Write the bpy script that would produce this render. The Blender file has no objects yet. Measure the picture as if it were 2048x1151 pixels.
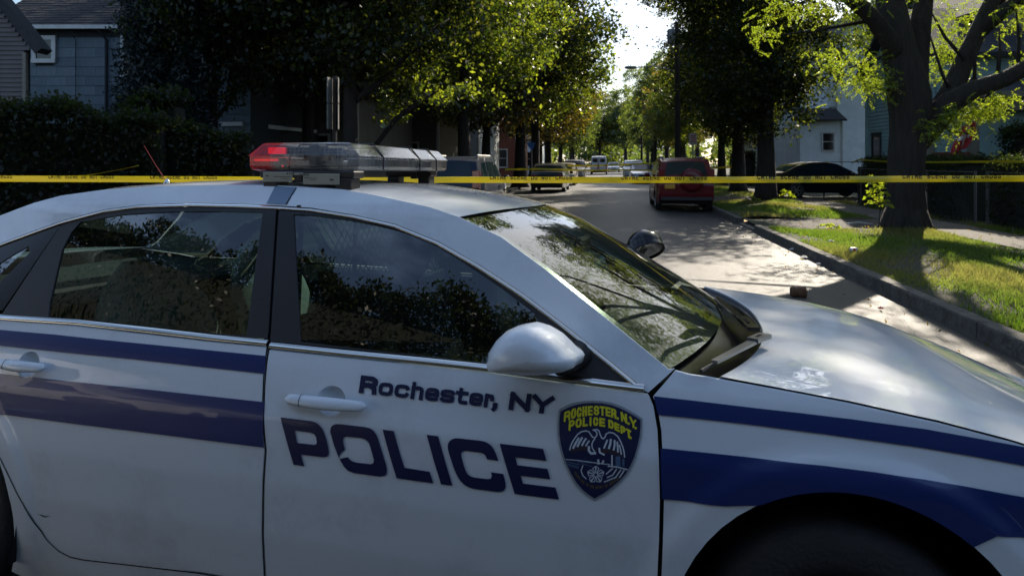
import bpy, math, random
import numpy as np
from mathutils import Vector, Matrix
from mathutils.geometry import delaunay_2d_cdt

S = bpy.context.scene
COL = S.collection

# ------------------------------------------------------------------ camera
FPX, PX, PY, CAMH = 1330.0, 1024.0, 323.0, 1.60      # focal length in photo pixels, principal point, eye height
cam_d = bpy.data.cameras.new('camera')
cam = bpy.data.objects.new('camera', cam_d)
COL.objects.link(cam)
S.camera = cam
cam.location = (0, 0, CAMH)
cam.rotation_euler = (math.radians(90), 0, 0)
cam_d.sensor_width = 36
cam_d.lens = FPX / 2048 * 36
cam_d.shift_y = -(575.5 - PY) / 2048
cam_d.clip_start = 0.05
cam_d.clip_end = 3000
cam_d.dof.use_dof = True
cam_d.dof.focus_distance = 2.3
cam_d.dof.aperture_fstop = 7.1

# ------------------------------------------------------------------ light
SUN_AZ, SUN_EL = math.radians(33), math.radians(33)   # azimuth measured from +Y towards +X
sdir = Vector((math.sin(SUN_AZ) * math.cos(SUN_EL), math.cos(SUN_AZ) * math.cos(SUN_EL), math.sin(SUN_EL)))
sun_d = bpy.data.lights.new('sun', 'SUN')
sun_d.energy = 5.0
sun_d.angle = math.radians(0.53)
sun_d.color = (1.0, 0.89, 0.73)
sun = bpy.data.objects.new('sun', sun_d)
COL.objects.link(sun)
sun.rotation_euler = sdir.to_track_quat('Z', 'Y').to_euler()
sun.location = (20, 30, 30)

W = bpy.data.worlds.new("World")
S.world = W
W.use_nodes = True
nt = W.node_tree
for n in list(nt.nodes):
    nt.nodes.remove(n)
wo = nt.nodes.new('ShaderNodeOutputWorld')
bg = nt.nodes.new('ShaderNodeBackground')
sky = nt.nodes.new('ShaderNodeTexSky')
sky.sky_type = 'NISHITA'
sky.sun_disc = False
sky.sun_elevation = SUN_EL
sky.sun_rotation = SUN_AZ
sky.altitude = 100
sky.air_density = 1.0
sky.dust_density = 1.2
sky.ozone_density = 1.5
tc = nt.nodes.new('ShaderNodeTexCoord')
mp = nt.nodes.new('ShaderNodeMapping')
mp.inputs['Scale'].default_value = (1.0, 1.6, 4.5)
nz = nt.nodes.new('ShaderNodeTexNoise')
nz.inputs['Scale'].default_value = 1.7
nz.inputs['Detail'].default_value = 7
nz.inputs['Roughness'].default_value = 0.55
rmp = nt.nodes.new('ShaderNodeValToRGB')
rmp.color_ramp.elements[0].position = 0.46
rmp.color_ramp.elements[1].position = 0.66
mx = nt.nodes.new('ShaderNodeMix')
mx.data_type = 'RGBA'
nrm = nt.nodes.new('ShaderNodeVectorMath'); nrm.operation = 'NORMALIZE'
dot = nt.nodes.new('ShaderNodeVectorMath'); dot.operation = 'DOT_PRODUCT'
dot.inputs[1].default_value = tuple(sdir)
fwd = nt.nodes.new('ShaderNodeMapRange'); fwd.interpolation_type = 'SMOOTHSTEP'
fwd.inputs[1].default_value = 0.76
fwd.inputs[2].default_value = 1.0
ccol = nt.nodes.new('ShaderNodeMix'); ccol.data_type = 'RGBA'
ccol.inputs[6].default_value = (3.6, 5.3, 8.4, 1)        # clouds away from the sun
ccol.inputs[7].default_value = (11.5, 11.6, 11.8, 1)         # clouds and veil lit through, round the sun
veil = nt.nodes.new('ShaderNodeMath'); veil.operation = 'MULTIPLY'; veil.inputs[1].default_value = 0.95
cmax = nt.nodes.new('ShaderNodeMath'); cmax.operation = 'MAXIMUM'
nt.links.new(tc.outputs['Generated'], mp.inputs[0])
nt.links.new(mp.outputs[0], nz.inputs['Vector'])
nt.links.new(nz.outputs['Fac'], rmp.inputs[0])
nt.links.new(tc.outputs['Generated'], nrm.inputs[0])
nt.links.new(nrm.outputs[0], dot.inputs[0])
nt.links.new(dot.outputs['Value'], fwd.inputs[0])
nt.links.new(fwd.outputs[0], ccol.inputs[0])
nt.links.new(ccol.outputs[2], mx.inputs[7])
nt.links.new(fwd.outputs[0], veil.inputs[0])
nt.links.new(veil.outputs[0], cmax.inputs[0])
nt.links.new(rmp.outputs[0], cmax.inputs[1])
nt.links.new(cmax.outputs[0], mx.inputs[0])
nt.links.new(sky.outputs[0], mx.inputs[6])
nt.links.new(mx.outputs[2], bg.inputs[0])
bg.inputs[1].default_value = 0.095
nt.links.new(bg.outputs[0], wo.inputs[0])

S.view_settings.view_transform = 'Standard'
S.view_settings.look = 'None'
S.view_settings.gamma = 1
S.view_settings.use_curve_mapping = False
S.view_settings.exposure = 0.95
S.render.engine = 'CYCLES'
try:
    S.cycles.max_bounces = 8
    S.cycles.transparent_max_bounces = 12
    S.cycles.glossy_bounces = 4
    S.cycles.transmission_bounces = 6
    S.cycles.caustics_reflective = False
    S.cycles.caustics_refractive = False
except Exception:
    pass

# ------------------------------------------------------------------ materials
MATS = {}

def newmat(name):
    m = bpy.data.materials.new(name)
    m.use_nodes = True
    nt = m.node_tree
    for n in list(nt.nodes):
        nt.nodes.remove(n)
    out = nt.nodes.new('ShaderNodeOutputMaterial')
    MATS[name] = m
    return m, nt, out

def mat(name, col, rough=0.6, metal=0.0, coat=0.0, var=0.0, vscale=6.0, bump=0.0, bscale=60.0, spec=0.5,
        emit=None, estr=0.0, dirt=0.0, dirtcol=(0.09, 0.075, 0.055), rvar=0.0, stretch=(1, 1, 1), var2=None, bdist=0.02):
    """principled surface with procedural colour variation, relief and dirt"""
    m, nt, out = newmat(name)
    b = nt.nodes.new('ShaderNodeBsdfPrincipled')
    b.inputs['Base Color'].default_value = (*col, 1)
    b.inputs['Roughness'].default_value = rough
    b.inputs['Metallic'].default_value = metal
    b.inputs['Specular IOR Level'].default_value = spec
    if coat:
        b.inputs['Coat Weight'].default_value = coat
        b.inputs['Coat Roughness'].default_value = 0.02
    if emit:
        b.inputs['Emission Color'].default_value = (*emit, 1)
        b.inputs['Emission Strength'].default_value = estr
    nt.links.new(b.outputs[0], out.inputs[0])
    tc = nt.nodes.new('ShaderNodeTexCoord')
    mp = nt.nodes.new('ShaderNodeMapping')
    mp.inputs['Scale'].default_value = stretch
    nt.links.new(tc.outputs['Object'], mp.inputs[0])
    last = None
    if var or var2:
        n = nt.nodes.new('ShaderNodeTexNoise')
        n.inputs['Scale'].default_value = vscale
        n.inputs['Detail'].default_value = 6
        n.inputs['Roughness'].default_value = 0.65
        nt.links.new(mp.outputs[0], n.inputs['Vector'])
        r = nt.nodes.new('ShaderNodeValToRGB')
        r.color_ramp.elements[0].position = 0.3
        r.color_ramp.elements[1].position = 0.7
        c2 = var2 if var2 else tuple(min(1, c * (1 + var)) for c in col)
        c1 = col if var2 else tuple(c * (1 - var) for c in col)
        r.color_ramp.elements[0].color = (*c1, 1)
        r.color_ramp.elements[1].color = (*c2, 1)
        nt.links.new(n.outputs['Fac'], r.inputs[0])
        last = r.outputs[0]
        nt.links.new(last, b.inputs['Base Color'])
    if dirt:
        n = nt.nodes.new('ShaderNodeTexNoise')
        n.inputs['Scale'].default_value = 2.3
        n.inputs['Detail'].default_value = 9
        n.inputs['Roughness'].default_value = 0.75
        nt.links.new(mp.outputs[0], n.inputs['Vector'])
        r = nt.nodes.new('ShaderNodeMapRange')
        r.inputs[1].default_value = 0.5
        r.inputs[2].default_value = 0.85
        r.inputs[3].default_value = 0.0
        r.inputs[4].default_value = dirt
        nt.links.new(n.outputs['Fac'], r.inputs[0])
        x = nt.nodes.new('ShaderNodeMix')
        x.data_type = 'RGBA'
        x.inputs[6].default_value = (*col, 1)
        x.inputs[7].default_value = (*dirtcol, 1)
        nt.links.new(r.outputs[0], x.inputs[0])
        if last:
            nt.links.new(last, x.inputs[6])
        nt.links.new(x.outputs[2], b.inputs['Base Color'])
    if rvar:
        n = nt.nodes.new('ShaderNodeTexNoise')
        n.inputs['Scale'].default_value = 9
        n.inputs['Detail'].default_value = 8
        nt.links.new(mp.outputs[0], n.inputs['Vector'])
        r = nt.nodes.new('ShaderNodeMapRange')
        r.inputs[1].default_value = 0.35
        r.inputs[2].default_value = 0.7
        r.inputs[3].default_value = max(0, rough - rvar)
        r.inputs[4].default_value = min(1, rough + rvar)
        nt.links.new(n.outputs['Fac'], r.inputs[0])
        nt.links.new(r.outputs[0], b.inputs['Roughness'])
    if bump:
        n = nt.nodes.new('ShaderNodeTexNoise')
        n.inputs['Scale'].default_value = bscale
        n.inputs['Detail'].default_value = 5
        nt.links.new(mp.outputs[0], n.inputs['Vector'])
        u = nt.nodes.new('ShaderNodeBump')
        u.inputs['Strength'].default_value = bump
        u.inputs['Distance'].default_value = bdist
        nt.links.new(n.outputs['Fac'], u.inputs['Height'])
        nt.links.new(u.outputs[0], b.inputs['Normal'])
    return m

def glass(name, tint=(0.5, 0.58, 0.56), ior=1.5, rough=0.0, dust=0.0, dcol=(0.5, 0.5, 0.48), transl=False):
    """single-sheet pane: tinted see-through with a fresnel reflection and a little dust"""
    m, nt, out = newmat(name)
    t = nt.nodes.new('ShaderNodeBsdfTransparent')
    t.inputs[0].default_value = (*tint, 1)
    g = nt.nodes.new('ShaderNodeBsdfGlossy')
    g.inputs['Roughness'].default_value = rough
    g.inputs['Color'].default_value = (1, 1, 1, 1)
    lw = nt.nodes.new('ShaderNodeLayerWeight')
    pw = nt.nodes.new('ShaderNodeMath'); pw.operation = 'POWER'; pw.inputs[1].default_value = 5.0
    nt.links.new(lw.outputs['Facing'], pw.inputs[0])
    lw.inputs['Blend'].default_value = 0.5
    f = nt.nodes.new('ShaderNodeMapRange')
    f0 = 2 * ((ior - 1) / (ior + 1)) ** 2          # both faces of the pane
    f.inputs[3].default_value = f0
    f.inputs[4].default_value = 1.0
    nt.links.new(pw.outputs[0], f.inputs[0])
    a = nt.nodes.new('ShaderNodeMixShader')
    nt.links.new(f.outputs[0], a.inputs[0])
    nt.links.new(t.outputs[0], a.inputs[1])
    nt.links.new(g.outputs[0], a.inputs[2])
    last = a
    if dust:
        d = nt.nodes.new('ShaderNodeBsdfDiffuse')
        d.inputs[0].default_value = (*dcol, 1)
        if transl:
            d0, tl = d, nt.nodes.new('ShaderNodeBsdfTranslucent')
            tl.inputs[0].default_value = (*dcol, 1)
            d = nt.nodes.new('ShaderNodeMixShader')
            d.inputs[0].default_value = 0.5
            nt.links.new(d0.outputs[0], d.inputs[1])
            nt.links.new(tl.outputs[0], d.inputs[2])
        tc = nt.nodes.new('ShaderNodeTexCoord')
        n = nt.nodes.new('ShaderNodeTexNoise')
        n.inputs['Scale'].default_value = 5
        n.inputs['Detail'].default_value = 10
        n.inputs['Roughness'].default_value = 0.7
        nt.links.new(tc.outputs['Object'], n.inputs['Vector'])
        r = nt.nodes.new('ShaderNodeMapRange')
        r.inputs[1].default_value = 0.35
        r.inputs[2].default_value = 0.75
        r.inputs[3].default_value = 0.0
        r.inputs[4].default_value = dust
        nt.links.new(n.outputs['Fac'], r.inputs[0])
        a2 = nt.nodes.new('ShaderNodeMixShader')
        nt.links.new(r.outputs[0], a2.inputs[0])
        nt.links.new(a.outputs[0], a2.inputs[1])
        nt.links.new(d.outputs[0], a2.inputs[2])
        last = a2
    nt.links.new(last.outputs[0], out.inputs[0])
    return m

def leafmat(name, c1, c2, tr1, tr2, mixf=0.5, gloss=0.06):
    """leaf: diffuse front, translucent back-light, colours spread by a per-leaf random value"""
    m, nt, out = newmat(name)
    at = nt.nodes.new('ShaderNodeAttribute')
    at.attribute_name = 'tint'
    def ramp(a, b):
        r = nt.nodes.new('ShaderNodeMix')
        r.data_type = 'RGBA'
        r.inputs[6].default_value = (*a, 1)
        r.inputs[7].default_value = (*b, 1)
        nt.links.new(at.outputs['Fac'], r.inputs[0])
        return r.outputs[2]
    d = nt.nodes.new('ShaderNodeBsdfDiffuse')
    t = nt.nodes.new('ShaderNodeBsdfTranslucent')
    nt.links.new(ramp(c1, c2), d.inputs[0])
    nt.links.new(ramp(tr1, tr2), t.inputs[0])
    a = nt.nodes.new('ShaderNodeMixShader')
    a.inputs[0].default_value = mixf
    nt.links.new(d.outputs[0], a.inputs[1])
    nt.links.new(t.outputs[0], a.inputs[2])
    g = nt.nodes.new('ShaderNodeBsdfGlossy')
    g.inputs['Roughness'].default_value = 0.35
    b = nt.nodes.new('ShaderNodeMixShader')
    b.inputs[0].default_value = gloss
    nt.links.new(a.outputs[0], b.inputs[1])
    nt.links.new(g.outputs[0], b.inputs[2])
    nt.links.new(b.outputs[0], out.inputs[0])
    return m

mat('paint_white', (0.72, 0.76, 0.80), 0.55, coat=1.0, dirt=0.42, dirtcol=(0.22, 0.20, 0.17), spec=0.25)
mat('decal_blue', (0.004, 0.022, 0.13), 0.35, coat=0.5, spec=0.4)
mat('decal_navy', (0.003, 0.009, 0.060), 0.4, coat=0.3)
mat('decal_silver', (0.30, 0.33, 0.36), 0.45)
mat('decal_yellow', (0.72, 0.66, 0.02), 0.5)
mat('decal_grey', (0.55, 0.60, 0.66), 0.5)
mat('decal_lblue', (0.07, 0.13, 0.24), 0.5)
mat('decal_gold', (0.16, 0.12, 0.03), 0.5)
mat('decal_plum', (0.028, 0.016, 0.030), 0.5)
mat('decal_band', (0.13, 0.20, 0.29), 0.4, coat=0.4)
mat('chrome', (0.62, 0.60, 0.56), 0.12, metal=1.0, rvar=0.04)
mat('black_gloss', (0.006, 0.006, 0.008), 0.2, spec=0.4)
mat('black_trim', (0.012, 0.011, 0.013), 0.5, bump=0.1, bscale=300)
mat('cowl_plastic', (0.006, 0.006, 0.007), 0.14, spec=0.3)
mat('wiper_metal', (0.20, 0.20, 0.20), 0.28, metal=0.6)
mat('gap_black', (0.002, 0.002, 0.002), 0.9)
mat('rubber', (0.026, 0.026, 0.027), 0.7, bump=0.3, bscale=80)
mat('steel_rim', (0.03, 0.03, 0.032), 0.45, metal=0.6)
mat('alloy', (0.45, 0.45, 0.46), 0.35, metal=0.9)
mat('cabin_grey', (0.05, 0.055, 0.055), 0.85, bump=0.2, bscale=200)
mat('cabin_pale', (0.62, 0.66, 0.55), 0.8, bump=0.3, bscale=180, var=0.15, vscale=30)
mat('cabin_dark', (0.012, 0.013, 0.016), 0.8)
mat('cage', (0.03, 0.03, 0.03), 0.5)
glass('side_glass', (0.22, 0.30, 0.30), 1.62, dust=0.012)
glass('windshield_glass', (0.55, 0.66, 0.60), 1.55, dust=0.035)
glass('lens_clear', (0.80, 0.82, 0.84), 1.35, rough=0.05, dust=0.34, dcol=(0.62, 0.64, 0.66), transl=True)
glass('lens_red', (0.85, 0.10, 0.12), 1.35, rough=0.05, dust=0.42, dcol=(0.85, 0.22, 0.25), transl=True)
glass('lens_grey', (0.60, 0.62, 0.63), 1.35, rough=0.10, dust=0.34, dcol=(0.52, 0.50, 0.47), transl=True)
mat('led_red', (0.6, 0.02, 0.03), 0.4, emit=(1, 0.03, 0.05), estr=0.28)
mat('led_blue', (0.010, 0.035, 0.075), 0.25)
mat('led_clear', (0.35, 0.37, 0.40), 0.2, metal=0.7)
mat('plate_cream', (0.36, 0.34, 0.26), 0.6)
mat('ink', (0.01, 0.01, 0.012), 0.6)
mat('asphalt', (0.017, 0.017, 0.018), 0.52, var2=(0.036, 0.034, 0.032), vscale=2.2, bump=0.9, bscale=85, spec=0.55, dirt=0.25, dirtcol=(0.075, 0.068, 0.055))
mat('asphalt_patch', (0.038, 0.037, 0.037), 0.7, var=0.3, vscale=3, bump=0.6, bscale=80)
mat('driveway_dirt', (0.050, 0.042, 0.034), 0.9, var=0.4, vscale=4, bump=0.7, bscale=40)
mat('kerb_concrete', (0.085, 0.076, 0.064), 0.85, var=0.55, vscale=7, bump=0.9, bscale=30, dirt=0.8, dirtcol=(0.03, 0.027, 0.02))
mat('paving', (0.085, 0.075, 0.062), 0.9, var=0.3, vscale=3, bump=0.4, bscale=50, dirt=0.5)
mat('soil_grass', (0.050, 0.040, 0.022), 0.95, var2=(0.022, 0.032, 0.010), vscale=1.5, bump=0.9, bscale=30)
mat('lawn', (0.018, 0.026, 0.008), 0.95, var2=(0.030, 0.032, 0.012), vscale=0.8, bump=0.8, bscale=25)
mat('bark', (0.020, 0.015, 0.011), 0.9, var=0.5, vscale=11, bump=1.0, bscale=14, stretch=(1, 1, 0.16), bdist=.07)
mat('bark_grey', (0.035, 0.031, 0.026), 0.9, var=0.4, vscale=7, bump=0.9, bscale=18, stretch=(1, 1, 0.3))
mat('pole_wood', (0.030, 0.022, 0.016), 0.9, var=0.3, vscale=10, bump=0.5, stretch=(1, 1, 0.1))
mat('steel_grey', (0.22, 0.22, 0.21), 0.5, metal=0.5)
mat('sign_face', (0.42, 0.36, 0.32), 0.6)
mat('sign_back', (0.15, 0.145, 0.13), 0.6)
mat('sign_red', (0.35, 0.04, 0.04), 0.6)
mat('sign_blue', (0.03, 0.15, 0.45), 0.5)
mat('flag_red', (0.30, 0.015, 0.02), 0.8)
mat('flag_white', (0.6, 0.55, 0.5), 0.8)
mat('white_trim', (0.52, 0.52, 0.50), 0.6, var=0.12, vscale=3, dirt=0.3)
mat('siding_white', (0.68, 0.72, 0.76), 0.6, var=0.1, vscale=2, dirt=0.25)
mat('siding_teal', (0.26, 0.40, 0.42), 0.7, var=0.12, vscale=2, dirt=0.2)
mat('siding_teal_shade', (0.13, 0.30, 0.42), 0.7, var=0.12, vscale=2)  # same teal boards, with the bluish porch shade put into the colour
mat('siding_cream', (0.17, 0.155, 0.125), 0.7, var=0.15, vscale=2, dirt=0.2)
mat('siding_beige', (0.13, 0.11, 0.09), 0.7, var=0.15, vscale=2, dirt=0.2)
mat('siding_brown', (0.10, 0.088, 0.085), 0.75, var=0.15, vscale=2, dirt=0.3)
mat('shingle_blue', (0.11, 0.145, 0.17), 0.8, var=0.2, vscale=2.5, bump=0.4, bscale=35, stretch=(1, 1, 0.3), dirt=0.2)
mat('shingle_blue_b', (0.125, 0.16, 0.185), 0.8, var=0.2, vscale=2.5, bump=0.4, bscale=35, stretch=(1, 1, 0.3), dirt=0.2)
mat('shingle_blue_c', (0.095, 0.13, 0.155), 0.8, var=0.2, vscale=2.5, bump=0.4, bscale=35, stretch=(1, 1, 0.3), dirt=0.2)
mat('wall_dark', (0.025, 0.030, 0.034), 0.9)
mat('roofing', (0.018, 0.018, 0.020), 0.9, var=0.4, vscale=12, bump=0.5, bscale=30, stretch=(1, 1, 3))
mat('roofing_b', (0.028, 0.027, 0.030), 0.9, var=0.35, vscale=8, bump=0.5, bscale=30)
mat('window_dark', (0.010, 0.012, 0.014), 0.08, spec=0.5)
mat('blind', (0.30, 0.25, 0.18), 0.7)
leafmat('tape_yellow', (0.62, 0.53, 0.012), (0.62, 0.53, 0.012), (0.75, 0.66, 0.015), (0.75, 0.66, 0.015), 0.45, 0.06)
mat('tape_ink', (0.010, 0.010, 0.008), 0.55)
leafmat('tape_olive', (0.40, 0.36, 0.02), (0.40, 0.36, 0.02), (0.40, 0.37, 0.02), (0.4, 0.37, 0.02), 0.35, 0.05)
mat('car_navy', (0.003, 0.010, 0.028), 0.45, coat=0.35, spec=0.15)
mat('car_black', (0.005, 0.006, 0.008), 0.4, coat=0.5, spec=0.2)
mat('car_red', (0.10, 0.004, 0.007), 0.45, coat=0.4, spec=0.15)
mat('car_white', (0.60, 0.60, 0.62), 0.35, coat=0.7)
mat('car_tan', (0.32, 0.28, 0.24), 0.35, coat=0.7)
mat('car_silver', (0.22, 0.22, 0.28), 0.3, metal=0.3, coat=0.7)
mat('car_glass', (0.006, 0.010, 0.013), 0.08, spec=0.4)
mat('car_glass_blue', (0.005, 0.014, 0.022), 0.1, spec=0.35)
mat('tail_red', (0.15, 0.01, 0.012), 0.2, coat=0.6)
mat('lamp_clear', (0.55, 0.56, 0.58), 0.12, coat=0.8)
mat('plate_gold', (0.50, 0.24, 0.02), 0.5)
mat('plate_white', (0.55, 0.55, 0.55), 0.5)
mat('reflect_red', (0.60, 0.05, 0.07), 0.4)
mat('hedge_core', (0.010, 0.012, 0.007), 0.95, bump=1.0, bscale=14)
mat('rust', (0.10, 0.045, 0.02), 0.9, var=0.5, vscale=20, bump=0.6)
mat('can_white', (0.55, 0.5, 0.48), 0.4)
mat('can_red', (0.35, 0.03, 0.05), 0.4)
mat('litter', (0.5, 0.47, 0.44), 0.8)
mat('wood_red', (0.16, 0.045, 0.025), 0.7)
mat('chainlink', (0.12, 0.12, 0.12), 0.5, metal=0.6)
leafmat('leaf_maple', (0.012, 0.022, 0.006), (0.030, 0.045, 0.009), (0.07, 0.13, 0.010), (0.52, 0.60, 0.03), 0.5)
leafmat('leaf_shaded', (0.008, 0.014, 0.005), (0.025, 0.035, 0.008), (0.03, 0.055, 0.006), (0.40, 0.42, 0.03), 0.42, 0.025)  # shade from neighbouring crowns put into the leaf colour, few bright leaves
leafmat('leaf_rust', (0.016, 0.022, 0.007), (0.06, 0.045, 0.010), (0.16, 0.19, 0.015), (0.45, 0.26, 0.02), 0.5)
leafmat('leaf_locust', (0.050, 0.085, 0.012), (0.075, 0.105, 0.012), (0.34, 0.48, 0.02), (0.50, 0.56, 0.03), 0.55, 0.04)
leafmat('needle', (0.012, 0.021, 0.022), (0.018, 0.029, 0.030), (0.02, 0.035, 0.03), (0.03, 0.045, 0.04), 0.2, 0.03)
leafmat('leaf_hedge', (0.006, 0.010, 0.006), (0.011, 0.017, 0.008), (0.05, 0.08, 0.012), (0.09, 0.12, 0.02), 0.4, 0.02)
leafmat('leaf_far', (0.022, 0.036, 0.010), (0.055, 0.070, 0.018), (0.16, 0.24, 0.02), (0.30, 0.34, 0.04), 0.5)
leafmat('grass', (0.028, 0.055, 0.008), (0.085, 0.075, 0.028), (0.16, 0.34, 0.010), (0.42, 0.38, 0.10), 0.5, 0.04)

# ------------------------------------------------------------------ object helpers
def link(o, parent=None):
    COL.objects.link(o)
    if parent is not None:
        o.parent = parent
    return o

def tag(o, label=None, cat=None, group=None, kind=None):
    if label: o['label'] = label
    if cat: o['category'] = cat
    if group: o['group'] = group
    if kind: o['kind'] = kind
    return o

def empty(name, loc=(0, 0, 0), rz=0.0, parent=None):
    o = bpy.data.objects.new(name, None)
    o.empty_display_size = 0.2
    link(o, parent)
    o.location = loc
    o.rotation_euler = (0, 0, rz)
    return o

class MB:
    """collects geometry for ONE mesh object"""
    def __init__(s):
        s.v, s.f, s.mi = [], [], []
    def add(s, vs, fs, mi=0):
        k = len(s.v)
        s.v += [tuple(p) for p in vs]
        s.f += [tuple(i + k for i in f) for f in fs]
        s.mi += [mi] * len(fs)
        return s
    def box(s, x0, x1, y0, y1, z0, z1, mi=0):
        vs = [(x0, y0, z0), (x1, y0, z0), (x1, y1, z0), (x0, y1, z0), (x0, y0, z1), (x1, y0, z1), (x1, y1, z1), (x0, y1, z1)]
        fs = [(0, 3, 2, 1), (4, 5, 6, 7), (0, 1, 5, 4), (1, 2, 6, 5), (2, 3, 7, 6), (3, 0, 4, 7)]
        return s.add(vs, fs, mi)
    def obox(s, M, x0, x1, y0, y1, z0, z1, mi=0):
        vs = [(x0, y0, z0), (x1, y0, z0), (x1, y1, z0), (x0, y1, z0), (x0, y0, z1), (x1, y0, z1), (x1, y1, z1), (x0, y1, z1)]
        fs = [(0, 3, 2, 1), (4, 5, 6, 7), (0, 1, 5, 4), (1, 2, 6, 5), (2, 3, 7, 6), (3, 0, 4, 7)]
        return s.add([M @ Vector(v) for v in vs], fs, mi)
    def rbox(s, x0, x1, y0, y1, z0, z1, r=0.01, mi=0):
        """box with chamfered edges"""
        vs, idx = [], {}
        for a in (0, 1):
            for b in (0, 1):
                for c in (0, 1):
                    X, Y, Z = (x0, x1)[a], (y0, y1)[b], (z0, z1)[c]
                    sx, sy, sz = (r, -r)[a], (r, -r)[b], (r, -r)[c]
                    for k, p in enumerate([(X, Y + sy, Z + sz), (X + sx, Y, Z + sz), (X + sx, Y + sy, Z)]):
                        idx[(a, b, c, k)] = len(vs)
                        vs.append(p)
        fs = []
        g = idx
        for a in (0, 1):
            fs.append([g[(a, 0, 0, 0)], g[(a, 1, 0, 0)], g[(a, 1, 1, 0)], g[(a, 0, 1, 0)]])
            fs.append([g[(0, a, 0, 1)], g[(1, a, 0, 1)], g[(1, a, 1, 1)], g[(0, a, 1, 1)]])
            fs.append([g[(0, 0, a, 2)], g[(1, 0, a, 2)], g[(1, 1, a, 2)], g[(0, 1, a, 2)]])
            for b in (0, 1):
                fs.append([g[(a, b, 0, 0)], g[(a, b, 1, 0)], g[(a, b, 1, 1)], g[(a, b, 0, 1)]])
                fs.append([g[(a, 0, b, 0)], g[(a, 1, b, 0)], g[(a, 1, b, 2)], g[(a, 0, b, 2)]])
                fs.append([g[(0, a, b, 1)], g[(1, a, b, 1)], g[(1, a, b, 2)], g[(0, a, b, 2)]])
                for c in (0, 1):
                    fs.append([g[(a, b, c, 0)], g[(a, b, c, 1)], g[(a, b, c, 2)]])
        cx, cy, cz = (x0 + x1) / 2, (y0 + y1) / 2, (z0 + z1) / 2
        out = []
        for f in fs:
            P = [Vector(vs[i]) for i in f]
            nrm = (P[1] - P[0]).cross(P[2] - P[0])
            ctr = sum(P, Vector()) / len(P) - Vector((cx, cy, cz))
            out.append(tuple(f) if nrm.dot(ctr) > 0 else tuple(reversed(f)))
        return s.add(vs, out, mi)
    def tube(s, pts, rad, n=8, mi=0, caps=True, wob=0.0, rnd=None):
        pts = [Vector(p) for p in pts]
        if not hasattr(rad, '__len__'):
            rad = [rad] * len(pts)
        k = len(s.v)
        ref = None
        for i, p in enumerate(pts):
            d = (pts[min(i + 1, len(pts) - 1)] - pts[max(i - 1, 0)]).normalized()
            if ref is None:
                ref = Vector((1, 0, 0)) if abs(d.x) < 0.8 else Vector((0, 1, 0))
            u = (ref - d * ref.dot(d)).normalized()
            w = d.cross(u)
            ref = u
            for j in range(n):
                a = 2 * math.pi * j / n
                r = rad[i] * (1 + (wob * (rnd.random() - .5) if wob else 0))
                s.v.append(tuple(p + u * (r * math.cos(a)) + w * (r * math.sin(a))))
        for i in range(len(pts) - 1):
            for j in range(n):
                a, b = k + i * n + j, k + i * n + (j + 1) % n
                s.f.append((a, b, b + n, a + n))
                s.mi.append(mi)
        if caps:
            s.f.append(tuple(k + j for j in reversed(range(n))))
            s.f.append(tuple(k + (len(pts) - 1) * n + j for j in range(n)))
            s.mi += [mi, mi]
        return s
    def lathe(s, prof, M=None, n=24, mi=0):
        """prof: (radius, height) pairs round the local z axis"""
        M = M or Matrix()
        k = len(s.v)
        for r, h in prof:
            for j in range(n):
                a = 2 * math.pi * j / n
                s.v.append(tuple(M @ Vector((r * math.cos(a), r * math.sin(a), h))))
        for i in range(len(prof) - 1):
            for j in range(n):
                a, b = k + i * n + j, k + i * n + (j + 1) % n
                s.f.append((a, b, b + n, a + n))
                s.mi.append(mi)
        return s
    def grid(s, rows, mi=0, flip=False, closed=False):
        k = len(s.v)
        n = len(rows[0])
        for r in rows:
            s.v += [tuple(p) for p in r]
        for i in range(len(rows) - 1):
            for j in range(n - 1 + (1 if closed else 0)):
                a, b, c, d = k + i * n + j, k + i * n + (j + 1) % n, k + (i + 1) * n + (j + 1) % n, k + (i + 1) * n + j
                s.f.append((d, c, b, a) if flip else (a, b, c, d))
                s.mi.append(mi)
        return s
    def build(s, name, mats, parent=None, smooth=False, normals=None):
        me = bpy.data.meshes.new(name)
        me.from_pydata(s.v, [], s.f)
        if isinstance(mats, str):
            mats = [mats]
        for m in mats:
            me.materials.append(MATS[m])
        if len(mats) > 1:
            me.polygons.foreach_set('material_index', s.mi)
        if smooth:
            me.polygons.foreach_set('use_smooth', [True] * len(me.polygons))
        me.update()
        if normals is not None:
            me.normals_split_custom_set_from_vertices(normals)
        o = bpy.data.objects.new(name, me)
        return link(o, parent)

def smooth_by_angle(o, deg=35):
    """smooth faces, sharp edges beyond an angle"""
    me = o.data
    me.polygons.foreach_set('use_smooth', [True] * len(me.polygons))
    ef = {}
    for p in me.polygons:
        for ek in p.edge_keys:
            ef.setdefault(ek, []).append(p.normal.copy())
    c = math.cos(math.radians(deg))
    for e in me.edges:
        k = tuple(sorted(e.vertices))
        ns = ef.get(k) or ef.get((e.vertices[0], e.vertices[1])) or []
        e.use_edge_sharp = len(ns) == 2 and ns[0].dot(ns[1]) < c
    return o

def copy_tree(o, parent=None):
    c = o.copy()
    COL.objects.link(c)
    if parent is not None:
        c.parent = parent
    for ch in list(o.children):
        copy_tree(ch, c)
    return c

def at(x, y, Y):
    """photo pixel at depth Y -> point in the world"""
    return Vector(((x - PX) / FPX * Y, Y, CAMH - (y - PY) / FPX * Y))

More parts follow.
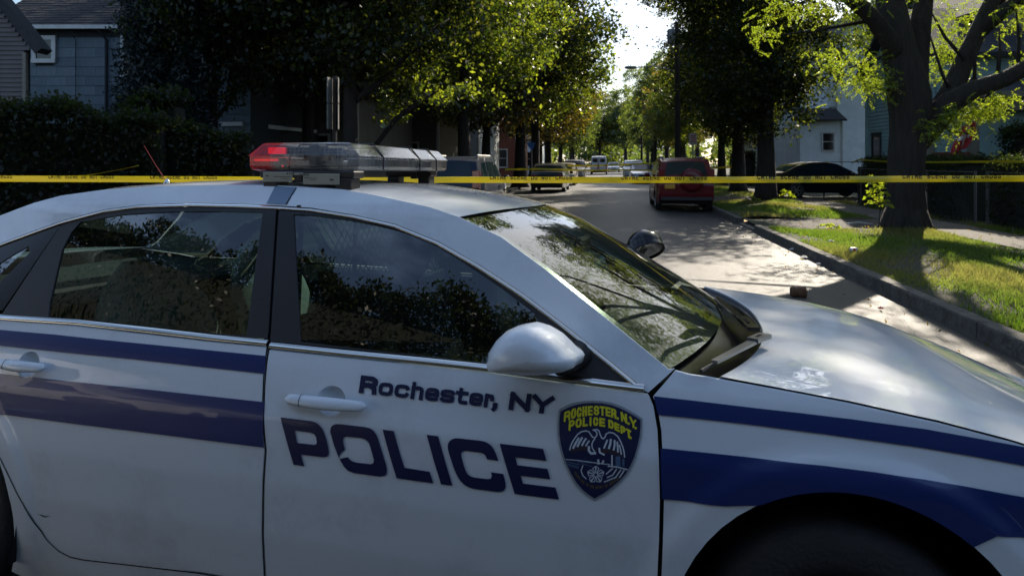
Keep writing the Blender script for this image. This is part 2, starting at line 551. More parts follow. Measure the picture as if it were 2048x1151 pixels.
STA = math.radians(8.17)                       # street heading, right of +Y
TD = Vector((math.sin(STA), math.cos(STA), 0))
RD = Vector((math.cos(STA), -math.sin(STA), 0))
def st(t, r, z=0.0):
    """street coordinates: t along, r to the right"""
    return TD * t + RD * r + Vector((0, 0, z))
def to_st(p):
    return p.x * TD.x + p.y * TD.y, p.x * RD.x + p.y * RD.y
R_LEFT, R_RIGHT = -5.0, 3.3                    # kerb lines
def road_z(r):
    c = (R_LEFT + R_RIGHT) / 2
    h = (R_RIGHT - R_LEFT) / 2
    return max(0.0, 0.08 * (1 - ((r - c) / h) ** 2))

# ------------------------------------------------------------------ glyphs: lettering as strokes
c_ = 0.24
GL = {
 'O': [[(c_, 0), (1-c_, 0), (1, c_), (1, 1-c_), (1-c_, 1), (c_, 1), (0, 1-c_), (0, c_), (c_, 0)]],
 'C': [[(1, .72), (1, 1-c_), (1-c_, 1), (c_, 1), (0, 1-c_), (0, c_), (c_, 0), (1-c_, 0), (1, c_), (1, .28)]],
 'R': [[(0, -.02), (0, 1), (1-c_, 1), (1, .85), (1, .62), (1-c_, .47), (0, .47)], [(.55, .47), (.95, .3), (1, -.02)]],
 'P': [[(0, -.02), (0, 1), (1-c_, 1), (1, .85), (1, .58), (1-c_, .43), (0, .43)]],
 'H': [[(0, -.02), (0, 1.02)], [(1, -.02), (1, 1.02)], [(0, .5), (1, .5)]],
 'E': [[(1, 1), (0, 1), (0, 0), (1, 0)], [(0, .5), (.9, .5)]],
 'S': [[(1, .78), (1-c_, 1), (c_, 1), (0, .82), (0, .66), (.2, .52), (.8, .48), (1, .34), (1, .18), (1-c_, 0), (c_, 0), (0, .22)]],
 'T': [[(0, 1), (1, 1)], [(.5, 1), (.5, -.02)]],
 'N': [[(0, -.02), (0, 1.02)], [(0, 1), (1, 0)], [(1, -.02), (1, 1.02)]],
 'Y': [[(0, 1.02), (.5, .45)], [(1, 1.02), (.5, .45)], [(.5, .5), (.5, -.02)]],
 'L': [[(0, 1.02), (0, 0), (1, 0)]],
 'I': [[(.5, -.02), (.5, 1.02)]],
 'D': [[(0, 0), (0, 1), (1-c_, 1), (1, 1-c_), (1, c_), (1-c_, 0), (0, 0)]],
 'M': [[(0, -.02), (0, 1), (.5, .4), (1, 1), (1, -.02)]],
 'A': [[(0, -.02), (.5, 1), (1, -.02)], [(.2, .35), (.8, .35)]],
 'B': [[(0, 0), (0, 1), (.8, 1), (1, .85), (1, .65), (.8, .5), (0, .5)], [(.8, .5), (1, .35), (1, .15), (.8, 0), (0, 0)]],
 'G': [[(1, .8), (1-c_, 1), (c_, 1), (0, 1-c_), (0, c_), (c_, 0), (1, 0), (1, .45), (.55, .45)]],
 'V': [[(0, 1.02), (.5, 0), (1, 1.02)]],
 'F': [[(1, 1), (0, 1), (0, -.02)], [(0, .5), (.8, .5)]],
 'U': [[(0, 1.02), (0, c_), (c_, 0), (1-c_, 0), (1, c_), (1, 1.02)]],
 'W': [[(0, 1.02), (.25, 0), (.5, .8), (.75, 0), (1, 1.02)]],
 'K': [[(0, -.02), (0, 1.02)], [(1, 1), (0, .4)], [(.35, .6), (1, 0)]],
 'o': [[(.28, 0), (.72, 0), (.93, .08), (1, .3), (1, .7), (.93, .92), (.72, 1), (.28, 1), (.07, .92), (0, .7), (0, .3), (.07, .08), (.28, 0)]],
 'c': [[(1, .84), (.95, .94), (.75, 1), (.28, 1), (.07, .92), (0, .7), (0, .3), (.07, .08), (.28, 0), (.75, 0), (.95, .06), (1, .16)]],
 'h': [[(0, -.05), (0, 1.42)], [(0, .92), (.3, 1), (.72, 1), (.95, .9), (1, .7), (1, -.05)]],
 'e': [[(0, .5), (1, .5), (1, .72), (.93, .92), (.72, 1), (.28, 1), (.07, .92), (0, .7), (0, .3), (.07, .08), (.28, 0), (.75, 0), (.94, .05)]],
 's': [[(.97, .88), (.90, .96), (.75, 1), (.25, 1), (.03, .9), (.02, .64), (.2, .52), (.8, .48), (.98, .36), (.97, .1), (.75, 0), (.25, 0), (.10, .04), (.03, .12)]],
 't': [[(.25, 1.35), (.25, .25), (.35, .04), (.6, 0), (1, 0)], [(-.1, 1), (1, 1)]],
 'r': [[(0, -.05), (0, 1.05)], [(0, .9), (.4, 1), (.85, 1), (1, .82), (1, .68)]],
 ',': [[(.45, .16), (.45, -.14), (.05, -.36)], [(.20, .10), (.45, .10)]],
 '.': [[(.3, 0), (.7, 0)], [(.5, .03), (.5, -.03)]],
}
def stroke_polys(line, t):
    """thick polygons (segment quads, square corners and round joints) for a polyline in the plane"""
    out = []
    P = [Vector(p) for p in line]
    n = len(P)
    closed = n > 2 and (P[0] - P[-1]).length < 1e-6
    def turn(i):
        a, p, b = P[i - 1 if i > 0 else n - 2], P[i], P[i + 1 if i < n - 1 else 1]
        d1, d2 = (p - a), (b - p)
        if d1.length < 1e-9 or d2.length < 1e-9: return 1.0
        return d1.normalized().dot(d2.normalized())
    for i in range(n - 1):
        a, b = P[i], P[i + 1]
        d = b - a
        if d.length < 1e-6: continue
        d.normalize()
        sq0 = (i > 0 or closed) and abs(turn(i)) < .4
        sq1 = (i + 1 < n - 1 or closed) and abs(turn(i + 1)) < .4
        sq0 = sq0 or (i == 0 and not closed)          # square ends
        sq1 = sq1 or (i == n - 2 and not closed)
        a2 = a - d * (t / 2) if sq0 else a
        b2 = b + d * (t / 2) if sq1 else b
        m = Vector((-d.y, d.x)) * (t / 2)
        out.append([a2 + m, a2 - m, b2 - m, b2 + m])
    for i in range(0 if closed else 1, n - 1):
        if abs(turn(i)) >= .4:
            out.append([P[i] + Vector((math.cos(k * math.pi / 6), math.sin(k * math.pi / 6))) * (t / 2) for k in range(12)])
    return out

def pip(px, py, poly):
    inside = np.zeros(len(px), bool)
    n = len(poly)
    j = n - 1
    for i in range(n):
        xi, yi = poly[i][0], poly[i][1]
        xj, yj = poly[j][0], poly[j][1]
        if yi != yj:
            c = ((yi > py) != (yj > py)) & (px < (xj - xi) * (py - yi) / (yj - yi) + xi)
            inside ^= c
        j = i
    return inside

def densify(poly, step, closed=True):
    out = []
    n = len(poly)
    for i in range(n if closed else n - 1):
        a, b = poly[i], poly[(i + 1) % n]
        L = math.hypot(b[0] - a[0], b[1] - a[1])
        k = max(1, int(math.ceil(L / step)))
        for j in range(k):
            u = j / k
            out.append((a[0] + (b[0] - a[0]) * u, a[1] + (b[1] - a[1]) * u))
    if not closed:
        out.append(tuple(poly[-1]))
    return out

def tri_polys(polys, holes=(), step=0.0, union=False):
    """triangulate the union of polygons minus the holes; returns verts, tris, outer boundary loops"""
    vs, es = [], []
    for pl in list(polys) + list(holes):
        k = len(vs)
        vs += [Vector((p[0], p[1])) for p in pl]
        es += [(k + i, k + (i + 1) % len(pl)) for i in range(len(pl))]
    if step:
        xs = [v.x for v in vs]
        ys = [v.y for v in vs]
        gx, gy = np.meshgrid(np.arange(min(xs) + step / 2, max(xs), step), np.arange(min(ys) + step / 2, max(ys), step))
        gx, gy = gx.ravel() + 1e-4, gy.ravel() + 1e-4
        ok = np.zeros(len(gx), bool)
        for pl in polys:
            ok |= pip(gx, gy, pl)
        for pl in holes:
            ok &= ~pip(gx, gy, pl)
        # keep clear of the outline
        bp = np.array([[v.x, v.y] for v in vs])
        g = np.stack([gx[ok], gy[ok]], 1)
        keep = []
        for q in g:
            if np.min(np.abs(bp - q).sum(1)) > step * 0.45:
                keep.append(q)
        vs += [Vector((float(q[0]), float(q[1]))) for q in keep]
    V, E_, F_, _, _, _ = delaunay_2d_cdt(vs, es, [], 0, 1e-6)
    V = np.array([[v.x, v.y] for v in V])
    T = np.array([f for f in F_ if len(f) == 3])
    c = V[T].mean(1)
    ok = np.zeros(len(T), bool)
    for pl in polys:
        ok |= pip(c[:, 0], c[:, 1], pl)
    for pl in holes:
        ok &= ~pip(c[:, 0], c[:, 1], pl)
    T = T[ok]
    a = V[T]
    cr = (a[:, 1, 0] - a[:, 0, 0]) * (a[:, 2, 1] - a[:, 0, 1]) - (a[:, 1, 1] - a[:, 0, 1]) * (a[:, 2, 0] - a[:, 0, 0])
    T = T[np.abs(cr) > 1e-12]
    cr = cr[np.abs(cr) > 1e-12]
    T[cr < 0] = T[cr < 0][:, ::-1]
    return V, T

def boundary(T):
    cnt = {}
    for t in T:
        for i in range(3):
            cnt[(int(t[i]), int(t[(i + 1) % 3]))] = 1
    return [e for e in cnt if (e[1], e[0]) not in cnt]

def shrink(poly, d):
    """move a closed outline inwards"""
    n = len(poly)
    A = sum(poly[i][0] * poly[(i + 1) % n][1] - poly[(i + 1) % n][0] * poly[i][1] for i in range(n))
    sg = 1 if A > 0 else -1
    out = []
    for i in range(n):
        p, a, b = Vector(poly[i]), Vector(poly[i - 1]), Vector(poly[(i + 1) % n])
        d1, d2 = (p - a), (b - p)
        if d1.length < 1e-9 or d2.length < 1e-9:
            out.append(tuple(p))
            continue
        d1.normalize(); d2.normalize()
        n1, n2 = Vector((-d1.y, d1.x)) * sg, Vector((-d2.y, d2.x)) * sg
        m = n1 + n2
        if m.length < 0.3:
            m = n1
        m.normalize()
        k = min(2.0, 1 / max(0.4, m.dot(n1)))
        q = p + m * d * k
        out.append((q.x, q.y))
    return out
#@@CAR
# ================================================================== THE POLICE CAR
# local frame: s forward along the body, n across (0 = near flank, CW = far flank), z up
CW = 1.85
PSI, RHO, CD, CZ = math.atan(FPX / 5013.0), math.radians(1.9), 1.71, 0.07
e_s = Vector((math.cos(PSI), -math.sin(PSI), 0))
e_h = Vector((math.sin(PSI), math.cos(PSI), 0))
e_n = e_h * math.cos(RHO) + Vector((0, 0, -math.sin(RHO)))
e_z = e_s.cross(e_n)
CMAT = Matrix(((e_s.x, e_n.x, e_z.x, 0), (e_s.y, e_n.y, e_z.y, CD), (e_s.z, e_n.z, e_z.z, CZ), (0, 0, 0, 1)))
CINV = CMAT.inverted()
CC = CINV @ Vector((0, 0, CAMH))

_zz = np.linspace(0.0, 1.6, 801)
_kx = [0, .1, .2, .3, .45, .6, .72, .79, .83, .88, .93, .96, 1.0, 1.38, 1.43, 1.6]
_ky = [.13, .095, .062, .036, .011, .0, .002, .007, .020, .034, .052, .068, .09, .272, .325, .50]
_nn = np.interp(_zz, _kx, _ky)
_ker = np.exp(-0.5 * (np.arange(-12, 13) / 5.0) ** 2)
_ker /= _ker.sum()
_nn = np.convolve(np.pad(_nn, 12, mode='reflect', reflect_type='odd'), _ker, mode='valid')
ARC_F, ARC_R = (0.795, 0.375, 0.395), (-2.085, 0.375, 0.39)
def flank(s, z):
    """how far the near flank is set in at station s, height z"""
    n = float(np.interp(z, _zz, _nn))
    if s > .6: n += 0.12 * ((s - .6) / 1.2) ** 2
    if s < -1.3: n += 0.10 * ((-1.3 - s) / 2.0) ** 2
    if z < 0.95:
        for a in (ARC_F, ARC_R):
            r = math.hypot(s - a[0], z - a[1])
            if r < .50:
                k = min(1.0, (.50 - r) / .055)
                k = k * k * (3 - 2 * k)
                n -= 0.012 * k * min(1.0, max(0.0, (0.93 - z) / 0.12))
    return n
def flank_p(s, z, off=0.0, far=False):
    n = flank(s, z) + off
    return (s, CW - n if far else n, z)
def flank_nrm(s, z, far=False):
    h = 0.004
    ds = (flank(s + h, z) - flank(s - h, z)) / (2 * h)
    dz = (flank(s, z + h) - flank(s, z - h)) / (2 * h)
    v = Vector((ds, -1.0, dz)).normalized()
    if far: v.y = -v.y
    return v
def sz(x, y):
    """photo pixel -> (s, z) on the near flank"""
    d = CINV.to_3x3() @ Vector(((x - PX) / FPX, 1, (PY - y) / FPX))
    t = -CC.y / d.y
    for _ in range(40):
        p = CC + d * t
        t = (flank(p.x, p.z) - CC.y) / d.y
    p = CC + d * t
    return (p.x, p.z)
def szl(pts): return [sz(*p) for p in pts]

police = empty('police_car')
tag(police, 'white police sedan with blue stripes parked across the street behind the yellow tape', 'police car')
police.matrix_world = CMAT

def panel(name, outline, m, parent, holes=(), far=False, off=0.0, step=0.035, skirt=0.014, gap=0.0, dens=0.02, grid=True):
    if gap: outline = shrink(outline, gap)
    ol = densify(outline, dens)
    hs = [densify(h, dens) for h in holes]
    V, T = tri_polys([ol], hs, step if grid else 0.0)
    P, N = [], []
    for v in V:
        P.append(flank_p(v[0], v[1], off, far))
        N.append(flank_nrm(v[0], v[1], far))
    F = [tuple(int(i) for i in t) for t in T]
    if far: F = [f[::-1] for f in F]
    # side faces for the thickness of the sheet
    if skirt:
        k = len(P)
        be = boundary(T)
        seen = {}
        for a, b in be:
            dx, dz = V[b][0] - V[a][0], V[b][1] - V[a][1]
            L = math.hypot(dx, dz) or 1
            nn = Vector((dz / L, 0, -dx / L))
            for i in (a, b):
                seen.setdefault(i, []).append(nn)
        idx = {}
        for i, l in seen.items():
            nn = sum(l, Vector())
            nn = nn.normalized() if nn.length > 1e-6 else Vector((0, 0, 1))
            o2 = Vector(N[i])
            idx[i] = (len(P), len(P) + 1)
            P.append(P[i]); N.append((o2 * 0.55 + nn * 0.85).normalized())
            P.append(flank_p(V[i][0] - nn.x * 0.001, V[i][1] - nn.z * 0.001, off + skirt, far)); N.append(nn)
        for a, b in be:
            q = (idx[a][0], idx[a][1], idx[b][1], idx[b][0])
            F.append(q[::-1] if far else q)
    mb = MB(); mb.v = P; mb.f = F; mb.mi = [0] * len(F)
    return mb.build(name, m, parent, smooth=True, normals=N)

def decal(name, polys, m, parent, off=-0.0030, holes=(), step=0.0, far=False, dens=0.015):
    """flat print following the flank; polys in (s, z)"""
    V, T = tri_polys([densify(p, dens) for p in polys], [densify(h, dens) for h in holes], step)
    P = [flank_p(v[0], v[1], off, far) for v in V]
    N = [flank_nrm(v[0], v[1], far) for v in V]
    F = [tuple(int(i) for i in t) for t in T]
    if far: F = [f[::-1] for f in F]
    mb = MB(); mb.v = P; mb.f = F; mb.mi = [0] * len(F)
    return mb.build(name, m, parent, smooth=True, normals=N)

def ribbon(name, path, w, h, m, parent, far=False, seg=6, off=0.0):
    """raised moulding along a path of (s, z)"""
    pts = densify(path, 0.03, closed=False)
    rows = []
    for i, p in enumerate(pts):
        a, b = pts[max(0, i - 1)], pts[min(len(pts) - 1, i + 1)]
        dx, dz = b[0] - a[0], b[1] - a[1]
        L = math.hypot(dx, dz) or 1
        ux, uz = -dz / L, dx / L
        row = []
        for k in range(seg + 1):
            u = -1 + 2 * k / seg
            row.append(flank_p(p[0] + ux * u * w / 2, p[1] + uz * u * w / 2, off - h * math.sqrt(max(0, 1 - u * u)) , far))
        rows.append(row)
    return MB().grid(rows, flip=far).build(name, m, parent, smooth=True)

def offset_curve(pts, d):
    out = []
    for i, p in enumerate(pts):
        a, b = pts[max(0, i - 1)], pts[min(len(pts) - 1, i + 1)]
        dx, dz = b[0] - a[0], b[1] - a[1]
        L = math.hypot(dx, dz) or 1
        out.append((p[0] - dz / L * d, p[1] + dx / L * d))
    return out

# ---- outlines traced on the flank
top_line = szl([(0, 487), (70, 461), (123, 442), (209, 419), (278, 410), (382, 406.5), (470, 408), (553, 411), (624, 416), (708, 430), (792, 449),
                (876, 483), (960, 531), (1044, 586), (1128, 649), (1212, 716), (1273, 766)])
top_line = [(-2.36, 1.035), (-2.22, 1.135)] + top_line          # behind the frame: end of the quarter window
roof_line = szl([(0, 431), (70, 405), (122, 391), (209, 379), (313, 372), (430, 369.5), (549, 370), (595, 373), (685, 379), (743, 389), (781, 397), (859, 414), (918, 434)])
roof_line = [(-2.80, 1.06), (-2.62, 1.13), (-2.35, 1.245)] + roof_line
pillar_line = szl([(1002, 474), (1086, 535), (1170, 603), (1254, 670), (1338, 739), (1349, 737)])
belt_r = szl([(0, 640), (150, 650), (300, 667), (420, 681), (533, 692)])
belt_f = szl([(538, 697), (700, 714), (850, 729), (968, 742), (1132, 765), (1210, 775), (1296, 786)])
belt_q = [(-2.38, 1.00), (-2.1, 0.998)]
door_rear_shut = szl([(0, 913), (23.5, 962), (47, 1007), (70.6, 1045), (94, 1078), (118, 1101), (141, 1113), (165, 1118)])
rear_bot = szl([(235, 1125), (400, 1144)])
sB = sz(533.5, 700)[0]
ZB = rear_bot[-1][1] + 0.004

def arc_pts(a, deg0, deg1, n=28):
    return [(a[0] + a[2] * math.cos(math.radians(deg0 + (deg1 - deg0) * i / n)), a[1] + a[2] * math.sin(math.radians(deg0 + (deg1 - deg0) * i / n))) for i in range(n + 1)]

HE = [(.30, 1.003), (.508, .987), (.66, .972), (.813, .956), (1.003, .929), (1.15, .900), (1.3, .860), (1.5, .790), (1.68, .715)]
def hood_edge(s): return float(np.interp(s, [p[0] for p in HE], [p[1] for p in HE]))

front_shut = [sz(1300, 792), sz(1309, 812), sz(1317, 860), sz(1320, 920), sz(1322, 1000), sz(1320, 1080), sz(1317, 1151)]
front_door_o = belt_f + front_shut[:] + [(front_shut[-1][0] - .004, ZB + .004), (-.74, ZB), sz(530.5, 1151), sz(532, 900)]
rear_door_o = [(-1.925, .78), (-1.905, .9), (-1.885, 1.0)] + belt_r[1:] + [(sB - .003, belt_r[-1][1])] + [(sz(529.5, 900)[0], sz(529.5, 900)[1]), sz(528, 1151), (-.752, ZB)] + rear_bot[::-1] + door_rear_shut[::-1] + [(-1.80, .60), (-1.88, .69)]
rear_quarter_o = [(-2.38, 1.0), (-1.888, 1.0), (-1.908, .9), (-1.928, .78), (-1.884, .69), (-1.803, .602)] + [(p[0] - .003, p[1] - .001) for p in door_rear_shut] + \
    [(-1.42, ZB - .006), (-.76, ZB - .006), (-.76, .13), (-1.62, .12)] + [(p[0], p[1]) for p in arc_pts(ARC_R, -34, 204, 36)] + \
    [(-2.48, .25), (-3.10, .27), (-3.19, .45), (-3.20, .80), (-3.10, .97), (-2.80, 1.06)]
rear_quarter_o = rear_quarter_o[:-1] + [(-2.80, 1.055), (-2.55, 1.03)]
rocker_o = [(-.757, ZB - .006), (.372, ZB - .004), (.40, .14), (-.757, .14)]
fender_o = [(p[0] + .005, p[1]) for p in front_shut[::-1]] + [sz(1350, 739), sz(1380, 747), sz(1420, 752.5), (.508, .984)] + [(s, hood_edge(s) - .002) for s in (.66, .813, 1.003, 1.15, 1.3, 1.5, 1.68)] + \
    [(1.74, .62), (1.77, .45), (1.74, .25), (1.22, .20)] + arc_pts(ARC_F, -26, 212, 34) + [(.405, .14), (.376, .30)]

ws_top = sz(918, 434)
bot_curve = offset_curve(top_line, -.0105)
parts_by_side = {}
PAINT = 'paint_white'
hc = sz(657, 800)
hr = (sz(99, 738)[0] - .102, sz(50, 727)[1])
def cup_hole(h): return [(h[0] + .008 + .046 * math.cos(a), h[1] - .001 + .040 * math.sin(a)) for a in [2 * math.pi * j / 28 for j in range(28)]]
def build_side(far):
    L = {}
    fd = panel('front_door', front_door_o, PAINT, police, gap=.0027, far=far, step=.03 if far else .016, holes=[cup_hole(hc)])
    rd = panel('rear_door', rear_door_o, PAINT, police, gap=.0027, far=far, step=.03 if far else .018, holes=[cup_hole(hr)])
    rq = panel('rear_quarter', rear_quarter_o, PAINT, police, gap=.0022, far=far, step=.04)
    rk = panel('rocker', rocker_o, PAINT, police, gap=.0022, far=far, step=.04)
    fe = panel('front_fender', fender_o, PAINT, police, gap=.0022, far=far, step=.03 if far else .018)
    rail = panel('roof_rail', [(p[0], p[1] + .001) for p in top_line] + [sz(1281, 778), sz(1297, 784), sz(1347, 739)] + pillar_line[::-1] + roof_line[::-1][0:] + [(-2.80, 1.058), (-2.55, 1.035)], PAINT, police, far=far, step=.03, skirt=.01)
    # chrome mouldings
    ribbon('window_moulding', offset_curve(top_line[1:], -.0055), .0095, .004, 'chrome', police, far=far)
    ribbon('belt_moulding', offset_curve([(-2.36, 1.0), (-2.1, 1.0)] + belt_r, .0085)[:], .017, .0065, 'chrome', police, far=far)
    ribbon('belt_moulding', offset_curve(belt_f[:-1] + [sz(1288, 784)], .009), .017, .0065, 'chrome', police, far=far)
    # glazed area: black frames with panes
    fr_rear_split = [sz(126.5, 440), sz(0, 627)]
    split_top, split_bot = fr_rear_split
    q_top = [p for p in bot_curve if p[0] < split_top[0] - .01]
    qbot = (split_bot[0], 1.012)
    q_out = [(-2.36, 1.012)] + q_top[0:] + [split_top, qbot]
    q_glass = [(-2.18, 1.035), (-2.08, 1.11), (-1.95, 1.20), sz(56, 492), sz(58, 505), (split_bot[0] - .10, 1.06), (split_bot[0] - .13, 1.035)]
    panel('quarter_window_frame', q_out, 'black_gloss', police, holes=[q_glass], far=far, off=.003, skirt=.012, gap=.001)
    panel('quarter_window', q_glass, 'side_glass', police, far=far, off=.006, skirt=0)
    r_top = [p for p in bot_curve if split_top[0] + .005 < p[0] < sz(551, 412)[0] - .004]
    r_out = [(split_bot[0] + .004, 1.0), split_top] + r_top + [(sz(551, 420)[0], sz(551, 418)[1]), (sz(534.5, 676)[0], sz(534, 678)[1])] + offset_curve(belt_r[1:-1], .014)[::-1]
    r_glass = szl([(94, 634), (97, 605), (104, 575), (112, 540), (122, 499), (140, 465), (160, 443), (243, 429), (300, 425.5), (348, 423), (452, 422.5), (525, 424), (510, 530), (497, 630), (491, 672), (420, 667), (300, 655), (180, 642)])
    rf = panel('rear_window_frame', r_out, 'black_trim', rd, holes=[r_glass], far=far, off=.003, skirt=.012, gap=.001)
    rg = panel('rear_window', r_glass, 'side_glass', rd, far=far, off=.008, skirt=0)
    f_top = [p for p in bot_curve if p[0] > sz(556, 412)[0] + .002]
    f_out = [(sz(538, 684)[0], sz(538, 683)[1]), (sz(556, 420)[0], sz(556, 418)[1])] + f_top + [sz(1270, 768)] + [sz(1132, 751), sz(968, 728), sz(850, 714), sz(700, 699)]
    f_glass = szl([(599, 684), (592, 560), (586, 429), (620, 430), (666, 436), (708, 442), (750, 450), (792, 460), (834, 473), (876, 493), (918, 519), (960, 547), (1002, 576), (1040, 604), (1073, 630), (1082, 700), (1085, 741), (968, 727), (850, 713), (720, 698)])
    ff = panel('front_window_frame', f_out, 'black_trim', fd, holes=[f_glass], far=far, off=.003, skirt=.012, gap=.001)
    fg = panel('front_window', f_glass, 'side_glass', fd, far=far, off=.008, skirt=0)
    return dict(fd=fd, rd=rd, rq=rq, rk=rk, fe=fe, rail=rail)
near = build_side(False)
farp = build_side(True)
farp['fe'].location.z = -.020

# dark inner shell behind the shut lines (below the belt) and floor
mb = MB()
for far in (False, True):
    rows = []
    for z in np.linspace(.22, .955, 9):
        rows.append([flank_p(s, float(z), .030, far) for s in np.linspace(-1.64, .38, 24)])
    mb.grid(rows, flip=not far)
    rows = [[flank_p(s, float(z), .034, far) for s in np.linspace(.38, 1.66, 14)] for z in (.80, .86)]
mb.box(-1.66, .40, .12, CW - .12, .20, .23)
mb.box(-3.1, -2.55, .10, CW - .10, .25, .9)
mb.box(1.28, 1.66, .16, CW - .16, .22, .66)
mb.box(.36, .40, .10, CW - .10, .22, .95)
mb.box(-1.72, -1.62, .10, CW - .10, .22, .90)
mb.build('inner_shell', 'gap_black', police)
# wheel housings
for a in (ARC_F, ARC_R):
    for far in (False, True):
        mb = MB()
        rows = []
        for d in (.020, .45):
            rows.append([(a[0] + (a[2] + .012) * math.cos(math.radians(t)), (CW - d) if far else d, a[1] + (a[2] + .012) * math.sin(math.radians(t))) for t in range(-25, 206, 7)])
        mb.grid(rows, flip=far)
        rr = rows[1]; mb.add(list(rr) + [(rr[0][0], rr[0][1], .15), (rr[-1][0], rr[-1][1], .15)][:0], [tuple(range(len(rr)))])
        mb.build('wheel_housing', 'gap_black', police, smooth=True)

# dark seals behind the shut lines
def seal(path, far, w=.022):
    a, b = offset_curve(path, w), offset_curve(path, -w)
    panel('door_seal', clean(a + b[::-1]), 'gap_black', police, far=far, off=.016, skirt=0, grid=False, dens=.03)
def clean(poly):
    out = []
    for p in poly:
        if not out or math.hypot(p[0] - out[-1][0], p[1] - out[-1][1]) > .004: out.append(p)
    return out
for far in (False, True):
    seal([(sz(553, 414)[0], 1.375), (sz(545, 540)[0], 1.18), (sB, .985), (sB + .004, .90)], far, .030)
    seal([(-1.885, 1.0), (-1.905, .9), (-1.925, .78), (-1.88, .69), (-1.80, .60)] + door_rear_shut + rear_bot[:1], far, .016)

for path in ([(-1.886, 1.0), (-1.906, .9), (-1.926, .78), (-1.882, .69), (-1.802, .601)] + [(p[0] - .0015, p[1] - .0005) for p in door_rear_shut] + [(p[0], p[1] - .002) for p in rear_bot] + [(-.755, ZB - .003)],
             [(sB - .0015, .975), (sz(531.5, 900)[0], .70), sz(529.5, 1151), (-.754, ZB)],
             [(-.752, ZB - .003), (.366, ZB - .001)]):
    V, T = tri_polys([clean(densify(offset_curve(path, .0021) + offset_curve(path, -.0021)[::-1], .02))])
    m_ = MB(); m_.add([flank_p(v[0], v[1], -.0008) for v in V], [tuple(int(i) for i in t) for t in T])
    m_.build('shut_line', 'gap_black', police)

# ---- stripes
def band(top, bot): return [sz(*p) for p in top] + [sz(*p) for p in reversed(bot)]
s1f = band([(1305, 790), (1400, 801), (1500, 813), (1600, 824), (1700, 836), (1849, 856), (1950, 874), (2048, 892)],
           [(1315.5, 828), (1400, 836), (1500, 847), (1648, 866), (1750, 880), (1849, 894), (1950, 911), (2048, 929)])
s1f[7:8] = [sz(2048, 892), (1.35, .845), (1.68, .70)]
s1f = [sz(1306.5, 790.5)] + s1f[1:8] + [(1.35, .842), (1.55, .765), (1.55, .72), (1.35, .802)] + s1f[-8:]
def clean(poly):
    out = []
    for p in poly:
        if not out or math.hypot(p[0] - out[-1][0], p[1] - out[-1][1]) > .004: out.append(p)
    return out
t1 = szl([(1307.5, 790.5), (1400, 801), (1500, 813), (1600, 824), (1700, 836), (1849, 856), (1950, 874), (2048, 892)]) + [(1.35, .838), (1.60, .745)]
b1 = szl([(1316, 828), (1400, 836), (1500, 847), (1648, 866), (1750, 880), (1849, 894), (1950, 911), (2048, 929)]) + [(1.35, .795), (1.60, .700)]
decal('stripe', [clean(t1 + b1[::-1])], 'decal_blue', near['fe'], step=.018, off=-.0040)
t2 = szl([(1321, 894), (1400, 902), (1500, 912.5), (1648, 929), (1750, 942), (1849, 956.5), (1950, 974), (2048, 992)]) + [(1.35, .722), (1.68, .62)]
lowR = [(1.70, .56), (1.40, .615)] + szl([(2048, 1072), (1993, 1069.6), (1950, 1065)])
a0 = szl([(1950, 1065)])[0]
ang0 = math.degrees(math.atan2(a0[1] - ARC_F[1], a0[0] - ARC_F[0]))
b_left = sz(1527, 1018.7)
ang1 = math.degrees(math.atan2(b_left[1] - ARC_F[1], b_left[0] - ARC_F[0]))
arcf = (ARC_F[0], ARC_F[1], ARC_F[2] + .001)
low = lowR[:-1] + arc_pts(arcf, ang0 - 2, ang1, 24) + szl([(1450, 1010), (1323.5, 996)])
decal('stripe', [clean(t2 + low)], 'decal_blue', near['fe'], step=.018, off=-.0040)
# rear door stripes
u1 = szl([(0, 658.5), (110, 668), (217, 679.5), (370, 694.5), (532.5, 710.5)])
l1 = szl([(0, 690), (270, 717.5), (531.5, 746.5)])
u2 = szl([(0, 746), (74, 754), (300, 778), (530.3, 802.8)])
l2 = szl([(0, 828), (270, 861), (528.8, 893.5)])
def ext(c, s): return [(s, c[0][1])] + c
u1e, l1e, u2e, l2e = [ext(c, -1.872) for c in (u1, l1, u2, l2)]
def rd_edge(z): return float(np.interp(z, [.60, .69, .78, .9, 1.0], [-1.80, -1.88, -1.925, -1.905, -1.885])) + .003
for u, l in ((u1, l1), (u2, l2)):
    zs = np.linspace(l[0][1], u[0][1], 6)
    decal('stripe', [clean([(rd_edge(z), float(z)) for z in zs] + u + l[::-1])], 'decal_blue', near['rd'], step=.018, holes=[cup_hole(hr)])
    decal('stripe', [clean([(rd_edge(z) - .007, float(z)) for z in zs][::-1] + [(-3.18, float(zs[0])), (-3.18, float(zs[-1]))])], 'decal_blue', near['rq'], step=.04,
          holes=[arc_pts((ARC_R[0], ARC_R[1], ARC_R[2] - .004), 0, 350, 30)])
# far side carries the same stripes
for z0, z1 in ((.915, .955), (.707, .80)):
    decal('stripe', [[(-1.86, z0), (-1.86, z1), (-.80, z1), (-.80, z0)]], 'decal_blue', farp['rd'], step=.05, far=True)
    decal('stripe', [[(.40, z0 + .0), (.40, min(z1, .94)), (1.0, min(z1, .90)), (1.0, z0 - .03)]], 'decal_blue', farp['fe'], step=.05, far=True, holes=[arc_pts(ARC_F, 0, 350, 30)])
decal('roof_band', [szl([(551, 372), (592, 374.5), (581, 392), (571.5, 408.5), (534, 406.5), (541, 392)])], 'decal_band', near['rail'], step=.02)
decal('door_gap', [szl([(592.5, 374.8), (594.5, 375), (583, 393), (574.5, 409), (572, 409), (581, 393)])], 'gap_black', near['rail'], off=-.0022)

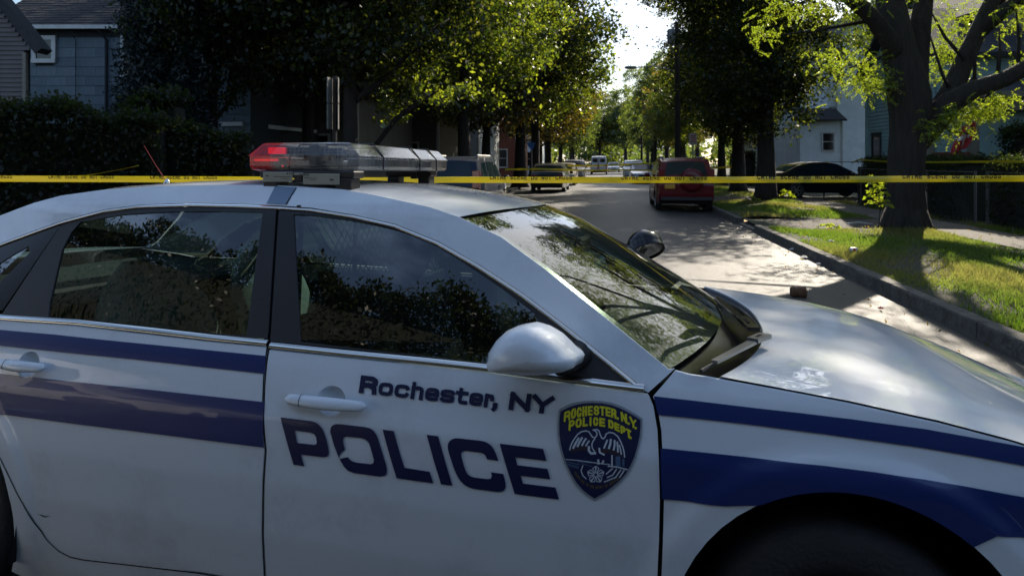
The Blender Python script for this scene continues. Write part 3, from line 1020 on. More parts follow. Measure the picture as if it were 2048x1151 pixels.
# ---- POLICE lettering
def cA(p): return (550 + p[0] / 3.8367, 700 + p[1] / 3.8367)
def c0(p): return (540 + p[0] / 2.6256, 700 + p[1] / 2.6256)
def cB(p): return (840 + p[0] / 6.77, 840 + p[1] / 6.77)
P_o = [cA(p) for p in [(48, 511), (285, 540), (320, 551), (345, 570), (368, 600), (386, 640), (402, 690), (413, 740), (418, 780), (414, 800), (402, 812), (375, 816), (203, 795), (229, 885), (147, 873)]]
P_i = [cA(p) for p in [(155, 610), (280, 627), (303, 637), (318, 660), (325, 700), (320, 716), (306, 721), (175, 706)]]
O_o = [cA(p) for p in [(428, 620), (432, 590), (444, 573), (470, 562), (510, 563), (690, 584), (730, 593), (757, 610), (780, 640), (797, 680), (830, 790), (855, 870), (863, 910), (860, 940), (845, 958), (810, 964), (610, 937), (565, 920), (535, 890), (510, 850), (490, 810), (455, 720)]]
O_i = [cA(p) for p in [(527, 700), (527, 675), (535, 662), (555, 657), (660, 668), (695, 678), (720, 700), (735, 735), (750, 790), (762, 835), (760, 856), (748, 867), (730, 868), (630, 857), (595, 846), (575, 830), (563, 815), (535, 820), (500, 828), (502, 795), (520, 772), (538, 764), (540, 750), (534, 730)]]
L_o = [c0(p) for p in [(594, 413), (652, 421), (708, 613), (840, 634), (860, 695), (667, 668)]]
I_o = [cB(p) for p in [(97, 187), (253, 209), (445, 877), (290, 857)]]
C_o = [cB(p) for p in [(380, 345), (384, 310), (400, 280), (430, 252), (480, 235), (530, 236), (820, 268), (880, 280), (930, 304), (975, 342), (1005, 385), (1030, 440), (1068, 542), (912, 520), (897, 482), (880, 457), (855, 438), (815, 429), (620, 405), (585, 411), (566, 430), (562, 460), (572, 510), (600, 610), (630, 690), (655, 725), (690, 750), (740, 765), (915, 786), (955, 782), (972, 765), (976, 735), (963, 693), (1130, 716), (1150, 780), (1163, 850), (1162, 900), (1148, 935), (1110, 957), (1050, 960), (730, 918), (665, 898), (610, 868), (560, 820), (520, 765), (490, 705), (460, 630), (400, 450), (383, 385)]]
E_o = [cB(p) for p in [(1083, 308), (1670, 377), (1717, 542), (1294, 491), (1322, 597), (1728, 648), (1768, 790), (1366, 740), (1399, 846), (1838, 901), (1886, 1064), (1286, 987)]]
for pl, hs in ((P_o, [P_i]), (O_o, [O_i]), (L_o, []), (I_o, []), (C_o, []), (E_o, [])):
    decal('police_letter', [szl(pl)], 'decal_navy', near['fd'], holes=[szl(h) for h in hs], step=.03)

# ---- Rochester, NY lettering
def glyph_decal(name, items, m, parent, off=-.0030):
    """items: (char, map(u, v) -> pixel, thickness as share of cell in pixels)"""
    polys = []
    for ch, fn, t, w, h in items:
        for line in GL[ch]:
            px = [fn(u, v) for u, v in line]
            polys += stroke_polys(px, t)
    polys = [szl([tuple(q) for q in pl]) for pl in polys]
    return decal(name, polys, m, parent, off=off, dens=1.0)
def rochester():
    cells = [('R', 467, 560, 1.0, 1), ('o', 568, 643, .74, 0), ('c', 652, 727, .74, 0), ('h', 738, 803, .74, 0), ('e', 812, 885, .74, 0), ('s', 890, 968, .74, 0),
             ('t', 974, 1036, .74, 0), ('e', 1043, 1115, .74, 0), ('r', 1122, 1172, .74, 0), (',', 1164, 1204, .74, 0), ('N', 1252, 1363, 1.0, 1), ('Y', 1368, 1483, 1.0, 1)]
    for ch, x0, x1, hh, cap in cells:
        t = 26 if cap else 20.5
        def fn(u, v):
            X = x0 + t / 2 + (x1 - x0 - t) * u
            H = 94 * hh
            yy = (t / 2 + (H - t) * v)
            X += yy * .15
            Y = 221 + (X - 467) * .1115 - yy + (.0) 
            return c0((X, Y))
        glyph_decal('rochester_letter', [(ch, fn, t / 2.6256, 1, 1)], 'decal_navy', near['fd'])
rochester()

# ---- shield badge
def cK(p): return (1090 + p[0] / 5.232, 790 + p[1] / 5.232)
def bpoly(pts): return szl([cK(p) for p in pts])
sh_out = [(145, 150), (163, 133), (230, 98), (300, 73), (400, 56), (500, 50), (600, 55), (700, 72), (800, 108), (880, 150), (960, 197), (1022, 238), (1020, 330), (1010, 430), (985, 540), (955, 645), (915, 735), (860, 830), (800, 898), (720, 972), (630, 1040), (520, 1103), (440, 1050), (380, 1002), (310, 920), (260, 832), (210, 725), (175, 620), (148, 510), (133, 400), (132, 290), (138, 220)]
sh_in = [(165, 163), (240, 124), (310, 99), (400, 80), (500, 73), (600, 78), (700, 97), (780, 126), (860, 166), (930, 206), (1001, 252), (999, 340), (990, 430), (965, 540), (938, 632), (898, 722), (845, 815), (785, 882), (705, 950), (620, 1015), (520, 1073), (450, 1025), (395, 980), (330, 905), (278, 818), (232, 720), (198, 620), (168, 510), (153, 400), (152, 290), (157, 220)]
badge = decal('badge', [bpoly(sh_out)], 'decal_silver', near['fd'], off=-.0022, step=.03)
decal('badge_field', [bpoly(sh_in)], 'decal_navy', near['fd'], off=-.0030, step=.03)
def arc_text(name, text, xs, base, topc, t, m):
    bx, by = zip(*base); tx, ty = zip(*topc)
    polys = []
    for ch, (x0, x1) in zip(text, xs):
        if ch == ' ': continue
        for line in GL[ch]:
            pts = []
            for u, v in line:
                X = x0 + t / 2 + (x1 - x0 - t) * u
                yb, yt = np.interp(X, bx, by), np.interp(X, tx, ty)
                yy = yb - t / 2 + (yt - yb + t) * v
                # letters fan out with the arc
                X2 = X + (v - .3) * (X - 540) * -.02
                pts.append((X2, float(yy)))
            polys += stroke_polys(pts, t)
    return decal(name, [bpoly([tuple(q) for q in pl]) for pl in polys], m, near['fd'], off=-.0040, dens=1.0)
arc_text('badge_lettering', 'ROCHESTER.N.Y.', [(200, 268), (274, 328), (334, 386), (392, 442), (450, 502), (511, 570), (574, 632), (636, 690), (694, 750), (752, 772), (796, 862), (866, 884), (888, 962), (938, 958)],
         [(200, 272), (300, 235), (420, 209), (540, 199), (640, 208), (750, 240), (860, 290), (950, 348)], [(200, 172), (300, 130), (420, 108), (540, 102), (640, 112), (750, 142), (860, 192), (960, 256)], 21, 'decal_yellow')
arc_text('badge_lettering', 'POLICE DEPT.', [(250, 312), (322, 386), (396, 450), (456, 500), (505, 560), (570, 632), (0, 0), (665, 722), (728, 784), (792, 846), (850, 908), (882, 906)],
         [(250, 365), (330, 332), (450, 313), (560, 312), (690, 336), (790, 384), (900, 450)], [(250, 262), (330, 238), (450, 221), (560, 222), (690, 250), (790, 300), (905, 362)], 21, 'decal_yellow')
motto = 'SERVING IN THE SPIRIT OF SERVICE'
mx_ = np.linspace(312, 778, len(motto) + 1)
arc_text('badge_motto', motto, [(a + 1, b - 1) for a, b in zip(mx_[:-1], mx_[1:])], [(300, 800), (350, 862), (400, 915), (470, 955), (540, 972), (620, 965), (700, 925), (780, 875)],
         [(300, 765), (350, 828), (400, 882), (470, 925), (540, 940), (620, 933), (700, 893), (780, 842)], 4, 'decal_gold')
def strokes(name, lines, m, off=-.0040):
    polys = []
    for t, l in lines:
        polys += stroke_polys(l, t)
    return decal(name, [bpoly([tuple(q) for q in pl]) for pl in polys], m, near['fd'], off=off, dens=1.0)
wl = [(262, 560), (272, 520), (290, 480), (315, 440), (345, 400), (385, 373), (430, 364), (462, 373), (478, 400), (500, 430), (525, 436), (545, 412), (545, 385), (530, 365), (505, 355), (545, 350), (568, 365), (578, 400), (595, 438), (612, 446), (630, 430), (640, 398), (675, 380), (720, 388), (765, 425), (795, 480), (818, 540), (830, 590), (834, 635)]
strokes('badge_eagle', [(13, wl), (22, [(300, 540), (325, 490), (352, 445)]), (22, [(345, 522), (365, 480), (388, 440)]), (20, [(392, 512), (408, 480), (428, 450)]), (16, [(432, 517), (445, 495), (462, 472)]),
                        (18, [(622, 540), (636, 505), (652, 465)]), (22, [(672, 542), (684, 505), (690, 460)]), (20, [(722, 558), (730, 515), (730, 470)]), (18, [(765, 580), (762, 530), (758, 485)]), (14, [(800, 605), (792, 560), (780, 515)]),
                        (12, [(522, 450), (502, 475), (492, 510), (498, 545), (520, 580)])], 'decal_grey')
strokes('badge_falls', [(24, [(462, 535), (460, 570), (485, 600), (525, 598)]), (18, [(570, 550), (575, 590), (618, 612)]),
                        (9, [(225, 663), (350, 672), (480, 692), (600, 706), (680, 716)]), (14, [(665, 732), (760, 742), (860, 768)]), (16, [(703, 625), (703, 720)]), (22, [(560, 672), (562, 705)]), (18, [(612, 680), (600, 705)]),
                        (13, [(705, 760), (645, 812)]), (13, [(748, 768), (710, 825), (655, 850)]), (13, [(792, 776), (740, 850), (625, 896)]), (13, [(828, 780), (782, 850)]),
                        (11, [(398, 728), (380, 780), (398, 830), (432, 862)])], 'decal_grey')
strokes('badge_hills', [(46, [(300, 565), (380, 540), (460, 560)]), (46, [(610, 580), (700, 575), (790, 610)]), (30, [(520, 560), (560, 560)])], 'decal_plum', off=-.0036)
_sk = strokes('badge_skyline', [(50, [(765, 655), (765, 715)]), (24, [(820, 668), (822, 720)]), (10, [(235, 690), (360, 715)]), (10, [(240, 710), (350, 740)]), (8, [(250, 730), (350, 755)]), (20, [(350, 680), (470, 690)]), (8, [(380, 705), (490, 735)])], 'decal_lblue', off=-.0038)
_sk['kind'] = 'stuff'
def star():
    cx, cy, polys = 533, 822, []
    for k in range(5):
        a = math.radians(-90 + 72 * k)
        for sgn in (-1, 1):
            def pp(r, d): return (cx + r * math.cos(a + math.radians(d * sgn)), cy + r * math.sin(a + math.radians(d * sgn)))
            polys += stroke_polys([pp(18, 0 if sgn > 0 else 1), pp(88, 3), pp(72, 27), pp(22, 30)], 8)
    return polys
decal('badge_star', [bpoly([tuple(q) for q in pl]) for pl in star()], 'decal_grey', near['fd'], off=-.0040, dens=1.0)

# ---- door handles with their scooped cups
def handle(cx, cz, parent, far=False, L=.205, tilt=-.0):
    """pull handle: rounded bar, lock cap and dish"""
    base = flank(cx, cz)
    def P(u, v, d):                       # u along, v up, d out of the body
        s, z = cx + u, cz + v
        n = flank(s, z) - d
        return (s, CW - n if far else n, z)
    rows = []
    for k in range(21):
        u = -L / 2 + L * k / 20
        e = min(1.0, (L / 2 - abs(u)) / .02)
        rr = .0155 * math.sqrt(max(0.02, 1 - (1 - e) ** 2)) * (1.0 + .10 * math.cos(u / L * 2 * math.pi))
        lift = .020 + .008 * math.cos(u / L * math.pi)
        rows.append([P(u, rr * math.cos(a) + tilt * u, lift + rr * .72 * math.sin(a)) for a in [2 * math.pi * j / 14 for j in range(14)]])
    h = MB().grid(rows, flip=far, closed=True).build('door_handle', PAINT, parent, smooth=True)
    # dish: shown as a shallow bowl with a rim, standing on the door skin
    rows = []
    for k, (r, d) in enumerate([(1.03, -.0035), (1.0, -.0010), (.96, -.0030), (.90, -.009), (.78, -.018), (.55, -.024), (.25, -.027), (.01, -.0275)]):
        rows.append([P(.008 + .046 * r * math.cos(a), -.001 + .040 * r * math.sin(a), d) for a in [2 * math.pi * j / 28 for j in range(28)]])
    MB().grid(rows, flip=far, closed=True).build('handle_cup', PAINT, parent, smooth=True)
    # lock seam
    mb = MB()
    rows = []
    for du in (-.0012, .0012):
        rows.append([P(-L * .29 + du, .0165 * math.cos(a) + tilt * (-L * .29), .0245 + .0165 * .72 * math.sin(a)) for a in [2 * math.pi * j / 14 for j in range(14)]])
    mb.grid(rows, flip=far, closed=True).build('lock_seam', 'gap_black', parent)
hc = sz(657, 800)
handle(hc[0], hc[1], near['fd'], L=sz(738, 805)[0] - sz(576, 797)[0])
hr = (sz(99, 738)[0] - .102, sz(50, 727)[1])
handle(hr[0], hr[1], near['rd'], L=.205)
handle(hc[0], hc[1], farp['fd'], far=True)
handle(hr[0], hr[1], farp['rd'], far=True)

# scratches and road dirt scuffs seen on the lower door
decal('scuff', [szl([(75, 1027), (84, 1028), (90, 1031), (103, 1030), (91, 1033), (86, 1031)])], 'ink', near['rd'], off=-.002)

# ---- mirror
def mirror(far=False):
    c = sz(1085, 705)
    nb = flank(c[0], c[1])
    def P(s, n, z): return (s, CW - n if far else n, z)
    # housing drawn as a stack of sections from inboard (sail) to outboard face
    D = .16
    # outline seen from the side at the outboard face, traced
    oc = [(971, 733), (975, 705), (990, 682), (1010, 664), (1032, 654), (1054, 651), (1080, 659), (1108, 676), (1128, 695), (1139, 707), (1150, 714), (1154, 720), (1149, 735), (1135, 742), (1100, 748), (1060, 750), (1010, 747), (975, 742)]
    nface = nb - D
    def unp(x, y, n):
        d = CINV.to_3x3() @ Vector(((x - PX) / FPX, 1, (PY - y) / FPX))
        t = (n - CC.y) / d.y
        p = CC + d * t
        return p.x, p.z
    cen = unp(1062, 712, nface)
    O = [unp(x, y, nface + .01) for x, y in oc]
    rows = []
    # dome: outline ring at nface+.05, closing to a rounded outboard face; inboard ring narrower
    for f, nn in [(0.0, nface - .052), (.30, nface - .050), (.55, nface - .042), (.75, nface - .030), (.90, nface - .012), (.975, nface + .008), (1.0, nface + .03), (.985, nface + .07), (.90, nface + .10), (.72, nface + .118), (.3, nface + .125)]:
        rows.append([P(cen[0] + (p[0] - cen[0]) * f + (0 if nn < nface + .05 else .012), nn, cen[1] + (p[1] - cen[1]) * f) for p in O])
    m = MB().grid(rows, flip=not far, closed=True).build('wing_mirror', PAINT, police, smooth=True)
    # lower shell seam
    mb = MB()
    arm = [P(*q) for q in [(c[0] + .055, nface + .09, c[1] - .012), (c[0] + .085, nb - .02, c[1] - .004), (c[0] + .10, nb + .012, c[1] + .0)]]
    mb.tube(arm, [.028, .034, .040], 12)
    mb.build('mirror_arm', 'black_trim', m, smooth=True)
mirror()
mirror(True)

# ---- roof, windshield, rear window, deck, hood
def q_of(n, e=.30): return (n - CW / 2) / (CW / 2 - e)
ws_pts = [ws_top] + pillar_line[:5]                       # near edge of the windshield (s, z)
roofn = [(s, flank(s, z), z) for s, z in roof_line if s > -1.80]
roofn = [(-1.80, flank(-1.80, 1.417), 1.417)] + [p for p in roofn if p[0] > -1.79]
rows = []
for s, n, z in roofn:
    row = []
    for k in range(25):
        q = -1 + k / 12
        nn = CW / 2 + q * (CW / 2 - n)
        bulge_f = .10 * max(0, (s + .7) / .45) ** 2 if s > -.7 else 0
        row.append((s + bulge_f * (1 - q * q), nn, z + .022 * (1 - q ** 4) * (1 - .25 * max(0, min(1, (s + .8) / .5)))))
    rows.append(row)
MB().grid(rows, flip=True).build('roof', PAINT, police, smooth=True)
MB().grid([[(p[0], CW / 2 + (p[1] - CW / 2) * .99, p[2] - .03) for p in r] for r in rows], flip=True).build('headliner', 'cabin_dark', police, smooth=True)
# windshield
rows, rail_w = [], []
for i, (s, z) in enumerate(densify(ws_pts, .06, closed=False)):
    n = flank(s, z) + .012
    u = min(1, max(0, (1.363 - z) / .37))
    row = []
    for k in range(29):
        q = -1 + k / 14
        row.append((s + (.10 + .07 * u) * (1 - q * q), CW / 2 + q * (CW / 2 - n), z - .002 + .015 * (1 - q * q)))
    rows.append(row)
WS_ROWS = rows
MB().grid(rows, flip=True).build('windshield', 'windshield_glass', police, smooth=True)
# black border of the glass
def border(rows, w_side, w_top, w_bot, lift=.0012):
    mb = MB()
    nr, nc = len(rows), len(rows[0])
    up = lambda p: (p[0] - lift * .6, p[1], p[2] - lift)
    L_ = lambda a, b, t: tuple(a[i] + (b[i] - a[i]) * t for i in range(3))
    left, right = [], []
    for r in rows:
        left.append([up(r[0]), up(L_(r[0], r[1], w_side))])
        right.append([up(L_(r[-1], r[-2], w_side)), up(r[-1])])
    mb.grid(left, flip=True); mb.grid(right, flip=True)
    mb.grid([[up(p) for p in rows[0]], [up(L_(a, b, w_top)) for a, b in zip(rows[0], rows[1])]], flip=True)
    mb.grid([[up(L_(a, b, w_bot)) for a, b in zip(rows[-1], rows[-2])], [up(p) for p in rows[-1]]], flip=True)
    return mb
border(WS_ROWS, .45, .10, .85).build('windshield_border', 'black_gloss', police, smooth=True)
# rear window and parcel
rw = [(-1.80, 1.417), (-2.0, 1.36), (-2.3, 1.24), (-2.62, 1.10), (-2.72, 1.065)]
rows = []
for s, z in rw:
    n = flank(s, z) + .005
    rows.append([(s - .10 * (1 - (-1 + k / 8) ** 2), CW / 2 + (-1 + k / 8) * (CW / 2 - n), z + .018 * (1 - (-1 + k / 8) ** 2)) for k in range(17)])
MB().grid(rows[1:]).build('rear_window', 'windshield_glass', police, smooth=True)
MB().grid(rows[:2]).build('roof_rear_edge', PAINT, police, smooth=True)
tk = [(-2.72, 1.06), (-2.9, 1.05), (-3.10, 1.035), (-3.18, 1.00), (-3.215, .90), (-3.225, .70), (-3.24, .55), (-3.20, .30)]
rows = []
for s, z in tk:
    n = flank(s, min(z, .93)) + .01
    rows.append([(s - .06 * (1 - (-1 + k / 8) ** 2), CW / 2 + (-1 + k / 8) * (CW / 2 - n), z + .02 * (1 - (-1 + k / 8) ** 2) * (z > .95)) for k in range(17)])
MB().grid(rows).build('trunk_lid', PAINT, police, smooth=True)
for far in (False, True):
    panel('tail_light', [(-3.17, .72), (-3.17, .90), (-2.98, .93), (-2.98, .80)], 'tail_red', police, far=far, off=-.004, skirt=.005)
# hood
def hood_rear_s(q): return .515 + .175 * (1 - abs(q) ** 2.2)
def hood_z(s, q):
    z = hood_edge(s)
    front = min(1, max(0, (s - .45) / .8))
    crown = (.004 + .012 * front)
    z += crown * (1 - q * q) + .004 * (1 - abs(q) ** 8)
    # raised centre panel with creases running forward
    k = min(1, max(0, (.80 - abs(q)) / .07))
    z -= .016 * (q + 1) / 2 * 1.2
    z += .005 * (k * k * (3 - 2 * k)) * min(1, max(0, (s - .66) / .3))
    return z
rows = []
for i in range(41):
    u = i / 40
    row = []
    for k in range(49):
        q = -1 + k / 24
        s0 = hood_rear_s(q)
        s1 = 1.76 - .16 * q * q
        s = s0 + (s1 - s0) * u
        ne = flank(s, hood_edge(s)) + .004
        row.append((s, CW / 2 + q * (CW / 2 - ne), hood_z(s, q) + .001))
    rows.append(row)
hood_rows = rows
def near_row(r, a, b): return [(p[0] + a, p[1], p[2] + b) for p in r]
hood = MB().grid([near_row(rows[0], .004, -.016), near_row(rows[0], -.0005, -.0045), near_row(rows[0], .0006, -.0008), near_row(rows[0], .004, 0)] + rows[1:], flip=True).build('hood', PAINT, police, smooth=True)
# cowl between glass and hood
rows = []
bw = WS_ROWS[-1]
for i in range(9):
    u = i / 8
    row = []
    for k in range(29):
        q = -1 + k / 14
        p0 = Vector(bw[k]) + Vector((-.035, 0, -.006))
        s1 = hood_rear_s(q) + .01
        ne = flank(s1, hood_edge(s1)) + .006
        p1 = Vector((s1, CW / 2 + q * (CW / 2 - ne), hood_z(s1, q) - .012))
        p = p0.lerp(p1, u)
        p.z -= .010 * math.sin(math.pi * u)
        row.append(p)
    rows.append(row)
MB().grid(rows, flip=True).build('cowl', 'cowl_plastic', police, smooth=True)
# front end
fr = [(1.76, .700), (1.80, .66), (1.815, .58), (1.80, .50), (1.83, .47), (1.84, .38), (1.80, .24)]
rows = [[(s - .18 * (-1 + k / 8) ** 2, CW / 2 + (-1 + k / 8) * (CW / 2 - flank(1.66, z) - .005), z) for k in range(17)] for s, z in fr]
MB().grid(rows, flip=True).build('front_bumper', PAINT, police, smooth=True)
MB().grid([[(s + .012 - .18 * q * q, CW / 2 + q * .55, z) for q in np.linspace(-1, 1, 9)] for s, z in ((1.80, .655), (1.815, .58), (1.80, .51))], flip=True).build('grille', 'black_trim', police)
for far in (False, True):
    panel('headlight', [(1.40, .66), (1.42, .74), (1.55, .71), (1.68, .66), (1.70, .56), (1.55, .57)], 'lamp_clear', police, far=far, off=-.005, skirt=.006)

# ---- wipers
def wiper(base, tip, lift, name='wiper_arm'):
    a, b = Vector(base), Vector(tip)
    d = b - a
    mb = MB()
    side = Vector((d.y, -d.x, 0)).normalized()
    def blk(p0, p1, w0, w1, h):
        u = Vector((0, 0, h))
        vs = [p0 - side * w0, p0 + side * w0, p1 + side * w1, p1 - side * w1]
        mb.add(vs + [v + u for v in vs], [(3, 2, 1, 0), (4, 5, 6, 7), (0, 1, 5, 4), (1, 2, 6, 5), (2, 3, 7, 6), (3, 0, 4, 7)])
    blk(a + Vector((0, 0, lift)), a + d * .28 + Vector((0, 0, lift + .004)), .019, .017, .013)
    blk(a + d * .27 + Vector((0, 0, lift + .002)), a + d * .98 + Vector((0, 0, lift)), .013, .009, .008)
    o = mb.build(name, 'wiper_metal' if base[1] < .53 else 'black_gloss', police)
    m2 = MB()
    for k in range(3):
        c = a + d * (.12 + .035 * k) + Vector((0, 0, lift + .0165))
        M = Matrix.Translation(c) @ Matrix.Rotation(math.atan2(d.y, d.x), 4, 'Z')
        m2.obox(M, -.006, .006, -.005, .005, 0, .0008)
    m2.build('wiper_slot', 'gap_black', o)
    bl = MB()
    p0, p1 = a + d * .30 + side * .012, a + d * 1.12 + side * .012
    bl.tube([p0 + Vector((0, 0, lift - .004)), p1 + Vector((0, 0, lift - .010))], [.006, .005], 6)
    bl.build('wiper_blade', 'rubber', police)
wiper((.668, .50, .992), (.500, .105, 1.000), .012)
wiper((.640, .56, .998), (.545, 1.10, 1.010), .010)

def unp_n(x, y, n):
    d = CINV.to_3x3() @ Vector(((x - PX) / FPX, 1, (PY - y) / FPX))
    return CC + d * ((n - CC.y) / d.y)

# ---- roof light bar
lb = empty('light_bar', (0, 1.5 * .0175, -.35 * .0175 + .007), parent=police)
lb.rotation_euler = (.0175, 0, 0)
plan = [(-1.125, .44), (-1.085, .365), (-.735, .350), (-.675, .405), (-.705, 1.36), (-.795, 1.49), (-.955, 1.50), (-1.085, 1.40)]
prof = [(.030, 1.502), (.006, 1.508), (.0, 1.520), (.0, 1.553), (-.004, 1.557), (.0, 1.561), (.040, 1.600), (.050, 1.604), (.12, 1.606), (.16, 1.606)]
rings = [[(a, b, z) for a, b in densify(shrink(plan, d), 5.0)] for d, z in prof]
def ring_dense(r):
    out = []
    for i in range(len(r)):
        a, b = Vector(r[i]), Vector(r[(i + 1) % len(r)])
        for j in range(8):
            out.append(a.lerp(b, j / 8))
    return out
rings = [ring_dense(r) for r in rings]
mbs = [MB(), MB(), MB()]
nn_ = len(rings[0])
for i in range(len(rings) - 1):
    for j in range(nn_):
        q = [rings[i][j], rings[i][(j + 1) % nn_], rings[i + 1][(j + 1) % nn_], rings[i + 1][j]]
        c = sum(q, Vector()) / 4
        k = 1 if (c.x < -.985 and c.y < .62) else (2 if (c.y > .62) else 0)
        mbs[k].add(q, [(3, 2, 1, 0)])
for k, (mm, nm) in enumerate((('lens_clear', 'lens_cover'), ('lens_red', 'red_lens'), ('lens_grey', 'lens_cover'))):
    mb = mbs[k]
    if k != 1:
        yy = (.40, .62) if k == 0 else (.62, 1.36)
        mb.add([(-.985, yy[0] + .10, 1.606), (-.83, yy[0] + .10, 1.606), (-.83, yy[1], 1.606), (-.985, yy[1], 1.606)], [(0, 1, 2, 3)])
    mb.build(nm, mm, lb)
mb = MB()
for n0 in (.985, 1.20, .60):
    r = [Vector((a, n0, b)) for a, b in ((-.668, 1.508), (-.668, 1.556), (-.712, 1.605), (-1.03, 1.605), (-1.078, 1.556), (-1.078, 1.508))]
    off_ = -(n0 - .40) * .035
    mb.tube([v + Vector((off_ if v.x > -.9 else 0, 0, 0)) for v in r], .0035, 6)
tag(mb.build('lens_seam', 'black_gloss', lb), kind='stuff')
b_ = MB()
ins = shrink(plan, .022)
b_.add([(a, n, 1.504) for a, n in ins] + [(a, n, 1.514) for a, n in ins], [tuple(range(8))[::-1], tuple(range(8, 16))] + [(i, (i + 1) % 8, 8 + (i + 1) % 8, 8 + i) for i in range(8)])
b_.build('light_tray', 'black_trim', lb)
# LED modules: near end pair, red corner unit, and the row along the bar
def led(s0, s1, n0, n1, z0, z1, m, cells=6, face='n'):
    mb = MB()
    mb.rbox(s0, s1, n0, n1, z0, z1, .003)
    o = mb.build('led_module', m, lb)
    g = MB()
    for i in range(cells + 1):
        x = s0 + (s1 - s0) * i / cells
        if face == 'n': g.box(x - .0012, x + .0012, n0 - .003, n0 - .0005, z0, z1)
        else:
            y = n0 + (n1 - n0) * i / cells
            g.box(s1 + .0005, s1 + .003, y - .0012, y + .0012, z0, z1)
    for z in (z0 + .003, (z0 + z1) / 2, z1 - .003):
        if face == 'n': g.box(s0, s1, n0 - .003, n0 - .0005, z - .0012, z + .0012)
        else: g.box(s1 + .0005, s1 + .003, n0, n1, z - .0012, z + .0012)
    g.build('led_grille', 'led_clear', lb)
led(-.972, -.868, .420, .440, 1.562, 1.590, 'led_blue', 6)
led(-.835, -.745, .420, .440, 1.560, 1.586, 'led_blue', 5)
led(-.972, -.865, .425, .46, 1.522, 1.542, 'led_clear', 8)
led(-.835, -.745, .425, .46, 1.522, 1.540, 'led_clear', 8)
MB().rbox(-1.075, -1.02, .455, .50, 1.566, 1.590, .003).build('red_led', 'led_red', lb)
MB().rbox(-1.095, -1.01, .400, .43, 1.538, 1.546, .002).build('red_led', 'led_red', lb)
MB().rbox(-.975, -.970, .395, .400, 1.516, 1.524, .001).build('red_led', 'led_red', lb)
MB().rbox(-.870, -.828, .40, .47, 1.515, 1.598, .006).build('screw_tower', 'cabin_grey', lb)
for k in range(6):
    led(-.80, -.745 - .006 * k, .54 + .135 * k, .65 + .135 * k, 1.520, 1.552, 'led_clear', 5, 's')
    led(-.98, -.86, .54 + .135 * k, .65 + .135 * k, 1.520, 1.575, 'cabin_dark', 5, 's')
# feet
for n0, n1 in ((.352, .43), (1.36, 1.44)):
    f = MB()
    fs = 0 if n0 < 1 else -.12
    f.rbox(-1.035, -.665 + fs, n0, n1, 1.478, 1.503, .004)
    f.rbox(-1.02, -.960, n0 - .002, n1 - .01, 1.442 if n0 < 1 else 1.40, 1.480, .004)
    f.rbox(-.735 + fs, -.675 + fs, n0 - .002, n1 - .01, 1.432 if n0 < 1 else 1.39, 1.480, .004)
    f.rbox(-.895, -.862, n0 - .004, n1, 1.466, 1.500, .003)
    f.build('mounting_foot', 'black_trim', lb)
    if n0 < 1:
        NP = n0 - .006
        pl = MB()
        pl.rbox(-1.018, -.899, NP, NP + .004, 1.464, 1.499, .002)
        pl.rbox(-.858, -.716, NP, NP + .004, 1.456, 1.494, .002)
        pl.rbox(-.900, -.857, NP, NP + .004, 1.488, 1.4965, .001)
        pp = pl.build('maker_plate', 'plate_cream', lb)
        polys = []
        def put(word, s0, s1, z0, z1, t):
            n_ = len(word); w = (s1 - s0) / n_
            for i, ch in enumerate(word):
                if ch == ' ': continue
                for line in GL[ch]:
                    polys.extend(stroke_polys([(s0 + w * i + t + (w * .82 - 2 * t) * u, z0 + t / 2 + (z1 - z0 - t) * v) for u, v in line], t))
        put('STAR', -.921, -.889, 1.4905, 1.4975, .0017)
        put('SABRE', -.871, -.831, 1.4865, 1.4935, .0017)
        for a, b, z in ((-.975, -.905, 1.482), (-.945, -.915, 1.476), (-.850, -.80, 1.478), (-.828, -.808, 1.472)):
            polys.append([(a, z), (b, z - .001), (b, z + .0006), (a, z + .0016)])
        for cx, cz, r in ((-1.000, 1.485, .006), (-.745, 1.473, .008)):
            for k in range(4):
                a = k * math.pi / 4
                polys.extend(stroke_polys([(cx - r * math.cos(a), cz - r * .5 * math.sin(a)), (cx + r * math.cos(a), cz + r * .5 * math.sin(a))], .0012))
        V, T = tri_polys(polys)
        mm_ = MB(); mm_.add([(v[0], NP - .0008, v[1]) for v in V], [tuple(int(i) for i in t) for t in T])
        tag(mm_.build('plate_print', 'ink', lb), kind='stuff')

# ---- aerial on the roof
a0_, a1_ = unp_n(334, 368, .80), unp_n(288, 291, .80)
ant = MB().tube([a0_ + Vector((0, 0, .008)), a0_.lerp(a1_, .5), a1_], [.0016, .0012, .0009], 6).build('aerial', 'sign_red', police)
MB().lathe([(.016, 0), (.016, .006), (.010, .022), (.004, .030), (.0, .031)], Matrix.Translation(a0_ - Vector((0, 0, .006))), 12).build('aerial_base', 'chrome', ant, smooth=True)

# ---- spotlight on the far windscreen pillar
sc = unp_n(1290, 494, 1.80)
ax = Vector((.30, -.48, -.80)).normalized()
Ms = Matrix.Translation(sc) @ ax.to_track_quat('Z', 'Y').to_matrix().to_4x4()
R_ = .094
prof_s = [(R_ * math.sin(math.radians(a)), -R_ * math.cos(math.radians(a)) * .95) for a in range(2, 96, 8)]
sp = MB().lathe(prof_s + [(R_ * 1.0, .012), (R_ * 1.03, .018), (R_ * 1.03, .030), (R_ * .95, .032), (R_ * .93, .020)], Ms, 28).build('spotlight', 'black_gloss', police, smooth=True)
smooth_by_angle(sp, 40)
MB().lathe([(R_ * .93, .018), (R_ * .6, -.018), (R_ * .25, -.034), (.001, -.036)], Ms, 24).build('spotlight_reflector', 'alloy', sp, smooth=True)
MB().lathe([(R_ * .94, .020), (R_ * .6, .030), (.001, .034)], Ms, 24).build('spotlight_lens', 'lens_grey', sp, smooth=True)
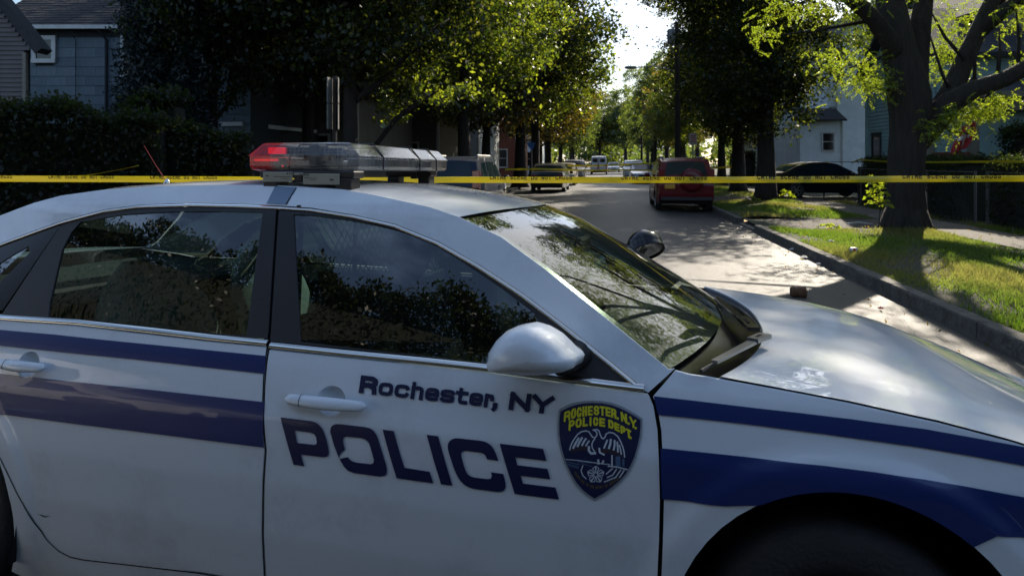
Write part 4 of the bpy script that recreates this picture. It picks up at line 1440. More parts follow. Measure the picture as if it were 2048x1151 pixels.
MB().tube([sc, sc + Vector((-.05, -.03, -.08)), sc + Vector((-.08, -.06, -.12))], .016, 8).build('spotlight_arm', 'black_trim', sp)

# ---- wheels
def police_wheel(s, far):
    n0 = .055
    wz = .335 + (.056 if far else 0)
    M = Matrix.Translation((s, CW - n0 - .11 if far else n0 + .11, wz)) @ Matrix.Rotation(math.radians(90), 4, 'X')
    if far: M = M @ Matrix.Rotation(math.pi, 4, 'X')
    wh = empty('wheel', (0, 0, 0), parent=police)
    t = MB().lathe([(.215, -.10), (.25, -.112), (.30, -.112), (.325, -.095), (.334, -.05), (.334, .05), (.325, .095), (.30, .112), (.25, .114), (.215, .105), (.205, .09)], M, 40).build('tyre', 'rubber', wh, smooth=True)
    rm = MB().lathe([(.212, .098), (.205, .088), (.19, .05), (.175, .045), (.12, .065), (.10, .085), (.05, .088), (.001, .088)], M, 32).build('rim', 'steel_rim', wh, smooth=True)
    hl = MB()
    for k in range(8):
        a = k * math.pi / 4
        hl.lathe([(.018, .069), (.0, .0705)], M @ Matrix.Translation((.145 * math.cos(a), .145 * math.sin(a), -.012)), 8)
    hl.build('rim_hole', 'gap_black', wh)
    tag(wh.children[-1], kind='stuff')
for s in (ARC_F[0], ARC_R[0]):
    for far in (False, True): police_wheel(s, far)

# ---- cabin
def seat(s, n, w, m='cabin_dark', head=True, z0=.46):
    o = empty('seat', (0, 0, 0), parent=police)
    MB().rbox(s - .02, s + .50, n - w / 2, n + w / 2, z0 - .14, z0 + .06, .05).build('seat_cushion', m, o, smooth=True)
    mb = MB()
    rows = []
    for k in range(9):
        z = z0 + .02 + .62 * k / 8
        sx = s - .02 - .20 * (k / 8) ** 1.1
        ww = w / 2 * (1 - .35 * (k / 8) ** 3)
        dd = .065 - .02 * k / 8
        rows.append([(sx + dd * math.sin(a) , n + ww * math.copysign(abs(math.cos(a)) ** .5, math.cos(a)), z) for a in [2 * math.pi * j / 18 for j in range(18)]])
    mb.grid(rows, closed=True)
    mb.add([rows[-1][j] for j in range(18)], [tuple(range(18))])
    mb.build('seat_back', m, o, smooth=True)
    if head:
        rows = []
        for k in range(9):
            f = math.sin(math.pi * (k + .5) / 9) ** .5
            z = z0 + .66 + .19 * k / 8
            rows.append([(s - .24 + .055 * f * math.sin(a), n + .135 * f * math.copysign(abs(math.cos(a)) ** .6, math.cos(a)), z) for a in [2 * math.pi * j / 16 for j in range(16)]])
        MB().grid(rows, closed=True).build('headrest', m, o, smooth=True)
seat(-.28, .50, .50)
seat(-.28, 1.35, .50)
rb = empty('rear_bench', (0, 0, 0), parent=police)
MB().rbox(-1.62, -1.02, .20, CW - .20, .42, .62, .05).build('seat_cushion', 'cabin_grey', rb, smooth=True)
for n in (.55, 1.30):
    rows = []
    for k in range(12):
        z = .58 + .56 * k / 11
        ww = .30 * (1 - (max(0, k - 6) / 5) ** 2 * .75)
        sx = -1.50 - .22 * k / 11
        rows.append([(sx + .07 * math.sin(a), n + ww * math.copysign(abs(math.cos(a)) ** .6, math.cos(a)), z) for a in [2 * math.pi * j / 18 for j in range(18)]])
    MB().grid(rows, closed=True).build('seat_back', 'cabin_pale', rb, smooth=True)
MB().box(-2.70, -1.72, .20, CW - .20, 1.00, 1.02).build('parcel_shelf', 'cabin_grey', police)
pt = empty('cage_partition', (0, 0, 0), parent=police)
MB().box(-.80, -.785, .20, CW - .20, .35, 1.02).build('partition_panel', 'cabin_grey', pt)
fr_ = MB()
for n in (.24, .62, CW - .62, CW - .24): fr_.tube([(-.80, n, 1.0), (-.83, n + (.04 if n < .9 else -.04) * 1.5, 1.385)], .010, 6)
fr_.tube([(-.83, .28, 1.385), (-.83, CW - .28, 1.385)], .010, 6)
fr_.tube([(-.80, .22, 1.02), (-.80, CW - .22, 1.02)], .012, 6)
fr_.build('cage_frame', 'cage', pt)
ms = MB()
k = -10
for i in range(-8, 36):
    for sg in (1, -1):
        n0 = .26 + i * .045
        pts_ = []
        for u in (0, 1):
            n = n0 + sg * u * .34
            pts_.append((n, 1.03 + .34 * u))
        (na, za), (nb, zb) = pts_
        lo, hi = (.27, CW - .27)
        if min(na, nb) < lo or max(na, nb) > hi: continue
        ms.tube([(-.802, na, za), (-.826, nb, zb)], .0022, 3, caps=False)
ms.build('cage_mesh', 'cage', pt)
MB().rbox(-.86, -.80, .20, .36, .60, 1.02, .02).build('pillar_trim', 'cabin_grey', police)
MB().rbox(-.86, -.80, CW - .36, CW - .20, .60, 1.02, .02).build('pillar_trim', 'cabin_grey', police)
d_ = MB()
rows = [[(s, n, z - .03 * ((n - .925) / .8) ** 2) for n in np.linspace(.12, CW - .12, 13)] for s, z in ((.02, .70), (.03, .86), (.08, .93), (.25, .965), (.50, .975))]
d_.grid(rows, flip=True).build('dashboard', 'cabin_dark', police, smooth=True)
sw = empty('steering_wheel', (0, 0, 0), parent=police)
Mw = Matrix.Translation((-.10, 1.36, .93)) @ Matrix.Rotation(math.radians(-62), 4, 'Y')
MB().tube([Mw @ Vector((.19 * math.cos(a), .19 * math.sin(a), 0)) for a in np.linspace(0, 2 * math.pi, 29)], .014, 8).build('steering_rim', 'cabin_dark', sw, smooth=True)
MB().obox(Mw, -.06, .05, -.17, .17, -.03, .01).build('steering_hub', 'cabin_dark', sw)
MB().rbox(.02, .05, .80, 1.05, 1.20, 1.265, .01).build('rear_view_mirror', 'cabin_dark', police)
MB().box(-2.6, 1.2, .15, CW - .15, .235, .25).build('floor_pan', 'gap_black', police)
MB().box(-1.75, -1.72, .15, CW - .15, .25, 1.0).build('rear_bulkhead', 'gap_black', police)
MB().box(.52, .55, .15, CW - .15, .25, .93).build('firewall', 'gap_black', police)
# ================================================================== GROUND
rng = np.random.default_rng(7)
rnd = random.Random(11)

def sheet(name, r0, r1, t0, t1, zf, m, nr=8, ntt=40, kind='structure', parent=None, ts=None):
    ts = ts if ts is not None else np.linspace(t0, t1, ntt + 1)
    rows = [[st(t, r, zf(t, r)) for r in np.linspace(r0, r1, nr + 1)] for t in ts]
    o = MB().grid(rows, flip=True).build(name, m, parent, smooth=True)
    if kind: tag(o, kind=kind)
    return o
TS = np.concatenate([np.linspace(-70, 0, 12), np.linspace(2, 60, 40), np.linspace(70, 500, 20)])
sheet('road', R_LEFT, R_RIGHT, 0, 0, lambda t, r: road_z(r), 'asphalt', nr=16, ts=TS)
def vb(t, r): return .135 + .02 * math.sin(t * .9 + r * 1.7) + .015 * math.sin(t * .37 - r * .8)
gl = MB()
gl.grid([[st(t, r, .12) for r in (-300, -60, -14, R_LEFT - .15)] for t in TS], flip=True)
gl.grid([[st(t, r, .12) for r in (R_RIGHT + .15, 14, 60, 300)] for t in TS], flip=True)
tag(gl.build('ground', 'lawn'), kind='structure')
DR1 = (15.2, 17.9)          # dirt crossing in the verge
DR2 = (25.2, 28.6)          # driveway with the black car
def verge_z(t, r):
    k = min(1, max(0, min(r - R_RIGHT - .16, 6.7 - r) / .25))
    return .140 + (.020 + .025 * math.sin(t * 1.3 + r) * .5 + .02 * math.sin(t * .5 - 2 * r)) * k
for a, b in ((0.3, DR1[0]), (DR1[1], DR2[0]), (DR2[1], 60)):
    sheet('grass_verge', R_RIGHT + .16, 6.72, a, b, verge_z, 'soil_grass', nr=10, ntt=max(6, int((b - a) * 1.5)))
for a, b in (DR1, DR2):
    sheet('driveway', R_RIGHT + .155, 6.72, a, b, lambda t, r: .125 + .02 * (r - R_RIGHT) / 3.4 - .09 * max(0, 1 - (r - R_RIGHT - .15) / .6), 'driveway_dirt', nr=10, ntt=6)
sheet('driveway', 8.05, 22, DR2[0], DR2[1], lambda t, r: .135, 'driveway_dirt', nr=4, ntt=4)

# kerb stones, each its own piece
def kerb(r_in, side, t0, t1, gaps=(), L=1.85):
    k = empty('kerb', st(0, r_in))
    tag(k, kind='structure')
    t = t0
    first = None
    while t < t1:
        tt = t + L
        mid = (t + tt) / 2
        low = any(a < mid < b for a, b in gaps)
        h = .045 if low else .155
        mb = MB()
        r0, r1 = (r_in, r_in + .15 * side)
        ch = .018
        prof = [(r0, -.02), (r0 + .008 * side, h - ch), (r0 + ch * side, h), (r1, h + .004), (r1, -.02)]
        rows = []
        for u in np.linspace(0, 1, 5):
            j = [rnd.uniform(-.004, .004) for _ in prof]
            rows.append([st(t + .006 + (L - .012) * u, p[0] + jj, p[1] + jj * (p[1] > 0)) - st(0, r_in) for p, jj in zip(prof, j)])
        mb.grid(rows, flip=(side < 0))
        for rr, fl in ((rows[0], side > 0), (rows[-1], side < 0)):
            mb.add(rr, [tuple(range(5)) if fl else tuple(reversed(range(5)))])
        mb.build('kerb_stone', 'kerb_concrete', k)
        t = tt
    return k
kerb(R_RIGHT, 1, 1.0, 60, (DR1, DR2))
kerb(R_LEFT, -1, 9, 60)
# pavement slabs on the right
pv = empty('pavement', st(0, 6.75))
tag(pv, kind='structure')
for i in range(30):
    t = 5 + i * 1.5
    j = [rnd.uniform(-.006, .008) for _ in range(4)]
    mb = MB()
    c = [(t + .008, 6.76), (t + .008, 8.02), (t + 1.492, 8.02), (t + 1.492, 6.76)]
    up = [st(a, b, .158 + jj) - st(0, 6.75) for (a, b), jj in zip(c, j)]
    dn = [st(a, b, .05) - st(0, 6.75) for a, b in c]
    mb.add(dn + up, [(4, 5, 6, 7), (0, 1, 5, 4), (1, 2, 6, 5), (2, 3, 7, 6), (3, 0, 4, 7)])
    mb.build('paving_slab', 'paving', pv)

# ------------------------------------------------------------------ leaves
def leaf_obj(name, C, size, m, parent=None, seed=0, aspect=.55, size_var=.35, droop=0.3, tintbias=0.0, nrm=None):
    """many small folded leaves (rhombs) in one mesh with a random tint each"""
    g = np.random.default_rng(seed)
    n = len(C)
    d = g.normal(size=(n, 3)); d[:, 2] -= droop
    d /= np.linalg.norm(d, axis=1)[:, None]
    r = g.normal(size=(n, 3))
    w = np.cross(d, r); w /= np.linalg.norm(w, axis=1)[:, None] + 1e-9
    L = size * (1 + size_var * g.normal(size=n)).clip(.4, 2)[:, None]
    p0 = C - d * L * .5
    p1 = C + w * L * aspect * .5
    p2 = C + d * L * .5
    p3 = C - w * L * aspect * .5
    V = np.stack([p0, p1, p2, p3], 1).reshape(-1, 3)
    me = bpy.data.meshes.new(name)
    me.vertices.add(4 * n); me.loops.add(4 * n); me.polygons.add(n)
    me.vertices.foreach_set('co', V.astype(np.float32).ravel())
    me.loops.foreach_set('vertex_index', np.arange(4 * n, dtype=np.int32))
    me.polygons.foreach_set('loop_start', np.arange(0, 4 * n, 4, dtype=np.int32))
    me.polygons.foreach_set('loop_total', np.full(n, 4, dtype=np.int32))
    me.update(calc_edges=True)
    t = (g.random(n) ** (5.0 if m == 'leaf_shaded' else 1.6) + tintbias).clip(0, 1)
    a = me.attributes.new('tint', 'FLOAT', 'FACE')
    a.data.foreach_set('value', t.astype(np.float32))
    me.materials.append(MATS[m])
    o = bpy.data.objects.new(name, me)
    return link(o, parent)

def clusters(lobes, n_cl, per, rad, seed, shell=.55):
    """leaf positions: clusters near the surface of several lobes"""
    g = np.random.default_rng(seed)
    vol = np.array([l[3] * l[4] * l[5] for l in lobes]) ** (2 / 3)
    which = g.choice(len(lobes), n_cl, p=vol / vol.sum())
    out = []
    for i in which:
        l = lobes[i]
        d = g.normal(size=3); d /= np.linalg.norm(d)
        rr = shell + (1 - shell) * g.random() ** .6
        c = np.array(l[:3]) + d * rr * np.array(l[3:6])
        k = int(per * (0.5 + g.random()))
        rc = rad * (0.6 + .8 * g.random())
        q = g.normal(size=(k, 3)) * rc * np.array([.6, .6, .38])
        out.append(c + q)
    return np.concatenate(out)

def trunk_mesh(base_r, h, seed, limbs=6, lean=(0, 0), top_r=.25, zsplit=.35, spread=2.6, n=12):
    g = random.Random(seed)
    mb = MB()
    pts, rad = [], []
    for i in range(8):
        u = i / 7
        pts.append((lean[0] * u + g.uniform(-.04, .04) * (i > 0), lean[1] * u + g.uniform(-.04, .04) * (i > 0), h * u))
        flare = 1 + .5 * max(0, 1 - u * 9) ** 2
        rad.append(base_r * flare * (1 - (1 - top_r) * u))
    pts.insert(1, (0, 0, h * .03)); rad.insert(1, base_r * 1.15)
    mb.tube(pts, rad, n, wob=.12, rnd=g)
    for k in range(limbs):
        u = zsplit + (1 - zsplit) * (k + .3) / limbs
        a = k * 2.4 + g.uniform(-.4, .4)
        p = Vector((lean[0] * u, lean[1] * u, h * u))
        L = spread * g.uniform(.7, 1.1)
        q = [p, p + Vector((math.cos(a) * L * .45, math.sin(a) * L * .45, L * .35)), p + Vector((math.cos(a) * L, math.sin(a) * L, L * .95))]
        r = base_r * (1 - .7 * u)
        mb.tube(q, [r * .55, r * .35, r * .10], 7, wob=.1, rnd=g)
        for j in range(2):
            b = a + g.uniform(-1, 1)
            q0 = q[1].lerp(q[2], .4 + .4 * j)
            mb.tube([q0, q0 + Vector((math.cos(b) * L * .4, math.sin(b) * L * .4, L * .25))], [r * .2, r * .05], 5)
    return mb

def tree(name, label, loc, lobes, n_cl, per, rad, leaf, m, bark='bark', base_r=.3, h=6, seed=1, group=None, limbs=7, spread=2.4, lean=(0, 0), tb=0.0, cat='tree', shell=.5, aspect=.6):
    root = empty(name, loc)
    tag(root, label, cat, group)
    trunk_mesh(base_r, h, seed, limbs=limbs, spread=spread, lean=lean).build('trunk', bark, root, smooth=True)
    C = clusters(lobes, n_cl, per, rad, seed, shell)
    leaf_obj('crown', C, leaf, m, root, seed=seed, tintbias=tb, aspect=aspect)
    return root

def again(src, label, loc, rz, sc=(1, 1, 1), group=None, name=None):
    c = copy_tree(src)
    c.location = loc
    c.rotation_euler = (0, 0, rz)
    c.scale = sc
    c['label'] = label
    if group: c['group'] = group
    return c

G_L = 'street trees along the left kerb'
G_R = 'street trees along the right verge'
# --- right: the big honey locust, trunk and limbs placed where they stand (depth 14.3 m)
YL = 14.3
root = empty('honey_locust_tree', (at(1810, 458, YL).x, YL, .12))
tag(root, 'big forked tree on the right verge with thick dark trunk and feathery bright leaves', 'tree')
def lp(x, y, dy=0.0):
    p = at(x, y, YL + dy)
    return p - Vector(root.location)
g = random.Random(5)
mb = MB()
mb.tube([lp(1812, 470), lp(1812, 455), lp(1811, 430), lp(1812, 380), lp(1813, 320), lp(1818, 270), lp(1821, 230), lp(1818, 190), lp(1810, 150), lp(1800, 110), lp(1792, 60), lp(1780, 0, .3), lp(1765, -80, .6), lp(1760, -200, 1)], [.52, .46, .40, .365, .36, .37, .41, .42, .38, .35, .31, .28, .23, .15], 20, wob=.07, rnd=g)
for kx in range(7):        # root flare
    a = kx * .9 + .3
    mb.tube([(math.cos(a) * .62, math.sin(a) * .62, -.04), (math.cos(a) * .42, math.sin(a) * .42, .08), (math.cos(a) * .24, math.sin(a) * .24, .5)], [.04, .11, .15], 7, wob=.2, rnd=g)
mb.tube([lp(1805, 130), lp(1780, 80, -.2), lp(1745, 35, -.4), lp(1700, -5, -.6), lp(1640, -60, -1), lp(1560, -110, -1.2)], [.25, .21, .17, .15, .12, .08], 12, wob=.08, rnd=g)
mb.tube([lp(1826, 220), lp(1832, 130), lp(1840, 60, .2), lp(1848, 0, .4), lp(1868, -80, .6), lp(1930, -200, 1)], [.30, .24, .21, .19, .15, .1], 12, wob=.08, rnd=g)
mb.tube([lp(1820, 290), lp(1868, 238), lp(1900, 205, -.2), lp(1950, 178, -.4), lp(2010, 158, -.5), lp(2080, 120, -.6), lp(2170, 60, -.8), lp(2300, -40, -1)], [.32, .30, .25, .19, .17, .15, .12, .08], 14, wob=.08, rnd=g)
mb.tube([lp(1880, 225, -.1), lp(1905, 180, .1), lp(1925, 130, .2), lp(1950, 75, .3), lp(1975, 20, .4), lp(2005, -40, .5), lp(2060, -150, .6)], [.26, .22, .19, .17, .16, .14, .1], 14, wob=.08, rnd=g)
mb.tube([lp(1962, 62, .3), lp(2010, 20, .1), lp(2060, -20, 0), lp(2140, -80, 0)], [.16, .14, .11, .08], 10, wob=.08, rnd=g)
for q in ([(1905, 190), (1885, 150), (1850, 40)], [(1948, 175), (1950, 130), (1950, 90)], [(1995, 155), (2000, 100), (1998, 60)], [(2035, 150), (2038, 80), (2030, 0)], [(1930, 120), (1890, 75), (1860, 20)], [(1990, 165), (1970, 200), (1940, 235)], [(1880, 240), (1900, 262), (1940, 268)], [(1790, 110), (1740, 120), (1690, 140)], [(1800, 170), (1770, 180), (1740, 175)], [(1745, 40), (1640, 60), (1560, 70)]):
    P_ = [lp(*a, dy=g.uniform(-.2, .1)) for a in q]
    mb.tube(P_, [.05, .035, .012], 6)
for (X, Y, Z, rr, k) in ((5.2, 8.5, 9.3, 0, 0), (4.0, 11.0, 10.2, 0, 0), (6.2, 6.8, 10.2, 0, 0), (8.8, 8.4, 10.0, 0, 0)):
    b_ = Vector((X, Y, Z)) - Vector(root.location)
    a_ = lp(1765, -80, .6) if X < 7 else lp(1900, -80, .6)
    mb.tube([a_, a_.lerp(b_, .35) + Vector((0, 0, .6)), a_.lerp(b_, .7) + Vector((.2, .1, .5)), b_], [.09, .06, .035, .012], 8, wob=.08, rnd=g)
mb.build('trunk', 'bark', root, smooth=True)
# feathery compound leaves in sprays
def compound(centres, n_each, spread, seed, leaflet=.042, pairs=9, L=.24):
    g = np.random.default_rng(seed)
    out = []
    for (x, y, dy, sx, sy, k) in centres:
        for _ in range(int(k * n_each)):
            c = at(x + g.normal() * sx, y + g.normal() * sy, YL + dy + g.normal() * spread)
            a = g.normal(size=3); a[2] = a[2] * .5 - .45; a /= np.linalg.norm(a)
            w = np.cross(a, g.normal(size=3)); w /= np.linalg.norm(w)
            base = np.array(c) - np.array(root.location)
            for i in range(pairs):
                u = (i + .5) / pairs
                p = base + a * L * u + np.array([0, 0, -.05]) * u * u
                for s in (-1, 1):
                    out.append(p + w * s * leaflet * .55 * (1 - .3 * u) + g.normal(size=3) * .003)
    return np.array(out)
overhead = []
for (X, Y, Z, rr, k) in ((5.2, 8.5, 9.6, 1.3, 5), (7.5, 10.5, 9.2, 1.4, 5), (4.0, 11.0, 10.6, 1.4, 5), (6.2, 6.8, 10.6, 1.3, 5), (8.8, 8.4, 10.4, 1.4, 4), (3.4, 8.2, 11.8, 1.3, 4), (6.6, 12.4, 11.2, 1.5, 5), (9.6, 12.2, 9.0, 1.2, 6), (9.2, 13.6, 8.2, .8, 6), (8.4, 13.2, 8.7, .8, 5)):
    overhead.append((X, Y, Z, rr, k))
sprays = [(1725, 152, -.3, 34, 20, .5), (1690, 128, -.2, 28, 18, .3), (1765, 172, -.3, 16, 16, .4), (1740, 105, -.5, 20, 16, .08), (1650, 118, -.2, 20, 14, .2), (1590, 22, -1, 50, 16, .3), (1520, 48, -1, 16, 22, .25), (1650, 2, -1, 60, 12, .35),
          (1900, 240, -.3, 25, 16, .8), (1945, 222, -.2, 28, 11, .9), (1865, 252, -.3, 12, 12, .35), (1978, 218, -.3, 16, 8, .4), (1915, 45, 1.4, 40, 34, 1.1), (1905, 125, 1.4, 30, 24, .7), (1875, 95, 1.2, 16, 24, .35),
          (2040, 30, .2, 16, 26, .4), (2000, 195, -.3, 20, 8, .3), (2044, 120, .3, 16, 14, .15),
          (1700, -110, -.5, 110, 50, 2.0), (1860, -140, .5, 130, 60, 2.6), (2150, -60, 0, 120, 90, 2.5), (1560, -130, -1, 70, 45, 1.0), (1845, -480, 0, 130, 75, 16), (1800, -280, 0, 150, 70, 2.5), (2200, 100, -.5, 80, 60, 1.2), (2020, -330, 0, 170, 90, 4.5), (1640, -260, 0, 90, 60, 1.6)]
C = compound(sprays, 150, .35, 3)
C2 = compound([(0, 0, 0, 0, 0, 1)], 600, 0, 4)          # one bundle of loose leaves, spread over the overhead boughs
g = np.random.default_rng(12)
base_ = C2.reshape(600, -1, 3)
base_ = base_ - base_.mean(1, keepdims=True)
OV = []
for (X, Y, Z, rr, k) in overhead:
    for _ in range(k * 90):
        b_ = base_[g.integers(600)]
        o_ = g.normal(size=3) * np.array([rr, rr, rr * .55])
        OV.append(b_ + np.array([X, Y, Z]) + o_ - np.array(root.location))
C = np.concatenate([C, np.concatenate(OV)])
leaf_obj('crown', C, .050, 'leaf_locust', root, seed=3, aspect=.42, size_var=.2)

# --- right: second and further trees
pear_l = [(-3.1, 0, 9.0, 1.8, 1.7, 1.5), (-.2, 0, 3.7, 2.2, 2.0, 1.2), (-1.0, 0, 5.2, 2.5, 2.3, 1.9), (.9, .3, 5.4, 2.2, 2.2, 1.9), (-.3, 0, 7.6, 3.0, 2.6, 2.3), (-1.9, 0, 8.6, 2.4, 2.2, 1.9), (.9, .3, 9.8, 2.2, 2.0, 2.0), (-.4, 0, 11.5, 2.0, 2.0, 2.0)]
pear = tree('broadleaf_tree', 'dense oval tree standing behind the red car on the right verge', (at(1532, 400, 25).x, 25, .12), pear_l, 900, 70, .46, .13, 'leaf_shaded', base_r=.36, h=10.5, seed=21, group=G_R, spread=1.9, shell=.45)
maple_l = [(3.6, 0, 12.4, 2.0, 2.0, 1.7), (0, 0, 5.2, 3.0, 3.0, 1.7), (1.9, .6, 6.8, 2.4, 2.4, 2.0), (-1.9, -.5, 6.6, 2.5, 2.4, 2.0), (.3, -1.8, 7.4, 2.4, 2.2, 2.1), (0, 1.5, 8.2, 2.6, 2.4, 2.2), (0, 0, 10.2, 2.7, 2.6, 2.1)]
far_l = [(0, 0, 5.0, 3.0, 3.0, 2.0), (1.2, 0, 7.4, 2.8, 2.8, 2.2), (-1.3, .4, 7.2, 2.7, 2.7, 2.2), (0, 0, 9.6, 2.6, 2.6, 2.2)]
def stree(t, r, z=.12): return st(t, r, z)
mapleA = tree('broadleaf_tree', 'leafy maple at the left kerb with sunlit leaves on its right side', stree(25.8, -5.6), maple_l, 620, 70, .50, .15, 'leaf_maple', base_r=.30, h=8.5, seed=31, group=G_L, spread=2.6, shell=.45)
mapleB = tree('broadleaf_tree', 'dark broad tree behind the light bar with a trunk beside the sign post', stree(17.2, -6.9), maple_l, 760, 75, .52, .14, 'leaf_shaded', base_r=.26, h=8.0, seed=41, group=G_L, spread=2.8, shell=.4)
rust = tree('broadleaf_tree', 'tree with rust and yellow leaves halfway down the left kerb', stree(35, -6.4), far_l, 520, 62, .50, .17, 'leaf_rust', base_r=.28, h=8.5, seed=51, group=G_L, spread=2.4)
farT = tree('broadleaf_tree', 'pale green tree at the far bend of the street', stree(96, -4.9), far_l, 520, 60, .50, .20, 'leaf_far', base_r=.28, h=8.5, seed=61, group=G_L, spread=2.4)

right_more = [(pear, 33.5, 6.3, 1.2, (.95, .95, .90), 'second tree back on the right verge, behind the no parking sign'),
              (mapleB, 42, 6.9, 2.2, (1.05, 1.05, 1.0), 'wide tree on the right side behind the utility pole'),
              (mapleA, 53, 5.6, .4, (.72, .72, .78), 'right side tree beyond the utility pole with lit lower leaves'),
              (rust, 62, 6.8, 2.0, (1.0, 1.0, 1.0), 'right side tree with a yellow patch near its top'),
              (farT, 74, 6.4, 1.0, (1.0, 1.0, 1.15), 'tall pale tree rising into the sky gap on the right'),
              (farT, 92, 6.0, 2.8, (1, 1, .95), 'far right tree past the white van'),
              (mapleA, 112, 6.6, 4.0, (1.1, 1.1, 1.2), 'farthest tree on the right kerb'),
              (farT, 135, 3.6, 5.1, (1.4, 1.4, 1.4), 'tree closing the far end of the street, right half')]
for src, t, r, rz, sc, lab in right_more:
    again(src, lab, stree(t, r), rz, sc, G_R)
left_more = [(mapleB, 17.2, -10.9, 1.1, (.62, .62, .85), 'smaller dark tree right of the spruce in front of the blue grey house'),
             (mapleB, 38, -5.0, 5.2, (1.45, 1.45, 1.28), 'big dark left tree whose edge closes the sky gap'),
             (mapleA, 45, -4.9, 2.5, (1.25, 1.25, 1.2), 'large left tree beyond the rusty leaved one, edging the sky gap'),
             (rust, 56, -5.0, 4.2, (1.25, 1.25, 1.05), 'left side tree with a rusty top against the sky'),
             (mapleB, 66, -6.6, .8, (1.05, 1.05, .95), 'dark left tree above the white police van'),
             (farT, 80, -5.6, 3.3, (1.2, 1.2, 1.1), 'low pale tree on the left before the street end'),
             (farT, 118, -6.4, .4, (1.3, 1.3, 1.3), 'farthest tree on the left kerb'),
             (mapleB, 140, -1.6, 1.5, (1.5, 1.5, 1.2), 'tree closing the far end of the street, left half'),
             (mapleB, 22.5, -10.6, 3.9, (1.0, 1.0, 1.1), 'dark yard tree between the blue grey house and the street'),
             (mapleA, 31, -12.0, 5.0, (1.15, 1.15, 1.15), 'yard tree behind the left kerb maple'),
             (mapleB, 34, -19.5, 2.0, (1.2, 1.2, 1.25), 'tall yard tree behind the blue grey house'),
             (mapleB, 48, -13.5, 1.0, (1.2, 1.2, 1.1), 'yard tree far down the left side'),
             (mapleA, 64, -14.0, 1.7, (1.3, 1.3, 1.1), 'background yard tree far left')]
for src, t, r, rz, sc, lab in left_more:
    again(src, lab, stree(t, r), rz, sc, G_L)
for t, r, rz, sc, lab in ((38, 17, 1, 1.1, 'yard tree behind the white house'), (58, 15, 2, 1.2, 'background tree on the far right yards'), (80, 15, 3, 1.2, 'background tree beyond the right houses'), (100, 13, .5, 1.3, 'last background tree on the right')):
    again(mapleA, lab, stree(t, r), rz, (sc, sc, sc), 'trees in the right yards')
g = np.random.default_rng(99)
PD = []
for k in range(150):
    a = g.uniform(-1.0, 1.25)
    D_ = g.uniform(165, 215)
    c = np.array([math.sin(a) * D_, math.cos(a) * D_, g.uniform(0, 8.5)])
    q = g.normal(size=(620, 3)); q /= np.linalg.norm(q, axis=1)[:, None]
    PD.append(c + q * np.array([5.5, 5.5, 4.5]) * (.5 + .6 * g.random((620, 1))))
ft_ = leaf_obj('distant_trees', np.concatenate(PD), .85, 'leaf_far', None, seed=5, aspect=.8)
tag(ft_, kind='stuff')
again(mapleA, 'street tree beyond the right edge of the picture', (16.5, 9.0, .1), 2.0, (1.15, 1.15, 1.1), 'trees in the right yards')
again(mapleB, 'dark yard tree beyond the right edge of the picture', (13.5, 3.0, .1), 4.0, (1.1, 1.1, 1.0), 'trees in the right yards')
again(mapleB, 'dark yard tree behind the porch house on the right', (23.0, 12.5, .1), 1.0, (1.2, 1.2, 1.1), 'trees in the right yards')
again(mapleB, 'dark yard tree behind the teal house', (27, 24, .1), 3.0, (1.3, 1.3, 1.1), 'trees in the right yards')
# leaning bare limb seen over the light bar: belongs to a small tree
lt = empty('leaning_tree', stree(20.5, -5.9))
tag(lt, 'small leaning tree with a slanting bare branch just right of the sign post', 'tree')
mb = MB()
o0 = Vector(lt.location)
mb.tube([o0 * 0, at(750, 292, 19) - o0, at(790, 240, 19) - o0, at(835, 205, 19) - o0, at(880, 180, 19) - o0], [.12, .10, .08, .06, .03], 8)
mb.build('trunk', 'bark', lt, smooth=True)
lobs = [(*(at(x, y, 19) - o0), a, a, b) for x, y, a, b in ((800, 190, 1.0, .8), (880, 150, 1.1, .9), (830, 110, 1.1, .9), (760, 160, .9, .8), (800, 240, .5, .3))]
leaf_obj('crown', clusters(lobs, 55, 40, .30, 8, .3), .12, 'leaf_maple', lt, seed=8, tintbias=.05)

# --- blue spruce by the blue grey house
sp_ = empty('spruce_tree', (at(335, 400, 17.5).x, 17.5, .1))
tag(sp_, 'blue spruce with drooping boughs in front of the blue grey house', 'tree')
MB().tube([(0, 0, 0), (0, 0, 5), (0, 0, 11)], [.24, .18, .03], 9).build('trunk', 'bark_grey', sp_)
g = np.random.default_rng(17)
C = []
for i in range(30):
    z = 1.7 + i * .34
    Rr = 1.25 * (1 - .35 * (z - 1.7) / 10)
    for j in range(15):
        a = g.uniform(0, 6.28)
        for u in np.linspace(.15, 1, 9):
            c = np.array([math.cos(a) * Rr * u, math.sin(a) * Rr * u, z - .55 * u * u + .22 * max(0, u - .75)])
            C.append(c + g.normal(size=(30, 3)) * np.array([.11, .11, .10]) + np.array([0, 0, -.06]))
C = np.concatenate(C)
leaf_obj('crown', C, .12, 'needle', sp_, seed=4, aspect=.30, droop=.5)

